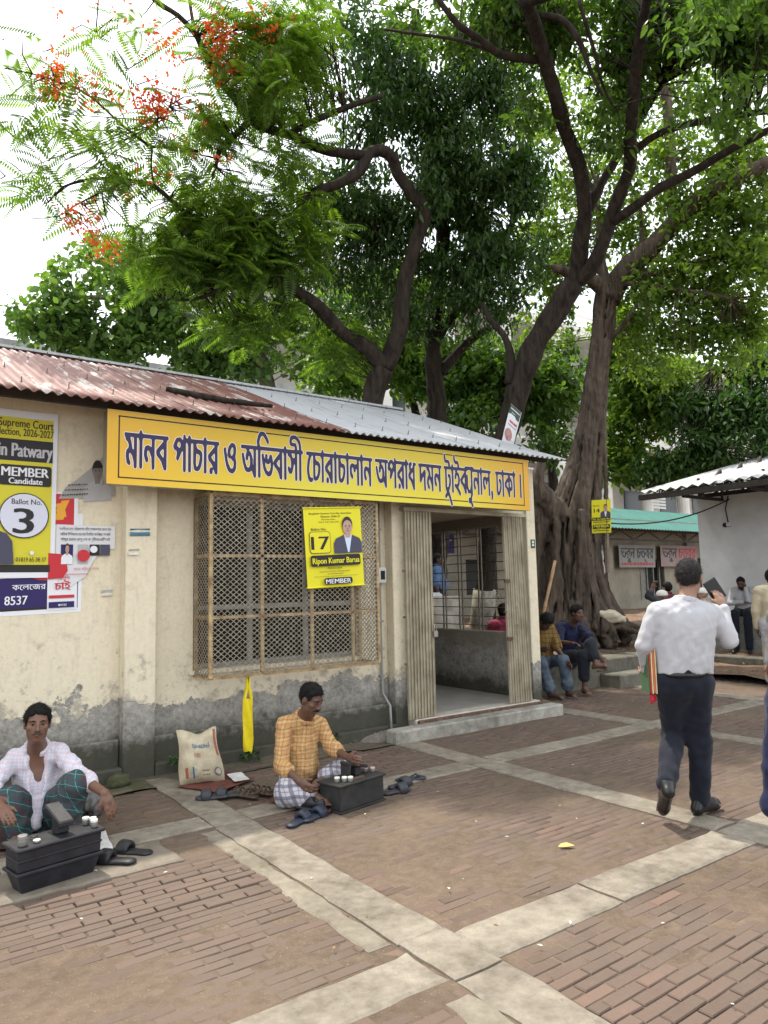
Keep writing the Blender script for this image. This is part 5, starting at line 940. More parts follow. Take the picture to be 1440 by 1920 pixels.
# ---- pale plastered screen wall with canopy, at right
PGW = M('pale_grey_plaster', (.60, .605, .60), .8, .15, 1.6, .08)
SX = 15.1
gw = thing('screen_wall', (SX, 6, .3), 'plain pale grey wall under a tin canopy at the right', 'wall')
Yl = on_x(1310, 1000, SX)[1]; zt_ = on_x(1310, 935, SX)[2]
adopt(MB().box(SX, SX+.3, -2, Yl, .05, zt_).build('wall', PGW), gw); adopt(MB().box(SX-.62, SX-.003, -2, Yl-.05, .1, .82).build('bench_ledge', mat_concrete('bench_concrete', (.12, .115, .10), (.30, .30, .28), .2)), gw)
for (yy, z) in ((Yl-.72, 2.75), (Yl-.64, 2.75)): adopt(MB().lathe((SX, yy, z), [(.05, 0), (.05, .06), (.03, .09)], 10, axis=(-1, 0, 0)).build('wall_lamp', DK if yy > Yl-.7 else M('lamp_white', (.6, .6, .58), .5)), gw)
adopt(MB().tube([(SX-.02, Yl-.7, 2.8), (SX-.02, Yl-.66, 3.1), (SX-.02, Yl-.74, zt_-.02)], .012, 5).build('lamp_cable', DK), gw)
cnp = thing('tin_canopy', (14, 6, 3.4), 'corrugated tin canopy on dark steel trusses above the grey wall', 'canopy')
ex = 13.3; e0 = on_x(1196, 926, ex); e1 = on_x(1440, 899, ex); zc = (e0[2]+e1[2])/2; Ycl = e0[1]
n = 220; V = []
for j in range(5):
    for i in range(n+1): yy = Ycl-i*(13./n); V.append((ex+j*1.3, yy, zc+.05+j*.30+.03*math.sin(i*math.pi/2)))
I = np.arange(5*(n+1)).reshape(5, -1); adopt(np_mesh('canopy_sheet', V, np.stack([I[:-1, :-1], I[1:, :-1], I[1:, 1:], I[:-1, 1:]], -1).reshape(-1, 4), mat_roof('canopy_zinc', (.52, .52, .52), (.35, .34, .32), .55, (.2, .18, .16)), True), cnp)
def cb(a, b, w=.07): adopt(MB().bar(a, b, w).build('truss_bar', DARKW), cnp)
cb((ex+.06, Ycl, zc-.06), (ex+.06, Ycl-13, zc-.06), .11)
for i in range(9):
    yy = Yl-.6-i*1.35
    cb((ex+.1, yy, zc-.05), (SX+3, yy, zc+1.1), .07); cb((ex+.3, yy, zc-.10), (SX+3, yy, zc-.10), .06)
    for k in range(4): xx = ex+.9+k*.9; cb((xx, yy, zc-.1), (xx, yy, zc+.08+.23*(k+1)), .045); cb((xx, yy, zc-.1), (xx+.9, yy, zc+.1+.23*(k+2)), .04)
cb((SX+.15, Yl-.1, zt_+.06), (SX+.15, Yl-13, zt_+.06), .09)
for i in range(12): cb((SX+.15, Yl-.3-i*.9, zt_+.06), (SX+.15, Yl-.75-i*.9, zc+.35), .045); cb((SX+.15, Yl-.75-i*.9, zc+.35), (SX+.15, Yl-1.2-i*.9, zt_+.06), .045)
cab = MB(); A_ = at(1118, 978, 13.6); B_ = np.array([SX, Ycl-1.0, zc-.1]); cab.tube([A_+(B_-A_)*t-np.array([0, 0, .45*4*t*(1-t)*.5]) for t in np.linspace(0, 1, 13)], .014, 5); tag(cab.build('overhead_cable', DK), 'black cable sagging from the banyan to the tin canopy', 'cable')

# ================================================================== TREES
def smooth_path(P, step=.11):
    P = np.array(P, float); out = []
    for i in range(len(P)-1):
        p0, p1, p2, p3 = P[max(i-1, 0)], P[i], P[i+1], P[min(i+2, len(P)-1)]; n = max(2, int(np.linalg.norm(p2[:3]-p1[:3])/step))
        for k in range(n):
            t = k/n; out.append(.5*((2*p1)+(-p0+p2)*t+(2*p0-5*p1+4*p2-p3)*t*t+(-p0+3*p1-3*p2+p3)*t**3))
    out.append(P[-1]); return np.array(out)
class Tree:
    def __init__(s, name, label, base, group=None): s.t = thing(name, base, label, 'tree', group); s.mb = MB(); s.nodes = []; s.tw = MB()
    def limb(s, pts, sides=10, wob=.05, pix=True):
        """pts: (photo x, photo y, distance, radius) or world (x,y,z,r)"""
        P = [(*at(a, b, c), r) if pix else (a, b, c, r) for a, b, c, r in pts]; Q = smooth_path(P)
        for q in Q:
            k = q[3]*wob*4; q[:3] += [k*mnoise.noise(Vector(q[:3])*1.9+Vector((i*7, 0, 0))) for i in range(3)]
        rad = [max(.004, r*(1+.16*mnoise.noise(Vector(q)*3.1))) for q, r in zip(Q[:, :3], Q[:, 3])]
        k0_ = len(s.mb.v); s.mb.tube(Q[:, :3], rad, sides)
        for i_ in range(len(Q)*sides):
            v_ = Vector(s.mb.v[k0_+i_]); r_ = rad[i_//sides]
            if r_ > .03: c_ = Vector(Q[i_//sides, :3]); d_ = mnoise.noise(v_*5.5)*.16+mnoise.noise(Vector((v_.x*17, v_.y*17, v_.z*6)))*.10; s.mb.v[k0_+i_] = tuple(v_+(v_-c_)*d_)
        s.nodes += [tuple(q[:3]) for q in Q[len(Q)//4:]]; return s
    def twig(s, c, r=.012, far=4.0):
        N = s._n if hasattr(s, '_n') and len(s._n) == len(s.nodes) else np.array(s.nodes); s._n = N
        d = np.linalg.norm(N-c, axis=1); j = int(d.argmin())
        if d[j] > far: return
        a = N[j]; m_ = (a+c)/2+RNG.normal(0, .08*d[j], 3)+np.array([0, 0, .08*d[j]]); s.tw.tube([a, m_, c], [r*1.3, r, r*.35], 4, cap=False)
    def finish(s, bark, twigbark=None):
        o = adopt(s.mb.build('trunk', bark, None, True), s.t)
        if s.tw.v: adopt(s.tw.build('twigs', twigbark or bark, None, True), s.t)['kind'] = 'stuff'
        return s
def blob_pts(blobs, n, shell=.35, seed=0, gap=.0, gfreq=.9):
    """cluster centres inside ellipsoids (photo x, y, distance, half width px, half height px, half depth m, weight)"""
    g = np.random.default_rng(seed); out = []; wts = np.array([b[6]*b[3]*b[4]*b[2]**2 for b in blobs], float); cnt = np.ceil(n*wts/wts.sum()).astype(int)
    for b, c in zip(blobs, cnt):
        ce = at(b[0], b[1], b[2]); k = b[2]/F_PX; got = 0
        while got < c:
            q = g.normal(size=3); q /= np.linalg.norm(q); r = g.random()**shell; q *= r
            p = ce+RT*q[0]*b[3]*k+UP*q[1]*b[4]*k+FW*q[2]*b[5]
            if gap and mnoise.noise(Vector(p)*gfreq+Vector((seed, 0, 0))) < -.5+gap and g.random() < .93: got += .34; continue
            out.append(p); got += 1
    return np.array(out)
def world_blob(blobs, n, seed=0):
    g = np.random.default_rng(seed); out = []
    for (cx, cy, cz, rx, ry, rz) in blobs:
        for i in range(n//len(blobs)): q = g.normal(size=3); q /= np.linalg.norm(q); q *= g.random()**.4; out.append((cx+q[0]*rx, cy+q[1]*ry, cz+q[2]*rz))
    return np.array(out)
def leaves(name, centres, per, size, width, mat, parent, spread=.16, droop=.35, seed=0, jitter=.55, fold=.18):
    g = np.random.default_rng(seed+99); n = len(centres); N = n*per
    ax = g.normal(size=(n, 3)); ax[:, 2] = ax[:, 2]*.5-droop*.6; ax /= np.linalg.norm(ax, axis=1, keepdims=True)
    A = np.repeat(ax, per, 0); t = np.tile(np.linspace(-1, 1, per), n)[:, None]+g.normal(0, .12, (N, 1))
    P = np.repeat(centres, per, 0)+A*t*spread+g.normal(0, spread*.28, (N, 3))
    d = g.normal(size=(N, 3))+A*.9; d[:, 2] -= droop*1.3; d /= np.linalg.norm(d, axis=1, keepdims=True)
    u = np.stack([g.normal(0, .45, N), g.normal(0, .45, N), np.ones(N)], 1); s = np.cross(d, u); s /= (np.linalg.norm(s, axis=1, keepdims=True)+1e-6); nn = np.cross(s, d)
    L = (size*(1+jitter*g.normal(0, .6, N).clip(-1.2, 1.2)))[:, None]; W = L*width*.5
    c1 = -nn*L*.06
    V = np.stack([P, P+d*L*.30+s*W*.92+nn*W*fold, P+d*L*.66+s*W*.80+nn*W*fold+c1, P+d*L+c1*2.2, P+d*L*.66-s*W*.80+nn*W*fold+c1, P+d*L*.30-s*W*.92+nn*W*fold], 1).reshape(-1, 3)
    k = (np.arange(N)*6)[:, None]; Fq = np.concatenate([k+np.array([[0, 1, 2, 3]]), k+np.array([[0, 3, 4, 5]])])
    o = np_mesh(name, V, Fq, mat, False); adopt(o, parent); o['kind'] = 'stuff'; return o
def fronds(name, centres, L, mat, parent, seed=0, pairs=15):
    """feathery twice-divided leaves, each a rib with paired leaflets"""
    g = np.random.default_rng(seed); tv = []; tf = []
    for i in range(pairs):
        t = (i+1)/(pairs+.5); ln = .27*math.sin(math.pi*(.16+.80*t))**.8
        for sg in (1, -1):
            k = len(tv); w = .030; ang = .38; dx, dy = ln*math.sin(ang)*.8, sg*ln
            tv += [(t, 0, 0), (t+dx*.5+w, dy*.5, -.02), (t+dx, dy, -.07), (t+dx*.5-w, dy*.5, -.02)]; tf.append((k, k+1, k+2, k+3))
    k = len(tv); tv += [(0, -.006, 0), (1, -.002, 0), (1, .002, 0), (0, .006, 0)]; tf.append((k, k+1, k+2, k+3))
    tv = np.array(tv); tf = np.array(tf); n = len(centres)
    az = g.uniform(0, 2*math.pi, n); el = g.normal(-.15, .35, n); rl = g.normal(0, .4, n)
    d = np.stack([np.cos(az)*np.cos(el), np.sin(az)*np.cos(el), np.sin(el)], 1); s = np.stack([-np.sin(az), np.cos(az), 0*az], 1); u = np.cross(d, s)
    s2 = s*np.cos(rl)[:, None]+u*np.sin(rl)[:, None]; u2 = np.cross(d, s2); Ls = (L*g.uniform(.65, 1.25, n))[:, None, None]
    bend = -.28*tv[:, 0]**2
    V = centres[:, None, :]+Ls*(tv[None, :, 0:1]*d[:, None, :]+tv[None, :, 1:2]*s2[:, None, :]+tv[None, :, 2:3]*u2[:, None, :]+bend[None, :, None]*np.array([0, 0, 1.]))
    Fq = (np.arange(n)*len(tv))[:, None, None]+tf[None]
    o = np_mesh(name, V.reshape(-1, 3), Fq.reshape(-1, 4), mat, False); adopt(o, parent); o['kind'] = 'stuff'; return o

BK_D = mat_bark('dark_bark', (.012, .009, .007), (.048, .037, .029)); BK_F = mat_bark('flame_bark', (.014, .011, .009), (.055, .043, .033)); BK_B = mat_bark('banyan_bark', (.034, .026, .020), (.155, .122, .094), 4., .12, .03, (.09, .07, .055)); BK_L = mat_bark('pale_bark', (.09, .08, .06), (.22, .20, .16))
LF_DARK = mat_leaf('dark_leaf', (.024, .058, .017), (.066, .128, .034), (.78, 1., .30), .45, .38); LF_FIG = mat_leaf('fig_leaf', (.07, .15, .03), (.19, .30, .055), (1.0, 1.0, .38), .64, .42)
LF_BUSH = mat_leaf('round_leaf', (.06, .135, .036), (.15, .265, .065), (1., 1., .38), .55, .34); LF_FLAME = mat_leaf('feather_leaf', (.065, .14, .026), (.15, .26, .042), (1., 1.0, .30), .64, .5); LF_MID = mat_leaf('mid_leaf', (.045, .10, .026), (.11, .20, .042), (.95, 1., .33), .58, .40)
PETAL = mat_leaf('flame_petal', (.55, .075, .025), (.80, .19, .045), (1., .6, .35), .45, .6)

FS = np.array([1, 1, 1, .74])
# -- flame tree behind the building
T = Tree('flame_tree', 'flame tree with feathery leaves and red flowers leaning over the roof', at(700, 1300, 12.3)*np.array([1, 1, 0]))
b0 = at(690, 1300, 12.2); b0[2] = -.1
T.limb(FS*np.array([(*b0, .34), (*at(690, 1000, 12.2), .30), (*at(697, 760, 12.0), .265), (*at(722, 690, 11.9), .24)]), 14, pix=False)
T.limb(FS*np.array([(722, 690, 11.9, .22), (748, 620, 11.8, .19), (757, 540, 11.7, .16), (775, 470, 11.6, .15), (795, 400, 11.5, .15), (772, 362, 11.4, .14), (745, 325, 11.3, .135), (735, 296, 11.2, .135), (712, 283, 11.1, .13), (690, 290, 11.0, .125), (676, 318, 10.9, .12), (645, 340, 10.8, .11), (590, 360, 10.7, .085)]), 12)
T.limb(FS*np.array([(690, 292, 11.0, .11), (650, 288, 10.8, .10), (590, 275, 10.7, .095), (540, 252, 10.5, .09), (490, 238, 10.4, .085), (465, 222, 10.3, .08), (440, 185, 10.2, .07), (398, 130, 10.0, .062), (370, 70, 9.8, .05), (335, 30, 9.7, .045), (290, 0, 9.6, .04), (240, -60, 9.4, .03)]), 10)
T.limb(FS*np.array([(540, 252, 10.5, .07), (600, 222, 10.6, .06), (660, 198, 10.7, .055), (715, 180, 10.8, .055)]), 8)
T.limb(FS*np.array([(465, 232, 10.3, .065), (432, 262, 10.1, .05), (412, 280, 10.0, .05), (405, 315, 9.9, .03)]), 8); T.limb(FS*np.array([(400, 135, 10, .04), (372, 80, 10.2, .035), (362, 40, 10.4, .035), (352, -20, 10.5, .03)]), 8)
T.limb(FS*np.array([(722, 690, 11.9, .20), (680, 645, 11.7, .175), (640, 620, 11.5, .155), (600, 578, 11.3, .14), (560, 548, 11.1, .13), (525, 522, 10.9, .12), (512, 492, 10.8, .10), (470, 460, 10.6, .07), (420, 430, 10.4, .055), (350, 400, 10.2, .045), (290, 350, 10.0, .04), (240, 338, 9.9, .035), (180, 335, 9.7, .03), (120, 350, 9.5, .022), (90, 380, 9.4, .014)]), 10)
T.limb(FS*np.array([(372, 285, 10.0, .028), (330, 274, 9.9, .028), (285, 275, 9.8, .026), (230, 235, 9.6, .022), (160, 175, 9.3, .018), (85, 145, 9.1, .013), (20, 130, 9., .008)]), 7); T.limb(FS*np.array([(285, 278, 9.8, .02), (284, 320, 9.8, .017), (290, 350, 10, .02)]), 6)
T.limb(FS*np.array([(470, 455, 10.6, .06), (440, 520, 10.7, .05), (370, 560, 10.7, .035), (300, 560, 10.7, .02)]), 7); T.limb(FS*np.array([(240, 338, 9.9, .02), (150, 380, 9.5, .014), (110, 405, 9.4, .010), (60, 410, 9.3, .007)]), 6)
for sd_, (xa, ya) in enumerate(((100, 90), (60, 330), (30, 260), (180, 60), (240, 130), (330, 190), (300, 220), (120, 300), (70, 210), (20, 390), (60, 400), (10, 330))):
    e_ = np.array([xa, ya]); T.limb(FS*np.array([(250+sd_*6, 260-sd_*4, 9.8, .012), ((250+xa)/2+20, (255+ya)/2-14, 9.5, .009), (xa, ya, 9.2, .004)]), 5, .3)
fb = [(430, 410, 10.6, 125, 75, .9, 1.15), (330, 480, 10.6, 120, 70, .9, .9), (450, 490, 10.8, 110, 60, .8, 1.3), (540, 300, 10.5, 80, 70, .8, .4), (500, 150, 10.2, 110, 100, .9, .75), (560, 60, 10.4, 90, 60, .8, .9), (410, 60, 9.9, 90, 60, .7, .25), (310, 215, 9.7, 110, 60, .7, .13), (320, 300, 9.9, 100, 50, .7, .24), (390, 250, 10, 60, 60, .6, .5), (140, 200, 9.3, 110, 70, .6, .10), (180, 130, 9.3, 100, 70, .6, .07), (170, 260, 9.5, 80, 50, .5, .14), (130, 340, 9.5, 110, 60, .6, .09), (220, 330, 9.8, 60, 50, .5, .35), (60, 110, 9, 60, 40, .4, .16), (25, 230, 9.1, 60, 90, .5, .10), (50, 330, 9.2, 80, 60, .5, .12), (250, 60, 9.5, 90, 60, .5, .10), (640, 640, 12.2, 90, 60, .7, .5), (480, 600, 11.4, 120, 60, .8, .6), (560, 440, 11, 80, 90, .8, .6)]
cs = blob_pts(fb, 1850, .5, 3); fronds('crown', cs, .48, LF_FLAME, T.t, 4)
for c in cs[::3]: T.twig(c, .008, 1.6)
fl = blob_pts([(300, 215, 9.6, 26, 18, .15, 3), (115, 170, 9.3, 24, 26, .15, 2), (190, 190, 9.4, 20, 16, .15, 1.4), (140, 95, 9.2, 20, 10, .15, .8), (420, 90, 9.9, 26, 24, .2, 2), (430, 140, 10, 24, 26, .2, 1.2), (495, 68, 10, 16, 14, .2, 1.6), (230, 20, 9.4, 18, 14, .2, .8), (320, 110, 9.6, 40, 20, .2, .6), (260, 225, 9.6, 14, 16, .15, 1), (370, 225, 9.9, 40, 14, .2, .5), (165, 430, 9.7, 28, 16, .15, 2.6), (205, 480, 10, 12, 30, .1, 1.6), (300, 345, 9.8, 22, 10, .1, .8), (190, 385, 9.6, 10, 8, .1, .5), (235, 385, 9.7, 14, 8, .1, .6), (345, 290, 9.8, 20, 10, .1, .6), (530, 180, 10.3, 14, 14, .1, .8), (400, 320, 10, 12, 12, .1, .5)], 560, 1.1, 8)-FW*.3+np.random.default_rng(2).normal(0, .09, (1, 3))
fl = fl+np.random.default_rng(3).normal(0, .12, fl.shape)
for c in fl[::7]: T.twig(c, .007, 3.)
leaves('flowers', fl, 4, .046, .62, PETAL, T.t, .055, .1, 5)
T.finish(BK_F)

# -- dark dense tree between flame tree and fork
T = Tree('dark_leaved_tree', 'dense dark green drooping leaved tree in the middle of the trees', np.array([*at(800, 1200, 13.6)[:2], 0]))
b0 = at(815, 1250, 13.6); b0[2] = 0
T.limb([(*b0, .22), (*at(822, 900, 13.6), .19), (*at(812, 640, 13.4), .16), (*at(830, 420, 13.0), .12), (*at(800, 200, 12.4), .09), (*at(780, 20, 12), .06)], 10, pix=False)
T.limb([(812, 640, 13.4, .1), (900, 520, 13, .07), (960, 420, 12.8, .05)], 8); T.limb([(830, 420, 13, .08), (720, 400, 12.6, .06), (640, 330, 12.2, .04)], 8); T.limb([(810, 250, 12.5, .06), (900, 180, 12.2, .05), (990, 120, 12, .03)], 8)
T.limb([(825, 700, 13.5, .10), (880, 640, 13.4, .08), (945, 600, 13.3, .06)], 8)
db = [(830, 330, 12.2, 170, 190, 1.0, 1.25), (900, 460, 12.6, 130, 140, .9, 1.15), (700, 440, 12.3, 120, 120, .8, .85), (620, 370, 11.9, 90, 100, .7, .7), (740, 160, 11.8, 150, 110, .9, 1.), (900, 150, 12, 120, 120, .9, .95), (560, 520, 12, 80, 70, .7, .5), (860, 580, 12.9, 130, 70, .8, .7), (700, 590, 12.8, 110, 60, .7, .45), (640, 60, 11.6, 110, 70, .8, .7), (980, 320, 12.3, 60, 110, .6, .8)]
cs = blob_pts(db, 5600, .5, 13, .42, 1.25); leaves('crown', cs, 11, .105, .36, LF_DARK, T.t, .17, .75, 6)
for c in cs[::9]: T.twig(c, .010, 2.)
T.finish(BK_D)

FS2 = np.array([1, 1, 1, .82])
# -- forked leaning tree right of the building
T = Tree('forked_tree', 'dark forked tree leaning right beside the end of the tin roof', np.array([*at(902, 1250, 11.6)[:2], .3]))
b0 = at(900, 1260, 11.6); b0[2] = .3; b1 = at(903, 1180, 11.6); b2 = at(912, 1060, 11.55)
T.limb(FS2*np.array([(*b0, .235), (*b1, .215), (*b2, .185), (*at(928, 900, 11.4), .20), (*at(955, 790, 11.2), .215), (*at(985, 690, 11.1), .22), (*at(1015, 625, 11.0), .215), (*at(1058, 560, 10.9), .20), (*at(1082, 530, 10.85), .185)]), 14, pix=False)
T.limb(FS2*np.array([(1078, 535, 10.85, .16), (1090, 460, 10.6, .145), (1097, 395, 10.4, .135), (1085, 310, 10.1, .125), (1060, 240, 9.8, .12), (1035, 160, 9.4, .11), (1010, 70, 9., .105), (985, 0, 8.6, .10), (960, -90, 8.2, .09)]), 12)
T.limb(FS2*np.array([(1080, 530, 10.85, .15), (1110, 500, 10.6, .135), (1138, 440, 10.4, .12), (1150, 395, 10.3, .115), (1178, 320, 10., .11), (1184, 240, 9.6, .10), (1192, 130, 9.2, .085), (1205, 40, 8.8, .075), (1225, -60, 8.3, .06)]), 12)
T.limb(FS2*np.array([(1100, 395, 10.4, .10), (1130, 340, 10.5, .085), (1165, 280, 10.5, .08), (1205, 215, 10.4, .07), (1240, 160, 10.2, .05)]), 9); T.limb(FS2*np.array([(1150, 415, 10.3, .085), (1190, 388, 10.1, .08), (1240, 350, 9.9, .075), (1310, 315, 9.7, .07), (1380, 275, 9.4, .065), (1450, 240, 9.2, .055), (1520, 200, 9, .04)]), 9)
T.limb(FS2*np.array([(1180, 292, 9.9, .065), (1215, 262, 9.8, .06), (1260, 240, 9.6, .06), (1340, 222, 9.4, .055), (1450, 206, 9.1, .05)]), 9); T.limb(FS2*np.array([(1008, 112, 9.2, .065), (965, 108, 9.1, .06), (930, 98, 9., .055), (900, 72, 8.9, .05), (860, 48, 8.8, .045), (815, -10, 8.7, .035)]), 8); T.limb(FS2*np.array([(930, 98, 9, .03), (860, 75, 9, .026), (790, 65, 9, .022), (720, 55, 9, .016)]), 6)
T.limb(FS2*np.array([(955, 720, 11.1, .10), (958, 670, 11.1, .085), (945, 630, 11.2, .07), (920, 600, 11.3, .06), (905, 570, 11.4, .04)]), 8); T.limb(FS2*np.array([(1000, 28, 9, .06), (1050, 35, 8.9, .05), (1085, 75, 8.8, .045), (1110, 140, 8.8, .03), (1130, 180, 8.8, .02)]), 7); T.limb(FS2*np.array([(1085, 0, 8.6, .03), (1112, 90, 8.7, .03), (1130, 160, 8.9, .024), (1150, 200, 9, .015)]), 6)
ab = [(1290, 60, 9.6, 180, 90, .9, .85), (1400, 130, 9.4, 90, 90, .8, .8), (1210, 150, 9.9, 90, 80, .7, .5), (1060, 40, 9.7, 120, 70, .8, .6), (960, 20, 9.4, 90, 70, .7, .6), (1390, 30, 8.6, 110, 70, .8, .55), (1150, 30, 9.6, 80, 60, .6, .6), (840, 30, 9.5, 110, 60, .6, .55), (1330, 30, 7.4, 120, 50, .6, .18), (1350, 210, 8.6, 110, 40, .6, .3), (1130, 240, 9.6, 60, 60, .5, .25), (1000, 200, 9.6, 60, 60, .5, .25)]
cs = blob_pts(ab, 2500, .5, 23, .46, 1.3)
ov = world_blob([(3.4, .6, 8.6, 2.6, 2.2, .8), (6.6, 1.4, 8.9, 2.2, 2.2, .9), (1.2, 2.8, 9.2, 2.0, 1.8, .8), (8.8, .2, 8.4, 2.0, 2.0, .9), (4.8, -1.6, 8.8, 2.4, 2.0, .8), (.4, -.8, 9.0, 2.0, 2.0, .8)], 1500, 5)   # unseen stretch of this crown, added to shade the yard
keep = np.array([mnoise.noise(Vector(c)*.8) > -.22 for c in ov]); ov = ov[keep]
for L_ in ([(6.0, 2.8, 7.6, .09), (4.6, 1.4, 8.4, .07), (3, .4, 8.7, .05), (1, -.4, 9., .03)], [(6.0, 2.8, 7.6, .09), (6.8, 1.2, 8.5, .06), (8.6, .2, 8.6, .04)]): T.limb(L_, 8, pix=False)
T.limb([(*at(985, 0, 8.6), .10), (6.0, 2.8, 7.6, .09)], 10, pix=False)
allc = np.vstack([cs, ov]); leaves('crown', allc, 12, .100, .44, LF_MID, T.t, .17, .45, 16)
for c in allc[::8]: T.twig(c, .009, 2.5)
T.finish(BK_D)
ring = MB(); ring.tube([b0, b1, b1+(b2-b1)*.3, b1+(b2-b1)*.62], [.222, .205, .196, .186], 14); o = adopt(ring.build('whitewash_band', M('whitewash', (.34, .33, .27), .9, .5, 9, .4, 0, (.13, .115, .085)), None, True), T.t)

# -- the big banyan with its skirt of roots
T = Tree('banyan_tree', 'big banyan with a skirt of hanging roots behind the seated young men', np.array([*at(1062, 1165, 14.)[:2], .7]))
BD = 14.0
S = SDF(.022, 4); g = np.random.default_rng(21)
axis = [(1068, 1175, .86), (1066, 1080, .70), (1070, 1000, .58), (1082, 930, .46), (1100, 856, .31), (1110, 785, .245), (1119, 705, .205), (1127, 640, .20), (1134, 575, .205), (1138, 540, .21)]
AX = np.array([[*at(a, b, BD), r] for a, b, r in axis])
def axp(z):
    return np.array([np.interp(z, AX[:, 2], AX[:, i]) for i in (0, 1, 3)])
ztop = AX[-1, 2]
core = [axp(z) for z in np.linspace(.5, ztop, 16)]
S.path([(c[0], c[1], z) for c, z in zip(core, np.linspace(.5, ztop, 16))], [float(c[2]*.52) for c in core], .10)
for i in range(120):
    a0 = g.uniform(0, 2*math.pi); zt0 = g.uniform(2.0, ztop) if i > 18 else ztop; z = zt0; pts = []; rr = []; a = a0; r0 = g.uniform(.018, .055); dr = g.normal(0, .25)
    while z > .45:
        c = axp(z); k = (.82+.10*math.sin(z*1.7+i))*c[2]; fl_ = max(0, 1.55-z)*.42*(g.random()*.3+.7)
        pts.append((c[0]+math.cos(a)*(k+fl_), c[1]+math.sin(a)*(k+fl_), z)); rr.append(r0*(1+.9*max(0, 1.2-z))); a += dr*.18+g.normal(0, .07); z -= .34
    if len(pts) > 1: S.path(pts, rr, .014)
for i in range(9):     # surface roots
    a = g.uniform(0, 2*math.pi); c = axp(.7); pts = [(c[0]+math.cos(a)*q, c[1]+math.sin(a)*q, .86-.12*q+.04*math.sin(q*5+i)) for q in np.linspace(.6, 1.7, 5)]; S.path(pts, [.07, .06, .05, .04, .03], .04)
# left arm of fused roots reaching under the eave
S.path([at(1040, 960, 13.7), at(1015, 930, 13.5), at(1004, 900, 13.4), at(1015, 868, 13.4)], [.26, .20, .13, .10], .08); S.path([at(1010, 1000, 13.7), at(1002, 960, 13.6), at(996, 930, 13.6)], [.2, .15, .1], .08)
S.path([at(1012, 1140, 13.6), at(1005, 1040, 13.6), at(1020, 960, 13.7)], [.16, .13, .16], .08); S.path([at(1128, 1150, 13.8), at(1122, 1060, 13.8), at(1112, 960, 13.8), at(1118, 860, 13.9)], [.07, .055, .06, .09], .04); S.path([at(1140, 1150, 13.6), at(1136, 1050, 13.6), at(1138, 960, 13.7), at(1134, 840, 13.8), at(1132, 760, 13.9)], [.045, .04, .04, .04, .06], .03)
for q in ((1100, 1150, 1092, 1000), (1082, 1155, 1090, 960), (1050, 1160, 1040, 1020), (1030, 1150, 1045, 980)): S.path([at(q[0], q[1], 13.2), at((q[0]+q[2])/2+4, (q[1]+q[3])/2, 13.3), at(q[2], q[3], 13.4)], [.075, .06, .07], .05)
S.wrinkle(.010, 22, 6, (1, 1, .25)); adopt(S.build('root_skirt', BK_B), T.t)
T.limb([(1138, 560, BD, .25), (1150, 535, BD, .23), (1185, 495, 13.8, .20), (1230, 455, 13.6, .19), (1262, 420, 13.4, .185), (1290, 390, 13.2, .16), (1350, 350, 12.9, .14), (1440, 305, 12.5, .11), (1520, 270, 12.2, .08)], 12); T.limb([(1140, 560, BD, .16), (1118, 530, 13.9, .13), (1095, 520, 13.8, .11), (1050, 505, 13.7, .08), (1020, 500, 13.6, .05)], 9); T.limb([(1140, 545, BD, .12), (1128, 490, 14.1, .09), (1125, 450, 14.2, .07), (1120, 360, 14.2, .05)], 9)
T.limb([(1262, 420, 13.4, .11), (1258, 340, 13.3, .10), (1256, 260, 13.2, .09), (1250, 190, 13.1, .08), (1230, 120, 13, .05)], 9); T.limb([(1190, 520, 13.8, .07), (1260, 505, 13.5, .06), (1340, 480, 13.2, .05), (1440, 455, 12.9, .04)], 8); T.limb([(1150, 530, BD, .07), (1210, 535, 13.6, .05), (1290, 545, 13.3, .04), (1370, 560, 13., .03)], 8)
T.limb([(1130, 640, BD, .07), (1160, 620, 13.8, .05), (1195, 570, 13.6, .035)], 7); T.limb([(1205, 470, 13.7, .05), (1203, 430, 13.6, .04), (1200, 380, 13.5, .03)], 7)
bb_ = [(1330, 390, 12.9, 130, 100, 1.0, .9), (1420, 470, 12.6, 80, 110, .9, 1.), (1300, 540, 13.2, 140, 90, 1.0, .85), (1240, 640, 13.8, 110, 80, .9, .8), (1400, 620, 13., 90, 90, .9, .8), (1330, 280, 12.8, 120, 50, .8, .45), (1230, 320, 13.1, 70, 100, .8, .4), (1060, 480, 13.8, 60, 80, .7, .45), (1020, 600, 14.4, 60, 90, .7, .55), (1190, 560, 13.8, 60, 70, .6, .4), (1120, 330, 14.2, 150, 150, 1.2, .30), (1010, 420, 14.6, 90, 120, 1, .38), (1180, 430, 14., 90, 80, 1, .35), (1290, 180, 13.4, 150, 90, 1.2, .35), (1400, 330, 12.8, 70, 80, .9, .6), (1050, 180, 13.5, 120, 120, 1.2, .3)]
bb_ = [(a, b, c+.5, d, e, f, w) for a, b, c, d, e, f, w in bb_]
cs = blob_pts(bb_, 4200, .5, 33, .42, 1.4); leaves('crown', cs, 10, .098, .60, LF_FIG, T.t, .18, .35, 26)
for c in cs[::9]: T.twig(c, .009, 2.2)
for i in range(14):
    x_, y_ = g.uniform(1180, 1420), g.uniform(440, 560); T.limb([(x_, y_, 13.2, .007), (x_+g.uniform(-6, 6), y_+g.uniform(60, 170), 13.2, .004)], 4, .4)
T.finish(BK_B)

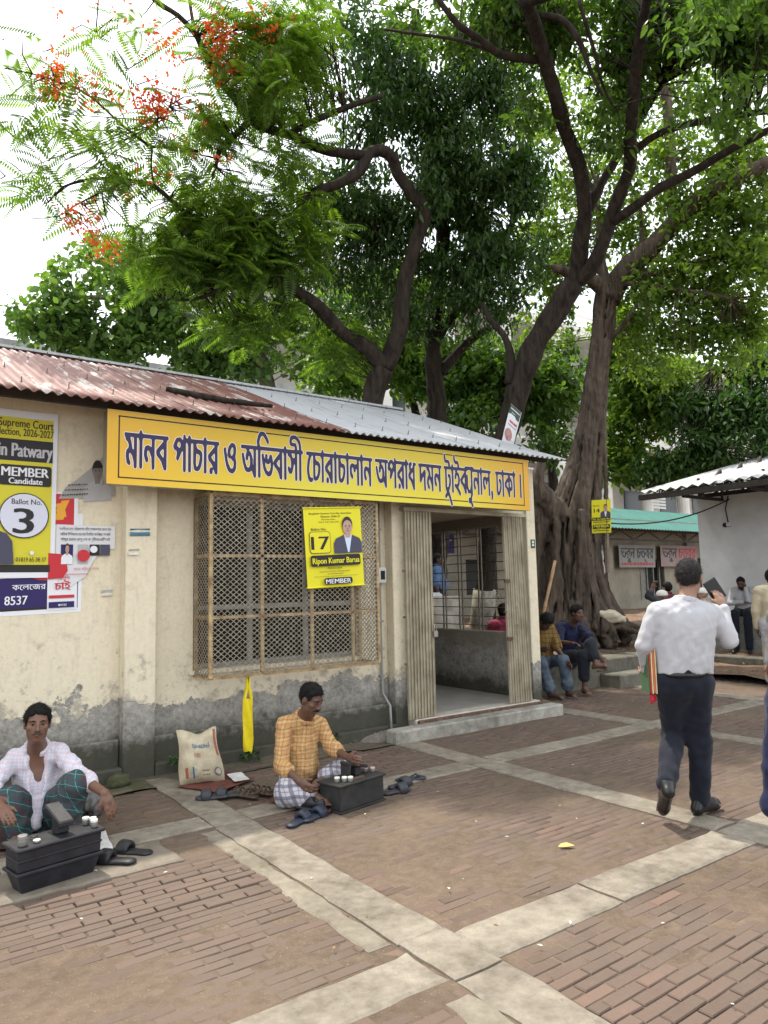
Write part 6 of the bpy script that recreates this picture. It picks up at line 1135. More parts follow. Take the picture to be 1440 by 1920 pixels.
# -- bushy broad-leaved tree behind the left of the roof
T = Tree('broad_leaved_tree', 'broad round leaved tree behind the tin roof on the left', np.array([*at(500, 1200, 15.5)[:2], 0])); b0 = at(515, 1250, 15.5); b0[2] = 0
T.limb([(*b0, .2), (*at(508, 800, 15.5), .18), (*at(495, 700, 15.3), .17), (*at(470, 655, 15.2), .15), (*at(420, 615, 15), .12), (*at(330, 590, 14.6), .09), (*at(220, 560, 14.2), .06), (*at(120, 560, 14), .03)], 10, pix=False); T.limb([(470, 655, 15.2, .1), (480, 590, 15.2, .08), (440, 520, 15, .06)], 8); T.limb([(330, 590, 14.6, .06), (250, 500, 14.2, .05), (200, 470, 14, .03)], 8)
cs = blob_pts([(220, 540, 14.2, 130, 90, 1.0, 1.2), (120, 600, 14, 100, 60, .9, 1.1), (330, 600, 14.6, 150, 80, 1., .9), (460, 640, 15.2, 120, 70, .9, .8), (250, 650, 14.3, 150, 40, .8, .9), (400, 690, 15, 140, 35, .7, .8), (570, 650, 15.4, 90, 80, .8, .55), (60, 610, 13.8, 50, 25, .6, .5), (620, 590, 15.6, 100, 70, .8, .45)], 1800, .5, 43, .42, 1.0); leaves('crown', cs, 9, .15, .64, LF_BUSH, T.t, .2, .25, 36)
for c in cs[::9]: T.twig(c, .010, 2.5)
T.finish(BK_L)

# -- trees further back
def back_tree(name, label, trunk, blobs, n, seed, mat, size=.15, width=.45, bark=BK_D, gap=.3, per=9):
    b = at(*trunk[0][:3]); T = Tree(name, label, np.array([b[0], b[1], 0]), 'trees further back in the yard'); P = [(b[0], b[1], 0, trunk[0][3]*1.1)]+[(*at(a, c, d), r) for a, c, d, r in trunk]; T.limb(P, 9, pix=False)
    cs = blob_pts(blobs, n, .5, seed, gap, .7); leaves('crown', cs, per, size, width, mat, T.t, .24, .35, seed)
    for c in cs[::8]: T.twig(c, .014, 3.)
    T.finish(bark)
back_tree('garden_tree', 'dark garden tree behind the tin canopy at the right edge', [(1432, 900, 19, .17), (1428, 800, 19, .15), (1400, 720, 18.8, .11), (1340, 690, 18.6, .06)], [(1330, 850, 18.5, 110, 50, 1.2, 1.2), (1260, 880, 18.5, 80, 40, 1, 1.), (1400, 790, 18.5, 80, 70, 1.2, 1.), (1300, 780, 18.8, 90, 50, 1, .6), (1440, 700, 18.5, 70, 70, 1, .8)], 1700, 51, LF_DARK, .17, .38)
back_tree('garden_tree', 'mid green garden tree right behind the banyan trunk', [(1095, 950, 20, .14), (1120, 850, 20, .11), (1195, 740, 20, .08), (1230, 640, 20, .04)], [(1200, 760, 19.5, 80, 80, 1.2, 1.), (1170, 850, 19.5, 60, 60, 1, .8), (1250, 720, 19.5, 90, 60, 1, .7), (1160, 640, 19.5, 60, 80, 1, .7)], 1300, 52, LF_FIG, .17, .55)
back_tree('garden_tree', 'green tree behind the forked trunk above the roof end', [(1040, 950, 18, .12), (1032, 860, 18, .11), (1010, 780, 18, .09), (975, 690, 18, .05)], [(1000, 760, 17.5, 90, 70, 1.2, 1.1), (930, 720, 17.5, 90, 80, 1.2, 1.), (1060, 690, 17.5, 60, 80, 1, .9), (860, 690, 17.5, 90, 70, 1, .9), (880, 790, 16.8, 80, 40, .8, 1.), (1030, 830, 17, 50, 40, .8, .8)], 2100, 53, LF_MID, .16, .5)
back_tree('garden_tree', 'green tree showing between flame tree trunk and dark crown', [(790, 1000, 18.5, .12), (785, 800, 18.5, .11), (740, 660, 18.5, .07)], [(800, 690, 18, 90, 60, 1, 1.), (700, 630, 18, 100, 70, 1, .8), (640, 700, 17.5, 90, 50, 1, .8), (760, 560, 18, 110, 70, 1, .8)], 1500, 54, LF_FIG, .16, .5)
# ================================================================== PEOPLE
def nrm(v): v = np.array(v, float); return v/(np.linalg.norm(v)+1e-9)
SK = {'a': mat_skin('skin_brown', (.155, .076, .048)), 'b': mat_skin('skin_deep', (.115, .058, .038)), 'c': mat_skin('skin_mid', (.27, .15, .10)), 'd': mat_skin('skin_dark', (.075, .040, .028))}
HAIR = M('black_hair', (.007, .006, .006), .7, .4, 90, .6, 0, st=(1, 1, .3), spec=.2, bdist=.004); HAIRG = M('greying_hair', (.035, .032, .032), .75, .7, 160, .6, 0, (.006, .006, .006), .2); EYEW = flat('eye_white', (.11, .09, .08), .3); EYED = flat('eye_dark', (.01, .008, .008), .2); LIP = flat('lip_brown', (.15, .065, .05), .5); STUB = M('grey_stubble', (.075, .065, .06), .9, .5, 120, .3)
def hand(S, w, d, l, n, curl=.5, sc=1., thumb=.6):
    """palm and five fingers from wrist w; d towards fingertips, l thumb side, n palm-facing normal"""
    w = np.array(w, float); d = nrm(d); l = nrm(np.array(l, float)-d*(d@np.array(l, float))); n = nrm(np.cross(d, l))*(1 if np.dot(np.cross(d, l), n) > 0 else -1)
    S.cone(w, w+d*.045*sc, .024*sc, .033*sc, .012, n, 1.5); S.cone(w+d*.03*sc+l*.014*sc, w+d*.088*sc+l*.02*sc, .020*sc, .017*sc, .012, n, 1.25); S.cone(w+d*.03*sc-l*.014*sc, w+d*.082*sc-l*.022*sc, .019*sc, .016*sc, .012, n, 1.25)
    for o, ln, z in ((.029, .068, .088), (.010, .077, .092), (-.010, .071, .089), (-.028, .056, .080)):
        b = w+d*z*sc+l*o*sc; a = curl*.55; p1 = b+(d*math.cos(a)+n*math.sin(a))*ln*.48*sc; a2 = a+curl*.9; p2 = p1+(d*math.cos(a2)+n*math.sin(a2))*ln*.32*sc; a3 = a2+curl*.6; p3 = p2+(d*math.cos(a3)+n*math.sin(a3))*ln*.26*sc
        S.path([b, p1, p2, p3], [.0098*sc, .0088*sc, .0080*sc, .0068*sc], .003)
    b = w+d*.028*sc+l*.026*sc; p1 = b+(l*thumb+d*.75+n*.25)*.034*sc; p2 = p1+(l*thumb*.5+d+n*(.3+curl*.4))*.026*sc; S.path([b, p1, p2], [.0135*sc, .0105*sc, .0085*sc], .006)
def head(S, c, f, u, sc=1., k=.012):
    f = nrm(f); u = nrm(np.array(u, float)-f*(f@np.array(u, float))); s = np.cross(f, u); A = [s, f, u]; P = lambda a, b, d: c+(s*a+f*b+u*d)*sc
    S.ell(P(0, -.012, .034), np.array([.076, .092, .088])*sc, A, k); S.ell(P(0, .022, -.035), np.array([.062, .066, .078])*sc, A, .025); S.ell(P(0, .055, -.092), np.array([.026, .024, .020])*sc, A, .02)
    S.cone(P(0, .086, .018), P(0, .106, -.020), .008*sc, .0125*sc, .010); S.ell(P(.012, .092, -.025), np.array([.009]*3)*sc, A, .006); S.ell(P(-.012, .092, -.025), np.array([.009]*3)*sc, A, .006)
    S.cone(P(-.036, .066, .032), P(.036, .066, .032), .013*sc, None, .014)
    for q in (-1, 1):
        S.ell(P(q*.045, .052, -.012), np.array([.020, .022, .018])*sc, A, .014); S.ell(P(q*.073, -.010, -.004), np.array([.010, .020, .031])*sc, A, .006); S.ell(P(q*.031, .092, .012), np.array([.017, .016, .011])*sc, A, .008, True)
    S.ell(P(0, .082, -.052), np.array([.022, .012, .0055])*sc, A, .005); S.ell(P(0, .080, -.064), np.array([.018, .012, .006])*sc, A, .005)
    return P, A
def face_bits(par, P, A, sc=1., moustache=None, beard=None, closed=False):
    for q in (-1, 1):
        m = MB(); m.lathe(P(q*.031, .0695, .012), [(.002*sc, -.009*sc), (.007*sc, -.006*sc), (.0092*sc, 0), (.007*sc, .006*sc), (.002*sc, .009*sc)], 10, axis=A[1]); adopt(m.build('eye', EYEW, None, True), par)
        m = MB(); m.lathe(P(q*.031, .0775, .0115), [(.0066*sc, 0), (.006*sc, .0030*sc), (.002*sc, .0042*sc)], 10, axis=A[1]); adopt(m.build('iris', EYED, None, True), par)
        m = MB(); m.tube([P(q*.014, .082, .030), P(q*.030, .083, .036), P(q*.050, .068, .030)], [.0035*sc, .0045*sc, .002*sc], 6); adopt(m.build('eyebrow', HAIR, None, True), par)
    m = MB(); m.tube([P(-.022, .084, -.056), P(-.008, .093, -.0545), P(.008, .093, -.0545), P(.022, .084, -.056)], [.002*sc, .0038*sc, .0038*sc, .002*sc], 6); adopt(m.build('lips', LIP, None, True), par)
    if moustache:
        S = SDF(.0035*sc); S.path([P(-.032, .078, -.050), P(-.012, .097, -.040), P(.012, .097, -.040), P(.032, .078, -.050)], [.004*sc, .006*sc, .006*sc, .004*sc], .004); adopt(S.build('moustache', moustache), par)
    if beard:
        S = SDF(.006*sc); S.ell(P(0, .030, -.062), np.array([.060, .062, .058])*sc, A, .01); S.ell(P(0, .095, -.020), np.array([.050, .05, .035])*sc, A, .01, True); S.ell(P(0, -.03, .02), np.array([.08, .075, .09])*sc, A, .01, True); adopt(S.build('beard', beard), par)
def hair(par, P, A, mat, res=.008, sc=1., line=.062, thick=.010, seed=0, back=-.06):
    thick = thick*.72; S = SDF(res, seed); S.ell(P(0, -.014, .036), np.array([.075+thick, .092+thick, .088+thick*1.3])*sc, A, .01)
    S.ell(P(0, .100, -.035), np.array([.090, .10, .084+line*.35])*sc, A, .028, True)      # face
    S.ell(P(0, .02, -.155), np.array([.16, .16, .10])*sc, A, .015, True)                   # below the nape
    for q in (-1, 1): S.ell(P(q*.085, .002, -.010), np.array([.030, .026, .040])*sc, A, .008, True)
    S.wrinkle(.0030, 110, 10, (1, 1, .5)); V, Q = S.mesh(); adopt(np_mesh('hair', V, Q, mat, True), par)
    if res < .012:      # loose ends break the outline
        g = np.random.default_rng(seed); k = g.integers(0, len(V), 2600); c = P(0, -.014, .02); B = V[k]; nv = B-c; nv /= np.linalg.norm(nv, axis=1, keepdims=True)
        d = nv*.5+g.normal(0, .55, B.shape)-A[2]*.55+A[1]*.12; d -= nv*np.minimum(0, np.sum(d*nv, 1, keepdims=True)); d /= np.linalg.norm(d, axis=1, keepdims=True); w = np.cross(d, nv); w /= np.linalg.norm(w, axis=1, keepdims=True)+1e-6; L = g.uniform(.010, .024, (len(B), 1))*sc
        T3 = np.stack([B-w*.0012-nv*.003, B+w*.0012-nv*.003, B+d*L], 1).reshape(-1, 3); o = adopt(np_mesh('hair_ends', T3, np.arange(len(T3)).reshape(-1, 3), mat), par); o['kind'] = 'stuff'
def figure(name, label, J, st, group=None):
    """J: joints (world). st: style. One continuous body, clothing and hair are children."""
    res = st.get('res', .012); sc = st.get('sc', 1.); g0 = np.array(st.get('base', J['pelvis'])); root = thing('person', (g0[0], g0[1], st.get('z0', 0.)), label, 'person', group)
    J = {k: np.array(v, float) for k, v in J.items()}; F_ = nrm(J['front'])
    hipL, hipR, shL, shR = J['hipL'], J['hipR'], J['shL'], J['shR']; pel, che, nk = J['pelvis'], J['chest'], J['neck']; hd = J['head']; belly = st.get('belly', 0.)
    S = SDF(res, 1); cs_ = (shL+shR)/2
    def torso(S, g=0., k=.06, low=None):
        S.cone(hipL, hipR, (.095+g)*sc, None, k, F_, 1.05); S.cone(pel, che, (.125+g+belly*.4)*sc, (.135+g)*sc, k, F_, 1.22)
        mid = (pel+che)/2; S.ell(mid+F_*(.02+belly)*sc, np.array([.13+g, .11+g+belly, .15])*sc, [nrm(shR-shL), F_, nrm(np.cross(nrm(shR-shL), F_))], k)
        S.cone(shL+(cs_-shL)*.22, shR+(cs_-shR)*.22, (.050+g)*sc, None, k, F_, 1.0); S.cone(cs_+(nk-cs_)*.55, shL+(cs_-shL)*.2, (.050+g*.5)*sc, (.044+g)*sc, .04); S.cone(cs_+(nk-cs_)*.55, shR+(cs_-shR)*.2, (.050+g*.5)*sc, (.044+g)*sc, .04); S.cone(che, cs_-(cs_-che)*.25, (.135+g)*sc, (.095+g)*sc, k, F_, 1.2)
    def arm(S, a, b, c, g=0., r=(.046, .039, .037, .026), t=1., k=.02):
        S.cone(a, b, (r[0]+g)*sc, (r[1]+g)*sc, .03)
        if t: S.cone(b, b+(c-b)*t, (r[2]+g)*sc, (r[2]+(r[3]-r[2])*t+g)*sc, k)
    def leg(S, h, k_, a, g=0., g2=None, t=1.):
        g2 = g if g2 is None else g2; S.cone(h, k_, (.084+g)*sc, (.056+g)*sc, .05); e = k_+(a-k_)*t; S.cone(k_, e, (.054+g2)*sc, (.054+(.036-.054)*t+g2)*sc, .03)
        if not g2: S.ell(k_+(a-k_)*.32, np.array([.047, .047, .09])*sc, None, .03) if abs(nrm(a-k_)[2]) > .7 else None
    torso(S); S.cone(cs_+(nk-cs_)*.2, hd-nrm(J['hup'])*.06*sc, .058*sc, .054*sc, .03)
    P, A = head(S, hd, J['hfwd'], J['hup'], sc*st.get('hs', 1.), .012)
    for s_ in 'LR':
        arm(S, J['sh'+s_], J['el'+s_], J['wr'+s_]); h = st.get('hand'+s_)
        d = h[0] if h else nrm(J['wr'+s_]-J['el'+s_]); l = h[1] if h else F_; n = h[2] if h else nrm(pel-J['wr'+s_]); hand(S, J['wr'+s_], d, l, n, h[3] if h else .5, sc*1.02)
        leg(S, J['hip'+s_], J['kn'+s_], J['an'+s_])
        an, toe = J['an'+s_], J['toe'+s_]; fd = nrm(toe-an); heel = an-nrm([fd[0], fd[1], 0])*.035*sc+np.array([0, 0, -.035])*sc*st.get('heel'+s_, 1.); ball = toe-fd*.055*sc
        S.cone(an, heel, .036*sc, .030*sc, .02); S.cone(an, ball, .036*sc, .028*sc, .03); S.cone(heel, ball, .028*sc, .026*sc, .02, (0, 0, 1), 1.15); sd2 = nrm(np.cross(fd, [0, 0, 1]))
        for q in range(5): o = (q-2)*.0165*sc; S.cone(ball+sd2*o, toe+sd2*o*1.1-fd*.012*abs(q-1.5)*sc, .013*sc, .010*sc, .006)
    adopt(S.build('body', SK[st.get('skin', 'a')]), root)
    if st.get('face', True): face_bits(root, P, A, sc, st.get('moustache'), st.get('beard'))
    if st.get('hair', True): hair(root, P, A, st.get('hairmat', HAIR), max(.006, res*.8), sc*st.get('hs', 1.), st.get('line', .062), st.get('hthick', .010), 3)
    if st.get('cap'):
        C = SDF(max(.006, res*.7)); C.ell(P(0, -.012, .050), np.array([.086, .104, .086])*sc, A, .01); C.ell(P(0, 0, -.09), np.array([.2, .2, .135])*sc, A, .006, True); adopt(C.build('cap', st['cap']), root)
    if st.get('shirt'):
        C = SDF(res, 5); g = st.get('sg', .014); torso(C, g, .06); t = st.get('sleeve', 1.)
        if t is not False:
            for s_ in 'LR':
                a, b, c = J['sh'+s_], J['el'+s_], J['wr'+s_]
                if t >= 1: arm(C, a, b, c, g*.8+.002, t=min(.97, t-.02 if t > 1 else .93)); 
                elif t > .5: arm(C, a, b, c, g*.8+.004, t=(t-.5)*2); e = b+(c-b)*(t-.5)*2; C.cone(e-nrm(c-b)*.03, e, .039*sc+g+.006, None, .006)
                else: C.cone(a, a+(b-a)*t*2, (.052+g+.006)*sc, (.052+g+.012)*sc, .03)
        if st.get('tail'):     # shirt hanging over the lap or long kurta
            for a, b, r1, r2 in st['tail']: C.cone(a, b, r1, r2, .05, F_, 1.15)
        for a, b, r1, r2 in st.get('folds', []): C.cone(a, b, r1, r2, .028)
        neckc = cs_+(nk-cs_)*.75; C.ell(neckc+F_*.012+np.array([0, 0, .035]), np.array([.068, .068, .060])*sc, None, .01, True)
        for q in st.get('open', []): C.cone(*q, sub=True)
        for q in st.get('cut', []): C.ell(q, (.45, .45, .30), None, .004, True)
        C.wrinkle(st.get('wr', .0042), st.get('wf', 52.), 9, st.get('wa', (1, 1, .5))); adopt(C.build(st.get('sname', 'shirt'), st['shirt']), root)
        if st.get('collar', True):
            C = SDF(max(.006, res*.7)); sdv = nrm(shR-shL); ring_ = []; aa = st.get('cgap', .5)
            nd = nrm(np.array(hd)-cs_); fr = nrm(F_-nd*(F_@nd)); cc = cs_+nd*.070*sc
            for i in range(13): a = aa+(2*math.pi-2*aa)*i/12; ring_.append(cc+(fr*math.cos(a)*.072+np.cross(nd, fr)*math.sin(a)*.070)*sc+nd*.012*sc*(1-math.cos(a))*.5*sc)
            C.path(ring_, .0125*sc, .006, flat=None); C.path([r_+nd*.018*sc for r_ in ring_], .010*sc, .012); adopt(C.build('collar', st['shirt']), root)
    if st.get('trousers'):
        C = SDF(res, 9); g = st.get('tg', .018); C.cone(hipL, hipR, (.100+g*.6)*sc, None, .05, F_, 1.05); C.cone(pel-nrm(che-pel)*.02, pel+nrm(che-pel)*st.get('rise', .07), (.136+g*.6+belly*.6)*sc, (.136+g*.5+belly*.6)*sc, .04, F_, 1.14); C.ell(pel-nrm(che-pel)*.10, np.array([.07, .07, .09])*sc, None, .04); kc = (J['knL']+J['knR'])/2; C.cone(pel-nrm(che-pel)*.08, pel+(kc-pel)*.86, .07*sc, .026*sc, .03) if st.get('crotch') else None
        for s_ in 'LR': leg(C, J['hip'+s_], J['kn'+s_], J['an'+s_], g, g+st.get('flare', .014), st.get('tlen', .94))
        if st.get('cuff'):
            for s_ in 'LR': e = J['kn'+s_]+(J['an'+s_]-J['kn'+s_])*st.get('tlen', .94); C.cone(e-nrm(J['an'+s_]-J['kn'+s_])*.05, e, (.050+g+.02)*sc, None, .006)
        for q in st.get('skirt', []): C.cone(*q)
        C.wrinkle(st.get('twr', .0045), st.get('twf', 42.), 9, (1, 1, .45)); adopt(C.build(st.get('tname', 'trousers'), st['trousers']), root)
    if st.get('shoes'):
        for s_ in 'LR':
            an, toe = J['an'+s_], J['toe'+s_]; fd = nrm(toe-an); back = -nrm([fd[0], fd[1], 0])*.045
            hl = an+back*sc+np.array([0, 0, -.045])*sc if ('heel'+s_) not in st else an+np.array(st['heelv'+s_])*sc
            C = SDF(.008, 2); C.cone(an+np.array([0, 0, .01]), hl, .046*sc, .037*sc, .02); C.cone(an, toe-fd*.05, .044*sc, .037*sc, .03); C.cone(hl, toe-fd*.03, .036*sc, .036*sc, .02); C.cone(toe-fd*.05, toe, .036*sc, .026*sc, .02)
            o = C.build('shoe', st['shoes']); adopt(o, root)
    return root, P, A

BL = lambda a, b, c, d=None: at(a, b, c)
# ---------- left cobbler: squatting on his mat, facing the camera, arm over knee
D1 = 4.78
towards = nrm(-FW*np.array([1, 1, 0])); rt0 = nrm(RT*np.array([1, 1, 0])); UPZ = np.array([0, 0, 1.])
PLAIDW = mat_check('plaid_shirt_pale', (.60, .585, .63), [((.42, .44, .58), .0, .10), ((.55, .42, .47), .45, .22)], 22, axis=(.81, -.59, 0)); LUNGI = mat_check('plaid_lungi', (.028, .075, .078), [((.20, .26, .25), .0, .05), ((.075, .045, .055), .5, .22)], 15., axis=(.75, -.55, .3), axis2=(.3, .2, .9))
J = dict(front=towards+rt0*.12, pelvis=at(78, 1518, 4.95), chest=at(72, 1452, 4.90), neck=at(70, 1402, 4.86), head=at(70, 1358, 4.76), hfwd=towards*.92+rt0*.48+UPZ*-.02, hup=UPZ+rt0*.05,
 shL=at(112, 1412, 4.90), shR=at(26, 1424, 4.86), elL=at(158, 1462, 4.66), wrL=at(196, 1487, 4.50), elR=at(-18, 1476, 4.60), wrR=at(2, 1512, 4.40),
 hipL=at(102, 1528, 4.93), hipR=at(54, 1530, 4.93), knL=at(140, 1470, 4.58), knR=at(14, 1500, 4.52), anL=at(128, 1558, 4.60), anR=at(34, 1570, 4.52), toeL=at(140, 1588, 4.47), toeR=at(26, 1602, 4.40))
for k in ('toeL', 'toeR'): J[k][2] = .03
for k in ('anL', 'anR'): J[k][2] = .09
cb1, P1, A1 = figure('person', 'cobbler in open pale checked shirt and green plaid lungi squatting at left', J, dict(res=.0075, skin='a', hairmat=HAIR, moustache=STUB, line=.085, shirt=PLAIDW, sleeve=.62, sg=.015, wr=.0045, wf=55, hthick=.014, cgap=.8,
 handL=(nrm(at(209, 1520, 4.48)-at(196, 1487, 4.50)), -rt0+towards*.8, -UPZ*.2-towards, .30), handR=(nrm(at(16, 1535, 4.32)-at(2, 1512, 4.40)), rt0, -UPZ, .5), open=[(at(70, 1395, 4.77), at(66, 1440, 4.755), .045, .070, .010), (at(66, 1440, 4.755), at(70, 1486, 4.74), .070, .035, .010)],
 trousers=LUNGI, tname='lungi', tg=.010, flare=.014, tlen=.80, twr=.006, skirt=[(at(138, 1482, 4.62), at(120, 1555, 4.64), .062, .075, .05), (at(18, 1508, 4.56), at(38, 1565, 4.57), .060, .070, .05), (at(136, 1480, 4.66), at(96, 1530, 4.85), .10, .12, .06), (at(20, 1505, 4.6), at(60, 1535, 4.85), .10, .12, .06)],
 tail=[(at(72, 1480, 4.80), at(62, 1542, 4.66), .10, .055)]))
# ---------- second cobbler: cross-legged behind his box, bent over a shoe
f2 = nrm(rt0*.88+towards*.42)
ORCH = mat_check('orange_check_shirt', (.46, .275, .11), [((.22, .10, .05), .0, .09), ((.37, .18, .09), .5, .13), ((.52, .40, .22), .27, .08)], 17, axis=(.62, -.78, 0)); LUNGI2 = mat_check('grey_check_lungi', (.44, .43, .46), [((.10, .09, .12), .0, .30), ((.17, .15, .19), .5, .08)], 13, axis=(.7, -.6, .3), axis2=(.2, .3, .9))
J = dict(front=f2, pelvis=at(556, 1478, 5.62), chest=at(562, 1398, 5.62), neck=at(570, 1340, 5.58), head=at(583, 1312, 5.52), hfwd=f2*.80+towards*.10+UPZ*-.42, hup=UPZ*.9+f2*.30,
 shR=at(533, 1360, 5.50), shL=at(598, 1358, 5.74), elR=at(527, 1436, 5.36), wrR=at(561, 1464, 5.18), elL=at(622, 1402, 5.60), wrL=at(652, 1420, 5.40),
 hipR=at(546, 1490, 5.52), hipL=at(572, 1488, 5.72), knR=at(537, 1486, 5.20), knL=at(640, 1444, 5.62), anR=at(594, 1492, 5.18), anL=at(596, 1478, 5.34), toeR=at(622, 1500, 5.12), toeL=at(570, 1500, 5.20))
J['anR'][2] = .07; J['toeR'][2] = .05; J['anL'][2] = .13; J['toeL'][2] = .08
cb2, P2, A2 = figure('person', 'cobbler in orange checked shirt sitting cross legged, mending a shoe', J, dict(res=.0075, skin='b', hairmat=HAIR, moustache=HAIR, line=.085, shirt=ORCH, sleeve=.66, sg=.016, belly=.018, wr=.0045, wf=55,
 handR=(nrm(at(580, 1480, 5.12)-at(561, 1464, 5.18)), f2*.3+UPZ*.8, -towards*.3-UPZ*.6+f2*.5, .8), handL=(nrm(at(668, 1427, 5.30)-at(652, 1420, 5.40)), UPZ+f2*.2, -UPZ, .35),
 trousers=LUNGI2, tname='lungi', tg=.016, flare=.028, tlen=.55, twr=.006, skirt=[(at(545, 1490, 5.30), at(580, 1492, 5.26), .085, .06, .05)]))
# ---------- walking man seen from behind
fwd = nrm(FW*np.array([1, 1, 0])+rt0*.10); WD = 4.9
WSH = mat_cloth('white_shirt', (.41, .41, .43), .06, k=.75, d=.02); NAVYT = mat_cloth('navy_trousers', (.012, .014, .024), .3); BSHOE = mat_gloss('black_leather', (.012, .012, .013), .32)
J = dict(front=fwd, pelvis=at(1280, 1266, 4.9), chest=at(1284, 1180, 4.92), neck=at(1288, 1118, 4.92), head=at(1292, 1084, 4.96), hfwd=fwd+rt0*.5, hup=UPZ,
 shL=at(1230, 1148, 4.92), shR=at(1334, 1150, 4.92), elL=at(1207, 1210, 4.92), wrL=at(1214, 1256, 5.02), elR=at(1366, 1200, 4.90), wrR=at(1354, 1140, 5.02),
 hipL=at(1256, 1282, 4.9), hipR=at(1308, 1282, 4.9), knL=at(1262, 1380, 5.0), knR=at(1313, 1392, 4.92), anL=at(1250, 1472, 4.62), anR=at(1313, 1510, 4.86), toeL=at(1243, 1522, 4.74), toeR=at(1346, 1529, 4.98))
J['anR'][2] = .10; J['toeR'][2] = .035
wk, PW, AW = figure('person', 'walking man in white shirt and dark trousers seen from behind, files under arm', J, dict(res=.008, skin='c', hairmat=HAIRG, line=.06, hthick=.006, shirt=WSH, sleeve=1., sg=.020, hs=1.06, belly=.012, wr=.0046, wf=58, wa=(1, 1, .20), cgap=.3, cut=[at(1280, 1256, 4.9)-np.array([0, 0, .30])],
 handR=(nrm(at(1344, 1104, 5.08)-at(1354, 1140, 5.02)), -rt0-fwd*.2, fwd-rt0*.4, .7), handL=(UPZ*-.3+fwd, rt0, rt0, .8), tail=[(at(1261, 1172, 4.91), at(1265, 1240, 4.9), .125, .125), (at(1305, 1172, 4.91), at(1301, 1240, 4.9), .125, .125), (at(1283, 1172, 4.91), at(1283, 1242, 4.9), .135, .135)],
 trousers=NAVYT, tg=.011, flare=.014, tlen=.97, twr=.0045, rise=.062, crotch=True, shoes=BSHOE, heelL=1, heelvL=nrm(at(1256, 1496, 4.52)-at(1250, 1472, 4.62))*.06))
tb_ = MB(); bcen = at(1281, 1262, 4.9); bw = .150
tb_.tube([bcen+(rt0*math.cos(a)*bw*1.0+fwd*math.sin(a)*bw*.88) for a in np.linspace(0, 2*math.pi, 33)], .016, 6); adopt(tb_.build('belt', BSHOE, None, True), wk)
# what he carries
FIL = thing('file_bundle', at(1216, 1262, 5.02), 'bundle of red and orange files under the walking man\'s arm', 'files')
cF = at(1216, 1255, 4.98)
for i, col in enumerate(((.52, .40, .24), (.60, .16, .035), (.62, .52, .36), (.40, .045, .02), (.06, .12, .06))):
    o_ = cF+rt0*(-.004-.011*i+.022); Mx = Matrix(((fwd[0], rt0[0], 0, o_[0]), (fwd[1], rt0[1], 0, o_[1]), (0, 0, 1, o_[2]), (0, 0, 0, 1)))
    adopt(MB().box(-.12+.006*i, .12-.004*i, -.0042, .0042, -.15+.008*(i % 2), .15-.006*i, 0, Mx).build('file', M('file%d' % i, col, .6, .15, 12, .05)), FIL)
rb = MB(); q = cF-UPZ*.15-fwd*.05; rb.tube([q, q+np.array([0, 0, -.05])+rt0*.01, q+np.array([0, 0, -.075])-rt0*.012], [.018, .022, .004], 6); adopt(rb.build('red_ribbon', M('red_cloth', (.52, .02, .04), .7, .2, 20), None, True), FIL)
qn = at(1340, 1106, 5.10); e1_, e2_ = nrm(rt0*.86+UPZ*.5), nrm(UPZ*.86-rt0*.5); e3_ = np.cross(e1_, e2_); Mx = Matrix(((e1_[0], e2_[0], e3_[0], qn[0]), (e1_[1], e2_[1], e3_[1], qn[1]), (e1_[2], e2_[2], e3_[2], qn[2]), (0, 0, 0, 1)))
tag(MB().box(-.05, .05, -.078, .078, -.008, .008, 0, Mx).build('phone_wallet', mat_gloss('black_plastic', (.012, .013, .014), .3), bevel=.005), 'black folding phone case held up by the walking man', 'phone case')

# ---------- the rest of the people, further off or cut by the frame
def pose_sit(base, fr, h=1.0, seat=.42, knee_out=.12):
    fr = nrm([fr[0], fr[1], 0]); rgt = np.cross(fr, UPZ); b = np.array(base, float); p = b+UPZ*(seat+.09)
    return dict(front=fr, pelvis=p, chest=p+UPZ*.30+fr*.02, neck=p+UPZ*.50+fr*.04, head=p+UPZ*.62+fr*.06, hfwd=fr, hup=UPZ, shL=p+UPZ*.44-rgt*.19, shR=p+UPZ*.44+rgt*.19, elL=p+UPZ*.18-rgt*.24+fr*.12, elR=p+UPZ*.18+rgt*.24+fr*.12,
        wrL=p+UPZ*.10-rgt*.10+fr*.32, wrR=p+UPZ*.10+rgt*.10+fr*.32, hipL=p-rgt*.09, hipR=p+rgt*.09, knL=p-rgt*knee_out+fr*.42-UPZ*.02, knR=p+rgt*knee_out+fr*.42-UPZ*.02, anL=b-rgt*knee_out+fr*.46+UPZ*.09, anR=b+rgt*knee_out+fr*.46+UPZ*.09, toeL=b-rgt*(knee_out+.03)+fr*.64+UPZ*.03, toeR=b+rgt*(knee_out+.03)+fr*.64+UPZ*.03)
def pose_stand(base, fr, hgt=1.68):
    fr = nrm([fr[0], fr[1], 0]); rgt = np.cross(fr, UPZ); b = np.array(base, float); k = hgt/1.68; z = lambda v: UPZ*v*k
    return dict(front=fr, pelvis=b+z(.93), chest=b+z(1.22), neck=b+z(1.42), head=b+z(1.555)+fr*.02, hfwd=fr, hup=UPZ, shL=b+z(1.37)-rgt*.19, shR=b+z(1.37)+rgt*.19, elL=b+z(1.08)-rgt*.24, elR=b+z(1.08)+rgt*.24, wrL=b+z(.84)-rgt*.23+fr*.06, wrR=b+z(.84)+rgt*.23+fr*.06,
        hipL=b+z(.90)-rgt*.09, hipR=b+z(.90)+rgt*.09, knL=b+z(.49)-rgt*.09+fr*.02, knR=b+z(.49)+rgt*.09+fr*.02, anL=b+z(.09)-rgt*.09, anR=b+z(.09)+rgt*.09, toeL=b+fr*.18-rgt*.11+z(.03), toeR=b+fr*.18+rgt*.11+z(.03))
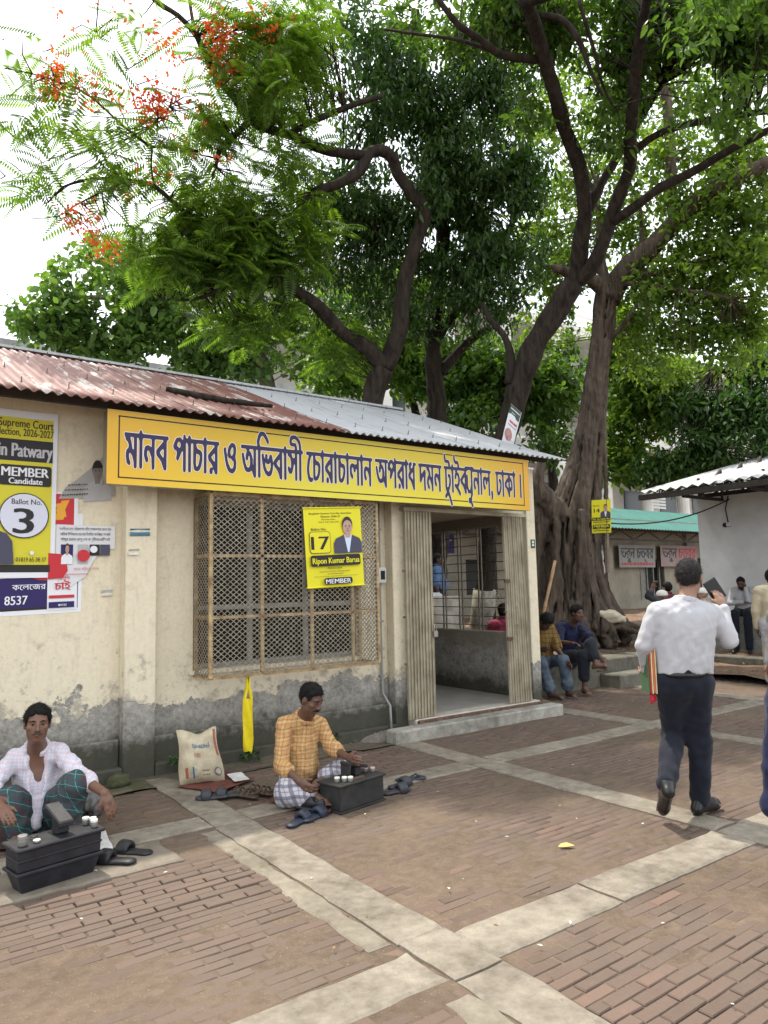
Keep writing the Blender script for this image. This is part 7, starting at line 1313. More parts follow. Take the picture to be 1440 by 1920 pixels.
DARKJ = mat_cloth('dark_jeans', (.018, .020, .027), .3); JEAN = M('faded_jeans', (.10, .135, .175), .8, .4, 7, .12, 0, (.045, .06, .085)); NAVYS = mat_cloth('navy_tshirt', (.012, .015, .045), .2); MUST = mat_check('mustard_shirt', (.17, .105, .03), [((.06, .03, .01), 0, .2)], 16, axis=(.8, -.6, 0))
# two young men on the kerb: the near one bowed over his hands, the far one reaching to his foot
fk = nrm(towards*.75+rt0*.45); y1 = at(1022, 1238, 10.15); y1[2] = 0
J = pose_sit((y1[0], y1[1]+.05, 0), fk, seat=.40)
J.update(head=at(1023, 1166, 10.05), hfwd=fk*.6-UPZ*.8, hup=UPZ*.6+fk*.7, neck=at(1022, 1180, 10.15), elL=at(1046, 1218, 10.0), wrL=at(1062, 1240, 9.85), elR=at(1004, 1220, 9.95), wrR=at(1014, 1218, 9.85), knL=at(1056, 1238, 9.9), anL=at(1066, 1284, 9.95), toeL=at(1080, 1292, 9.8), knR=at(1016, 1245, 9.9), anR=at(1034, 1292, 9.85), toeR=at(1058, 1302, 9.7))
J['toeL'][2] = J['toeR'][2] = .03; J['anL'][2] = J['anR'][2] = .085
figure('person', 'young man in mustard shirt bowed over his hands on the kerb', J, dict(res=.011, skin='d', line=.05, hthick=.018, shirt=MUST, sleeve=.42, trousers=JEAN, tlen=.78, cuff=True, tg=.016))
y2 = at(1072, 1228, 10.6); y2[2] = 0
J = pose_sit((y2[0], y2[1]+.02, 0), fk, seat=.41); J.update(head=at(1082, 1150, 10.45), neck=at(1078, 1170, 10.5), hfwd=towards*.8+rt0*.5-UPZ*.15, elL=at(1108, 1200, 10.3), wrL=at(1126, 1232, 10.05), elR=at(1046, 1203, 10.3), wrR=at(1072, 1206, 10.1), knL=at(1108, 1208, 10.2), anL=at(1118, 1246, 9.98), toeL=at(1142, 1250, 9.9), knR=at(1094, 1230, 10.15), anR=at(1096, 1282, 10.15), toeR=at(1106, 1291, 10.0))
J['anR'][2] = .085; J['toeR'][2] = .03
figure('person', 'young man in navy t-shirt on the kerb reaching down to his foot', J, dict(res=.011, skin='b', line=.06, hthick=.016, shirt=NAVYS, sleeve=.42, collar=False, trousers=DARKJ, tlen=.62, tg=.022))
# seated lawyer by the grey wall, hand to his forehead
bs = at(1378, 1188, 14.3); bs[2] = .10; fs = nrm(-np.array([1., .05, 0])*.8+towards*.4)
bs = np.array([SX-.33, at(1376, 1150, 14.6)[1], .10]); J = pose_sit(bs, fs, seat=.72); rg = np.cross(fs, UPZ)
J.update(head=J['head']+fs*.10-UPZ*.03, hfwd=fs-UPZ*.5, elL=J['pelvis']+UPZ*.22+fs*.26-rg*.14, wrL=J['pelvis']+UPZ*.50+fs*.20-rg*.09, wrR=J['pelvis']+UPZ*.20+fs*.26-rg*.05)
figure('person', 'man in white shirt sitting by the grey wall, hand to his face', J, dict(res=.016, skin='b', line=.06, beard=HAIR, shirt=WSH, sleeve=1., trousers=NAVYT, shoes=BSHOE, z0=.1))
# standing man in long cream kurta at the right edge
KUR = mat_cloth('cream_kurta', (.46, .40, .28)); bk_ = gnd(1462, 1290); J = pose_stand((bk_[0], bk_[1], 0), fwd+rt0*.35, 1.72); pl = J['pelvis']
figure('person', 'man in long cream kurta standing at the right edge, seen from behind', J, dict(res=.014, skin='b', shirt=KUR, sname='kurta', sleeve=1., sg=.024, tail=[(pl, pl-UPZ*.42, .16, .19)], trousers=M('pale_pyjama', (.40, .40, .42), .8, .15), tg=.03, shoes=BSHOE))
# near man in navy shirt cut by the right edge, arm hanging, and a boy beyond him
NVS = mat_cloth('navy_shirt', (.010, .014, .045), .25); ax0 = at(1512, 1500, 3.55); J = pose_stand((ax0[0], ax0[1], 0), towards*.6+rt0*.1, 1.32)
J.update(shR=at(1462, 1330, 3.55), elR=at(1449, 1440, 3.50), wrR=at(1452, 1560, 3.44)); J['front'] = nrm(-rt0*.2+towards); figure('person', 'person in navy shirt cut off by the right edge, only the sleeve showing', J, dict(res=.010, skin='b', shirt=NVS, sleeve=.80, sg=.016, sc=.92, trousers=DARKJ, shoes=BSHOE, handR=(-UPZ+rt0*.05, -rt0+towards*.5, rt0, .5)))
bb2 = gnd(1500, 1400); J = pose_stand((bb2[0], bb2[1], 0), -rt0+towards*.4, 1.50); figure('person', 'dark haired person in profile half out of frame at right', J, dict(res=.013, skin='c', hthick=.016, shirt=M('grey_shirt', (.25, .24, .24), .8, .15), trousers=DARKJ, shoes=BSHOE, sc=.95))
# group behind the walking man
GY_ = M('dark_patterned_shirt', (.03, .032, .04), .8, .6, 60, .1); MAR = M('maroon_shirt', (.11, .018, .035), .8, .2, 8, .1); CAPW = M('white_skullcap', (.58, .56, .52), .8, .12, 60, .3)
def seat_at(px, py, d, fr, seat, gz): q = at(px, py, d); return np.array([q[0], q[1], gz]), fr
q = at(1240, 1110, 12.2); J = pose_stand((q[0], q[1], .0), rt0+fwd*.3, 1.40); J.update(wrR=at(1222, 1104, 12.0), elR=at(1216, 1118, 12.0)); figure('person', 'man in white skullcap and dark patterned shirt beyond the walking man', J, dict(res=.013, skin='b', hair=False, cap=CAPW, shirt=GY_, sleeve=.7, trousers=DARKJ, shoes=BSHOE))
q = at(1252, 1110, 13.2); J = pose_stand((q[0], q[1], .0), -rt0*.6+fwd, 1.55); figure('person', 'man in maroon shirt behind the skullcapped man', J, dict(res=.016, skin='c', shirt=MAR, trousers=DARKJ, shoes=BSHOE))
q = at(1318, 1110, 12.6); J = pose_stand((q[0], q[1], .0), -rt0+fwd*.2, 1.42); figure('person', 'man with pale cap half hidden behind the walking man\'s head', J, dict(res=.016, skin='c', hair=False, cap=CAPW, shirt=M('tan_shirt', (.33, .29, .22), .8, .1), trousers=DARKJ, shoes=BSHOE))
# people seen through the porch grille
q = at(822, 1120, 13.2); J = pose_stand((q[0], q[1], .55), rt0*.8+towards*.2, 1.62); J = {k: (v if k in ('front', 'hfwd', 'hup') else np.array(v)) for k, v in J.items()}; figure('person', 'man in blue shirt standing behind the porch grille', J, dict(res=.015, skin='b', hairmat=HAIRG, shirt=M('blue_shirt', (.10, .18, .33), .8, .15), sleeve=.42, trousers=DARKJ, shoes=BSHOE, z0=.55, belly=.03))
q = np.array([8.1, 8.05, .38]); J = pose_sit(q, fwd, seat=.06); figure('person', 'dark haired person sitting with back to the porch half wall', J, dict(res=.015, skin='d', hthick=.02, shirt=M('crimson_shirt', (.22, .02, .05), .8, .3, 10), trousers=DARKJ, z0=.38))
q = at(1268, 950, 24.6); fl_z = 4.25; J = pose_stand((q[0], TY+.9, 4.16), towards, 1.65); figure('person', 'dark figure leaning at the court block railing above the green roof', J, dict(res=.03, skin='d', shirt=M('black_coat', (.012, .012, .014), .8), trousers=DARKJ, z0=4.16, face=False))
# ================================================================== SMALLER THINGS
BWOOD = M('black_painted_wood', (.020, .021, .026), .45, .5, 14, .25, 0, (.010, .010, .013)); GWOOD = M('worn_black_wood', (.030, .029, .028), .65, .6, 10, .35, 0, (.012, .012, .012)); LID = mat_gloss('white_lid', (.66, .64, .60), .4); JARG = mat_gloss('jar_glass', (.16, .16, .14), .15)
def frame(o, ux):
    ux = nrm([ux[0], ux[1], 0]); vy = np.array([-ux[1], ux[0], 0]); return Matrix(((ux[0], vy[0], 0, o[0]), (ux[1], vy[1], 0, o[1]), (0, 0, 1, o[2]), (0, 0, 0, 1)))
def taper(mb, Mx, l0, w0, z0, l1, w1, z1, cx=0., cy=0., dx=0., dy=0.):
    vs = [(cx+sx*l0/2, cy+sy*w0/2, z0) for sx, sy in ((-1, -1), (1, -1), (1, 1), (-1, 1))]+[(cx+dx+sx*l1/2, cy+dy+sy*w1/2, z1) for sx, sy in ((-1, -1), (1, -1), (1, 1), (-1, 1))]
    return mb.add([tuple(Mx @ Vector(v)) for v in vs], [(3, 2, 1, 0), (4, 5, 6, 7), (0, 1, 5, 4), (1, 2, 6, 5), (2, 3, 7, 6), (3, 0, 4, 7)])
def jar(p, r, h, lab, grp, lidm=LID):
    t = thing('polish_jar', p, lab, 'jar', grp); p = np.array(p, float)
    adopt(MB().lathe(p, [(r*.92, 0), (r, .004), (r, h*.62), (r*.9, h*.68)], 14).build('jar_body', JARG, None, True), t); adopt(MB().lathe(p+np.array([0, 0, h*.685]), [(r*1.06, 0), (r*1.06, h*.26), (r*.98, h*.31)], 14).build('jar_lid', lidm, None, False), t)
# left shoe-shine box, boat shaped
o1 = np.array([.94, 4.465, 0]); u1 = np.array([.49, .10, 0]); Mx = frame(o1, u1)
b1_ = thing('shoeshine_box', o1, 'black boat shaped shoeshine box with ledges before the left cobbler', 'shoeshine box')
adopt(taper(MB(), Mx, .38, .125, .004, .448, .165, .105).build('box_hull', BWOOD, None, bevel=.004), b1_); adopt(taper(MB(), Mx, .448, .168, .126, .450, .18, .232).build('box_body', BWOOD, None, bevel=.004), b1_)
adopt(taper(MB(), Mx, .475, .196, .106, .475, .196, .125).build('box_rail', BWOOD, None, bevel=.005), b1_); adopt(taper(MB(), Mx, .46, .188, .176, .46, .188, .188).build('box_rail', BWOOD, None, bevel=.004), b1_); adopt(taper(MB(), Mx, .485, .218, .233, .485, .218, .252).build('box_lid', BWOOD, None, bevel=.006), b1_)
fr = taper(MB(), Mx, .075, .06, .253, .075, .06, .33, .035, .01); taper(fr, Mx, .085, .20, .330, .085, .20, .362, .035, .03); vs = fr.v
for i in range(8, 16): x_, y_, z_ = vs[i]; loc = Mx.inverted() @ Vector((x_, y_, z_)); vs[i] = (x_, y_, z_+.32*(loc.y-.03))
adopt(fr.build('foot_rest', BWOOD, None, bevel=.007), b1_)
for i, (a, b) in enumerate(((.188, .03), (.214, -.005), (.20, -.05))): p = Mx @ Vector((a, b, .2525)); jar(p, .019, .042, 'white lidded polish jar on the right of the boat shaped box, '+('backmost', 'middle one', 'nearest the edge')[i], 'polish jars on the left box')
jar(Mx @ Vector((-.19, -.045, .2525)), .024, .055, 'glass polish jar with steel lid on the left end of the boat shaped box', None, mat_gloss('steel_lid', (.45, .45, .44), .3, .8)); jar(Mx @ Vector((-.12, -.055, .2525)), .018, .016, 'flat white polish tin beside the glass jar on the boat shaped box', None); jar(Mx @ Vector((-.105, .02, .2525)), .020, .018, 'small flat black polish tin on the boat shaped box', None, BWOOD)
# second box, rectangular
c0 = np.array([2.795, 4.435, 0]); ud = nrm([.97, .20, 0]); vd = np.array([-ud[1], ud[0], 0]); o2 = c0+ud*.225+vd*.11; Mx2 = frame(o2, ud)
b2_ = thing('shoeshine_box', o2, 'worn black rectangular shoeshine box before the orange shirted cobbler', 'shoeshine box')
adopt(taper(MB(), Mx2, .445, .225, .018, .44, .22, .180).build('box_body', GWOOD, None, bevel=.003), b2_); adopt(taper(MB(), Mx2, .465, .245, .003, .465, .245, .017).build('box_skirting', GWOOD, None, bevel=.003), b2_); adopt(taper(MB(), Mx2, .475, .25, .181, .475, .25, .197).build('box_lid', GWOOD, None, bevel=.004), b2_)
fr = taper(MB(), Mx2, .06, .06, .198, .06, .06, .262, .06, .02); taper(fr, Mx2, .22, .082, .262, .22, .082, .288, .045, .02)
for i in range(8, 16): x_, y_, z_ = fr.v[i]; loc = Mx2.inverted() @ Vector((x_, y_, z_)); fr.v[i] = (x_, y_, z_-.26*(loc.x-.045))
adopt(fr.build('foot_rest', GWOOD, None, bevel=.006), b2_); adopt(taper(MB(), Mx2, .02, .085, .198, .02, .085, .30, -.045, .02).build('rest_prop', GWOOD, None, bevel=.003), b2_)
for i, (a, b) in enumerate(((-.17, -.02), (-.13, -.055), (-.10, -.085))): jar(Mx2 @ Vector((a, b, .1975)), .019, .036, 'white lidded polish jar on the rectangular box, '+('leftmost of three', 'middle of three', 'rightmost of three')[i], 'polish jars on the near end of the rectangular box')
PINKL = mat_gloss('pink_lid', (.55, .40, .42), .4)
for i, (a, b) in enumerate(((.175, .03), (.205, -.015))): jar(Mx2 @ Vector((a, b, .1975)), .018, .032, 'pinkish lidded polish jar on the rectangular box, '+('behind its twin', 'nearer the box edge')[i], 'polish jars on the far end of the rectangular box', PINKL)
br_ = MB(); taper(br_, Mx2, .13, .022, .1985, .12, .018, .212, -.02, -.075); tag(br_.build('shoe_brush', M('brush_wood', (.10, .06, .04), .6)), 'small dark shoe brush lying on the rectangular box lid', 'brush')
# slippers
BRUB = M('black_rubber', (.014, .014, .016), .5, .3, 25, .15); GRUB = M('grey_rubber', (.035, .037, .045), .55, .3, 25, .15); BLRUB = M('blue_black_rubber', (.020, .026, .045), .5, .3, 25, .15); BRLE = M('brown_leather', (.075, .050, .036), .6, .4, 25, .2)
def slipper(p, ang, mat, lab, grp, L=.27, style='slide', z=0., tilt=0.):
    c, s = math.cos(ang), math.sin(ang); d = np.array([c, s, 0.]); w = np.array([-s, c, 0.]); p = np.array([p[0], p[1], z])
    t = thing('slipper' if style != 'shoe' else 'shoe', p, lab, 'footwear', grp); S = SDF(.006, 1); k = L/.27
    S.path([p+d*-.105*k+UPZ*.016, p+UPZ*.014+w*.004, p+d*.085*k+UPZ*.015], [.042*k, .038*k, .048*k], .03, flat=(0, 0, 1), fac=2.6); adopt(S.build('sole', mat), t)
    C = SDF(.006, 2)
    if style == 'slide':
        for q in (.0, .018, .036, .054):
            C.path([p+d*(q+.015)*k+w*(.042*k*math.cos(a))+UPZ*(.012+.048*k*math.sin(a)) for a in np.linspace(0, math.pi, 8)], .0085, .022)
    elif style == 'thong':
        for sg in (1, -1): C.path([p+d*.085*k+UPZ*.028, p+d*.045*k+w*sg*.022*k+UPZ*.045, p+d*-.01*k+w*sg*.036*k+UPZ*.022], .0065, .006)
    elif style == 'sandal':
        for q in (.075, .03, -.03, -.075): C.path([p+d*q*k+w*(.042*k*math.cos(a))+UPZ*(.012+.050*k*math.sin(a)) for a in np.linspace(0, math.pi, 8)], .0065, .004)
        C.path([p+d*-.115*k+w*(.040*k*math.cos(a))+d*(-.02*math.sin(a))+UPZ*.045 for a in np.linspace(0, math.pi, 6)], .008, .006)
    elif style == 'shoe':
        C.path([p+d*-.10*k+UPZ*.055, p+d*-.02*k+UPZ*.05, p+d*.085*k+UPZ*.03], [.034, .034, .034], .03); C.ell(p+d*-.07*k+UPZ*.085, (.03, .03, .035), None, .01, True)
    adopt(C.build('strap' if style != 'shoe' else 'upper', mat), t); return t
G = lambda x, y: gnd(x, y)
slipper(G(212, 1622), 2.3, BRUB, 'black slide sandal touching the boat shaped box', 'pair of black slides by the left box', .27, z=.012); slipper(G(246, 1602), 2.2, BRUB, 'black slide sandal a step away from the boat shaped box', 'pair of black slides by the left box', .27, z=.004)
slipper(G(562, 1543), -2.5+3.0, BLRUB, 'blue black slide slipper in front of the cobbler, farther from his box', 'pair of slides in front of the second cobbler', .26); slipper(G(592, 1534), -2.6+3.0, BLRUB, 'blue black slide slipper in front of the cobbler, touching his box', 'pair of slides in front of the second cobbler', .26)
slipper(G(397, 1502), 2.7, GRUB, 'dark grey slide beside the red mat, left of its pair', 'pair of slides by the mat', .25, z=.014); slipper(G(425, 1498), 2.6, GRUB, 'dark grey slide beside the red mat, next to the brown sandals', 'pair of slides by the mat', .25, z=.014)
slipper(G(458, 1497), 1.9, BRLE, 'brown open leather sandal next to the dark grey slides', 'pair of brown sandals by the cobbler', .27, 'sandal', .014); slipper(G(487, 1492), 2.0, BRLE, "brown open leather sandal next to the cobbler's knee", 'pair of brown sandals by the cobbler', .27, 'sandal', .014)
slipper(G(745, 1487), -.05, GRUB, 'grey slipper heaped nearest beside the rectangular box', None, .25, z=.0); slipper(G(752, 1475), .15, GRUB, 'grey slipper in the middle of the heap beside the rectangular box', None, .25, z=.0); slipper(G(772, 1464), -.3, GRUB, 'grey slipper farthest from the rectangular box in the heap', None, .26, 'thong')
slipper(at(580, 1500, 5.12), 2.0, BRUB, 'black shoe held under the second cobbler\'s hand', None, .26, 'shoe', .02)
slipper(G(1018, 1303), .2, GRUB, 'striped dark slipper on the bricks by the corner of the building', None, .26); slipper(G(1078, 1293), .0, BRLE, 'tan thong sandal under the mustard shirted man\'s foot', None, .27, 'thong'); slipper(at(1130, 1249, 9.92), .2, BRLE, 'brown sandal in the navy shirted man\'s hand', None, .26, 'thong', at(1130, 1252, 9.92)[2]-.05)
# red-brown mats
MAT_ = M('red_brown_tarp', (.125, .038, .028), .65, .35, 10, .25)
def ground_sheet(name, pts, z, mat, lab, cat, n=14, amp=.006):
    A, B, Cc, D = [np.array(p) for p in pts]; V = []
    for j in range(n+1):
        for i in range(n+1):
            a, b = i/n, j/n; p = (1-a)*(1-b)*A+a*(1-b)*B+a*b*Cc+(1-a)*b*D; V.append((p[0], p[1], z+amp*(.6+mnoise.noise(Vector((p[0]*9, p[1]*9, 3)))))) 
    m_ = n+1; Fq = [(j*m_+i, j*m_+i+1, (j+1)*m_+i+1, (j+1)*m_+i) for j in range(n) for i in range(n)]; return tag(np_mesh(name, V, Fq, mat, True), lab, cat)
ground_sheet('mat', [G(332, 1482)[:2], G(410, 1492)[:2], G(478, 1466)[:2], G(400, 1446)[:2]], .024, MAT_, 'red brown tarpaulin mat under the woven sack', 'mat'); ground_sheet('mat', [G(500, 1508)[:2], G(618, 1530)[:2], G(650, 1490)[:2], G(540, 1478)[:2]], .020, MAT_, 'red brown mat the second cobbler sits on', 'mat')
ground_sheet('plastic_sheet', [G(425, 1462)[:2], G(440, 1476)[:2], G(468, 1470)[:2], G(452, 1456)[:2]], .034, M('white_plastic', (.60, .60, .58), .5), 'white plastic strip folded on the edge of the red mat', 'plastic', 6, .012); ground_sheet('cloth', [G(150, 1640)[:2], G(215, 1612)[:2], G(196, 1568)[:2], G(140, 1580)[:2]], .030, M('grey_white_cloth', (.50, .49, .47), .8, .25, 14), 'crumpled off white cloth by the boat shaped box', 'cloth', 10, .022)
ground_sheet('mat', [G(-90, 1600)[:2], G(150, 1600)[:2], G(170, 1530)[:2], G(-60, 1520)[:2]], .021, M('dark_mat', (.05, .035, .03), .8, .3), 'dark mat under the squatting left cobbler', 'mat')
# woven sack leaning on the wall: a stuffed pillow with printing that follows its swell
sk0 = gnd(336, 1476); Wd, Hg = .35, .42
class Pillow(Panel):
    def P(s, a, b, d, sgn=1.):
        a = np.asarray(a, float); b = np.asarray(b, float); a2 = .5+(a-.5)*(1-.16*np.clip(4*b*(1-b), 0, 1)*0-.10*b+.05*np.sin(b*7)); b2 = b+.07*(np.abs(a-.5)*2)**2*(b-.5)*.9-.05*np.sin(a*3.1)*(b > .5)*(b-.5)*2+.03*np.sin(a*9)*b
        return s.o+np.multiply.outer(a2, s.u)+np.multiply.outer(b2, s.v)+np.multiply.outer(sgn*s.warp(a, b)+d, s.n)
swell = lambda a, b: .105*np.clip(4*a*(1-a), 0, 1)**.6*np.clip(4*b*(1-b), 0, 1)**.5*(1.15-.45*b)+(.010*np.sin(a*11+b*7)*np.sin(b*9+2)+.006*np.sin(a*23-b*14))*np.clip(6*a*(1-a), 0, 1)
su = nrm([.93, -.30, 0]); sv = nrm(UPZ*.92+np.array([.06, .36, 0])); ps = Pillow(np.array([2.17, 5.86, .03]), su*Wd, sv*Hg+su*-.02, None, swell)
mbk = MB(); n = 18
for sgn in (1, -1):
    gx_, gy_ = np.meshgrid(np.linspace(0, 1, n+1), np.linspace(0, 1, n+1)); a, b = gx_.ravel(), gy_.ravel()
    V = ps.P(a, b, 0*a, sgn); fs_ = [(j*(n+1)+i, j*(n+1)+i+1, (j+1)*(n+1)+i+1, (j+1)*(n+1)+i) for j in range(n) for i in range(n)]; mbk.add(V, fs_ if sgn > 0 else [f[::-1] for f in fs_])
skm = M('woven_sack', (.50, .44, .31), .7, .25, 9, .3, 0, (.33, .27, .18)); sk = tag(mbk.build('woven_sack', skm, None, True), 'stuffed off white woven sack with faded blue print against the wall', 'sack')
INKB = flat('sack_blue', (.05, .13, .24)); INKR = flat('sack_red', (.32, .09, .06)); ps.text('িসেমনট', .54, .72, -.085, INKB, bold=.03, layer=3); ps.lines(.36, .50, .44, .10, INKR, 6); ps.rect(.30, .06, .335, .26, INKB, 3, 3); ps.lines(.36, .42, .08, .16, INKB, 5); ps.lines(.52, .68, .10, .03, BLK, 3); ps.lines(.50, .66, .18, .03, BLK, 4); ps.disc(.86, .16, .032, flat('sack_grey', (.16, .17, .18)), layer=3); ps.disc(.86, .16, .022, skm, layer=4); ps.rect(.90, .45, .96, .95, INKR, 2, 4); ps.rect(.14, .08, .20, .26, INKR, 2, 3); ps.build(sk)
# yellow shopping bag hung from the cage
hb = on_y(462, 1300, 6.13); YB_ = M('yellow_nonwoven', (.72, .56, .006), .7, .12, 12, .15); bw_, bh_ = .105, .45
pb = Panel(np.array([hb[0]-bw_/2, 6.10, .155]), (bw_, 0, 0), (0, 0, bh_), (0, -1, 0)); bag = thing('tote_bag', (hb[0], 6.1, .16), 'bright yellow cloth bag hanging from the window cage', 'bag')
mbb = MB(); n = 14
for sgn in (1, -1):
    V = []
    for j in range(n+1):
        for i in range(n+1):
            a, b = i/n, j/n; wv = .75+.25*math.sin(min(1, b*6)*1.57) if b < .3 else 1-.10*math.sin(b*3); dp = .028*(4*a*(1-a))**.5*(.4+.6*(1-b))*(1+.25*math.sin(a*9+b*4)); V.append(pb.o+pb.u*(.5+(a-.5)*wv)+pb.v*(b+.10*(a-.35)**2*(1-b)*-2)+pb.n*(sgn*dp+.010*math.sin(a*5+b*7)))
    fs_ = [(j*(n+1)+i, j*(n+1)+i+1, (j+1)*(n+1)+i+1, (j+1)*(n+1)+i) for j in range(n) for i in range(n)]; mbb.add(V, fs_ if sgn > 0 else [f[::-1] for f in fs_])
adopt(mbb.build('bag_body', YB_, None, True), bag)
for dy in (-.012, .012): adopt(MB().add([tuple(q) for s_, z_, w_ in ((-.032, .155+bh_, .011), (-.010, .155+bh_+.10, .010), (0, .835, .012), (.012, .155+bh_+.10, .010), (.034, .155+bh_, .011)) for q in ((hb[0]+s_-w_, 6.10+dy, z_), (hb[0]+s_+w_, 6.10+dy, z_))], [(2*i, 2*i+1, 2*i+3, 2*i+2) for i in range(4)]).build('bag_handle', YB_), bag)
# plastic bag bundle, concrete lump, gravel, weeds at the wall foot
S = SDF(.008, 3); q = gnd(176, 1530); S.ell((q[0], q[1], .085), (.085, .07, .085), None, .02); S.ell((q[0]+.03, q[1], .14), (.04, .04, .04), None, .03); S.wrinkle(.009, 60, 8); tag(S.build('plastic_bundle', mat_gloss('grey_polythene', (.11, .105, .10), .22)), 'dark polythene bundle on the ground behind the left cobbler\'s hand', 'bundle')
S = SDF(.012, 5); q = on_y(222, 1492, 6.2); S.ell((q[0], 6.2, .05), (.10, .09, .07), None, .02); S.wrinkle(.008, 45, 7); tag(S.build('mossy_stone', M('moss_stone', (.07, .075, .035), .95, .4, 16, .4)), 'mossy lump of stone at the foot of the pilaster', 'stone')
litter_c = gnd(726, 1384); g = np.random.default_rng(4); V = []; Fq = []
for i in range(420):
    r = abs(g.normal(0, .13)); a = g.uniform(0, 6.28); x_, y_ = litter_c[0]+r*math.cos(a)*1.5-.05, litter_c[1]+.03+r*math.sin(a)*.8; s_ = g.uniform(.005, .013); z_ = max(0, .075*(1-r/.3))+.012; k = len(V)
    for d_ in ((1, 0, 0), (-.5, .8, 0), (-.5, -.8, 0), (0, 0, 1)): V.append((x_+s_*d_[0], y_+s_*d_[1], z_+s_*d_[2]))
    Fq += [(k, k+1, k+3), (k+1, k+2, k+3), (k+2, k, k+3)]
S = SDF(.015, 2); S.ell((litter_c[0]-.05, litter_c[1]+.03, .0), (.30, .16, .075), None, .02); gv = S.build('gravel_heap', mat_dirt('grit', (.13, .115, .095), (.28, .25, .21))); tag(gv, 'small heap of grit at the foot of the wall conduit', 'gravel')
o = np_mesh('pebbles', V, Fq, M('pebble', (.26, .23, .19), .9, .5, 60), False, gv); o['kind'] = 'stuff'
LFW = mat_leaf('weed_leaf', (.025, .06, .018), (.06, .13, .035), (.7, 1, .3), .4)
for (px, py, nl, lab) in ((471, 1412, 46, 'small weed growing from the plinth behind the second cobbler'), (318, 1425, 26, 'small weed beside the woven sack'), (627, 1382, 30, 'small weed on the plinth right of the second cobbler')):
    c = on_y(px, py, WY-.17); t = thing('weed', (c[0], c[1], max(.02, c[2]-.05)), lab, 'plant'); leaves('weed_leaves', np.array([[c[0]+RNG.normal(0, .035), c[1]-.02+RNG.normal(0, .02), c[2]+RNG.normal(0, .022)] for _ in range(nl//4)]), 6, .038, .5, LFW, t, .025, .1, px)
# bamboo pole, cement sack, poster on the banyan, board wired to the forked tree, branch on the roof, whitewashed counter
A_, B_ = at(1041, 1052, 11.4), at(1019, 1150, 11.0); tag(MB().tube([B_+(A_-B_)*t for t in np.linspace(-.2, 1, 12)], [.024+.004*(i % 3 == 0) for i in range(12)], 8).build('bamboo_pole', M('bamboo', (.36, .22, .11), .6, .35, 10, .1)), 'bamboo pole leaning against the banyan roots', 'pole')
c = at(1146, 1158, 13.1); S = SDF(.014, 8); S.path([c+rt0*-.20+UPZ*.08, c+rt0*.02+UPZ*.02, c+rt0*.22-UPZ*.03], [.055, .105, .055], .08); S.wrinkle(.008, 40, 7); tag(S.build('cement_sack', M('pale_sack', (.58, .51, .38), .85, .15, 8, .2)), 'pale lumpy cement sack on the bed beside the banyan', 'sack')
tl, tr_, bl = at(1109, 938, 12.7), at(1145, 936, 12.6), at(1110, 1000, 12.7); p = Panel(bl, tr_-tl, tl-bl); p14 = sheet('election_board', p, YEL, 'small yellow election board number 14 on the banyan roots', 'poster', thick=.02, n=2)
p.text('Ballot No.', .25, .80, .05, BLK, w=.36); p.text('14', .27, .62, .12, BLK, w=.30, bold=.03); p.portrait(.72, .47, .52, .40, PSKIN, PHAIR, PSUIT, WHT); p.rect(.03, .38, .97, .47, BLK, n=1); p.text('Md. Zia Uddin Mia', .5, .395, .055, YEL, w=.86, bold=.02); p.lines(.08, .92, .32, .025, BLK, 2); p.rect(.06, .13, .94, .26, BLK, n=1); p.text('MEMBER', .5, .175, .07, YEL, w=.78, bold=.03); p.text('CANDIDATE', .5, .135, .03, YEL, w=.5); p.lines(.08, .92, .06, .025, BLK, 4); p.build(p14)
for dx in (-.02,): o = MB().bar(bl+(tr_-tl)*.8-(tl-bl)*1.2-FW*-.03, tl+(tr_-tl)*.8+FW*.03, .05).build('board_post', M('post_wood', (.20, .16, .12), .9)); o.parent = p14
tl, tr_, bl = at(958, 757, 10.7), at(977, 774, 10.55), at(938, 838, 10.7); p = Panel(bl, tr_-tl+np.array([0, 0, -.0]), tl-bl); bd = sheet('campaign_board', p, WHT, 'narrow white campaign board wired to the forked tree above the roof', 'poster', thick=.012, n=2)
p.rect(0, .78, 1, 1, flat('board_green', (.05, .09, .07)), n=1); p.lines(.1, .95, .92, .03, WHT, 8); p.lines(.25, .6, .85, .02, WHT, 9); p.poly([(0, .3), (.95, .3), (.98, .66), (.85, .76), (.6, .82), (.25, .82), (0, .79)], WHT); p.lines(.25, .95, .64, .06, RED, 11); p.disc(.42, .38, .085, flat('print_rose', (.45, .22, .24))); p.disc(.42, .42, .04, PSKIN); p.lines(.2, .95, .58, .02, BLK, 1); p.lines(.2, .95, .08, .02, BLK, 2); p.lines(.55, .95, .3, .02, GREYP, 5); p.build(bd)
def on_roof(px, py, lift=.03):
    r = _ray(px, py); nR = upv; t = (nR@(EV-_C))/(nR@r); return _C+r*t+nR*lift
q = [on_roof(*v) for v in ((312, 735), (345, 742), (385, 750), (425, 757), (462, 760))]; bt = MB().tube(q, [.028, .034, .036, .032, .026], 9); q2 = [on_roof(*v, .05) for v in ((440, 763), (470, 766), (508, 770))]; bt.tube(q2, [.026, .028, .020], 8); bt.tube([q[1], on_roof(335, 731, .12)], [.014, .006], 6)
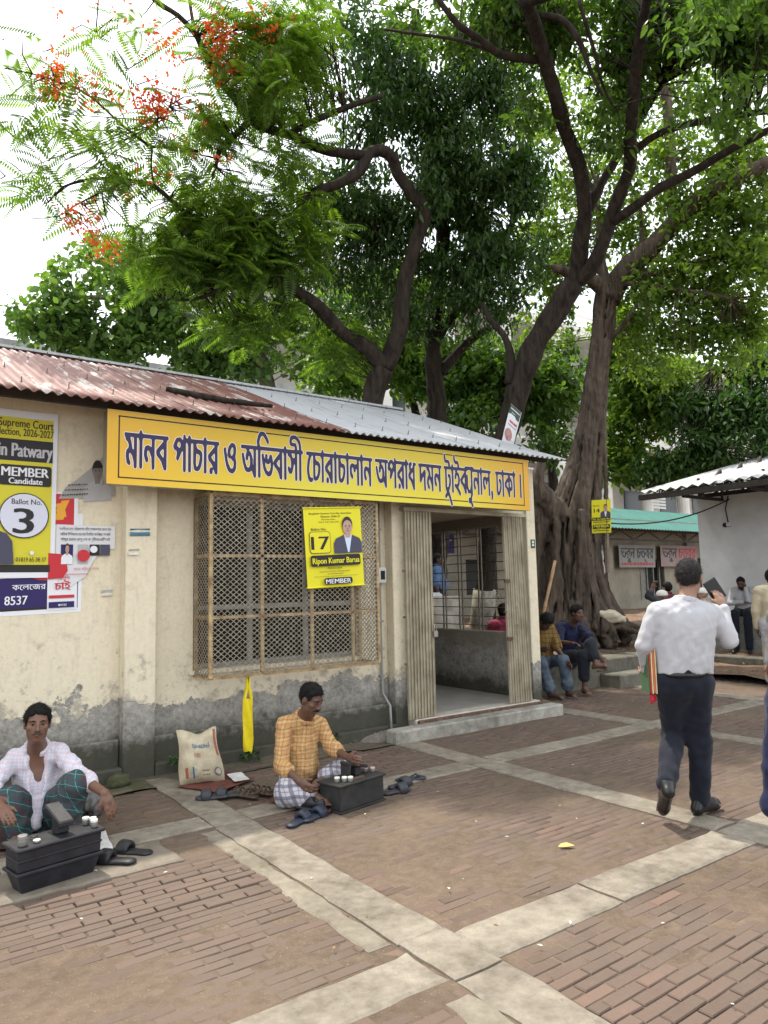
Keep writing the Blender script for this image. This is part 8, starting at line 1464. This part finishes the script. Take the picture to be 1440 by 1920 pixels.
brn = tag(MB().tube(q, [.028, .034, .036, .032, .026], 9).build('fallen_branch', BK_D, None, True), 'broken dark branch lying on the tin roof', 'branch'); o = MB().tube(q2, [.026, .028, .020], 8).build('branch_stub', BK_D, None, True, 0); o.parent = brn
c = at(822, 1150, 12.9); ct = thing('brick_counter', (c[0], c[1], .4), 'whitewashed block counter behind the porch grille', 'counter'); Mx = frame(np.array([c[0], c[1], 0]), np.array([1, .05, 0])); cm = MB().box(-.45, .30, -.3, .5, .1, at(822, 1118, 12.9)[2], 0, Mx); adopt(cm.build('counter_body', M('whitewashed_brick', (.50, .48, .42), .9, .4, 5, .3, 0, (.28, .25, .2)), None, bevel=.02), ct)
mbp = MB()
for i in range(5): taper(mbp, Mx, .40-.03*i, .3-.02*i, at(822, 1118, 12.9)[2]+.003+.013*i, .40-.03*i, .3-.02*i, at(822, 1118, 12.9)[2]+.014+.013*i, -.1, .1)
tag(mbp.build('paper_stack', WHT), 'stack of white papers on the counter behind the grille', 'papers')['kind'] = 'stuff'
# ornamental balustrade and shuttered window glimpsed past the whitewashed trunk
bx0 = on_y(900, 1100, 12.6); bx1 = on_y(942, 1100, 12.6); orn = thing('iron_railing', (bx0[0], 12.6, .7), 'ornamental iron railing seen through the porch grille', 'railing'); z0_, z1_ = on_y(920, 1134, 12.6)[2], on_y(920, 1106, 12.6)[2]
for z in (z0_, z1_): adopt(MB().bar((bx0[0], 12.6, z), (bx1[0]+.8, 12.6, z), .03).build('rail', IRON), orn)
for i in range(4):
    cx = bx0[0]+.2+i*.38; zc_ = (z0_+z1_)/2; adopt(MB().tube([(cx+.11*math.cos(a), 12.6, zc_+.11*math.sin(a)) for a in np.linspace(0, 6.283, 17)], .010, 5).build('rail_ring', IRON), orn)
    for k in range(3): a = k*math.pi/3; adopt(MB().bar((cx-.18*math.cos(a), 12.6, zc_-.15*math.sin(a)), (cx+.18*math.cos(a), 12.6, zc_+.15*math.sin(a)), .012).build('rail_spoke', IRON), orn)
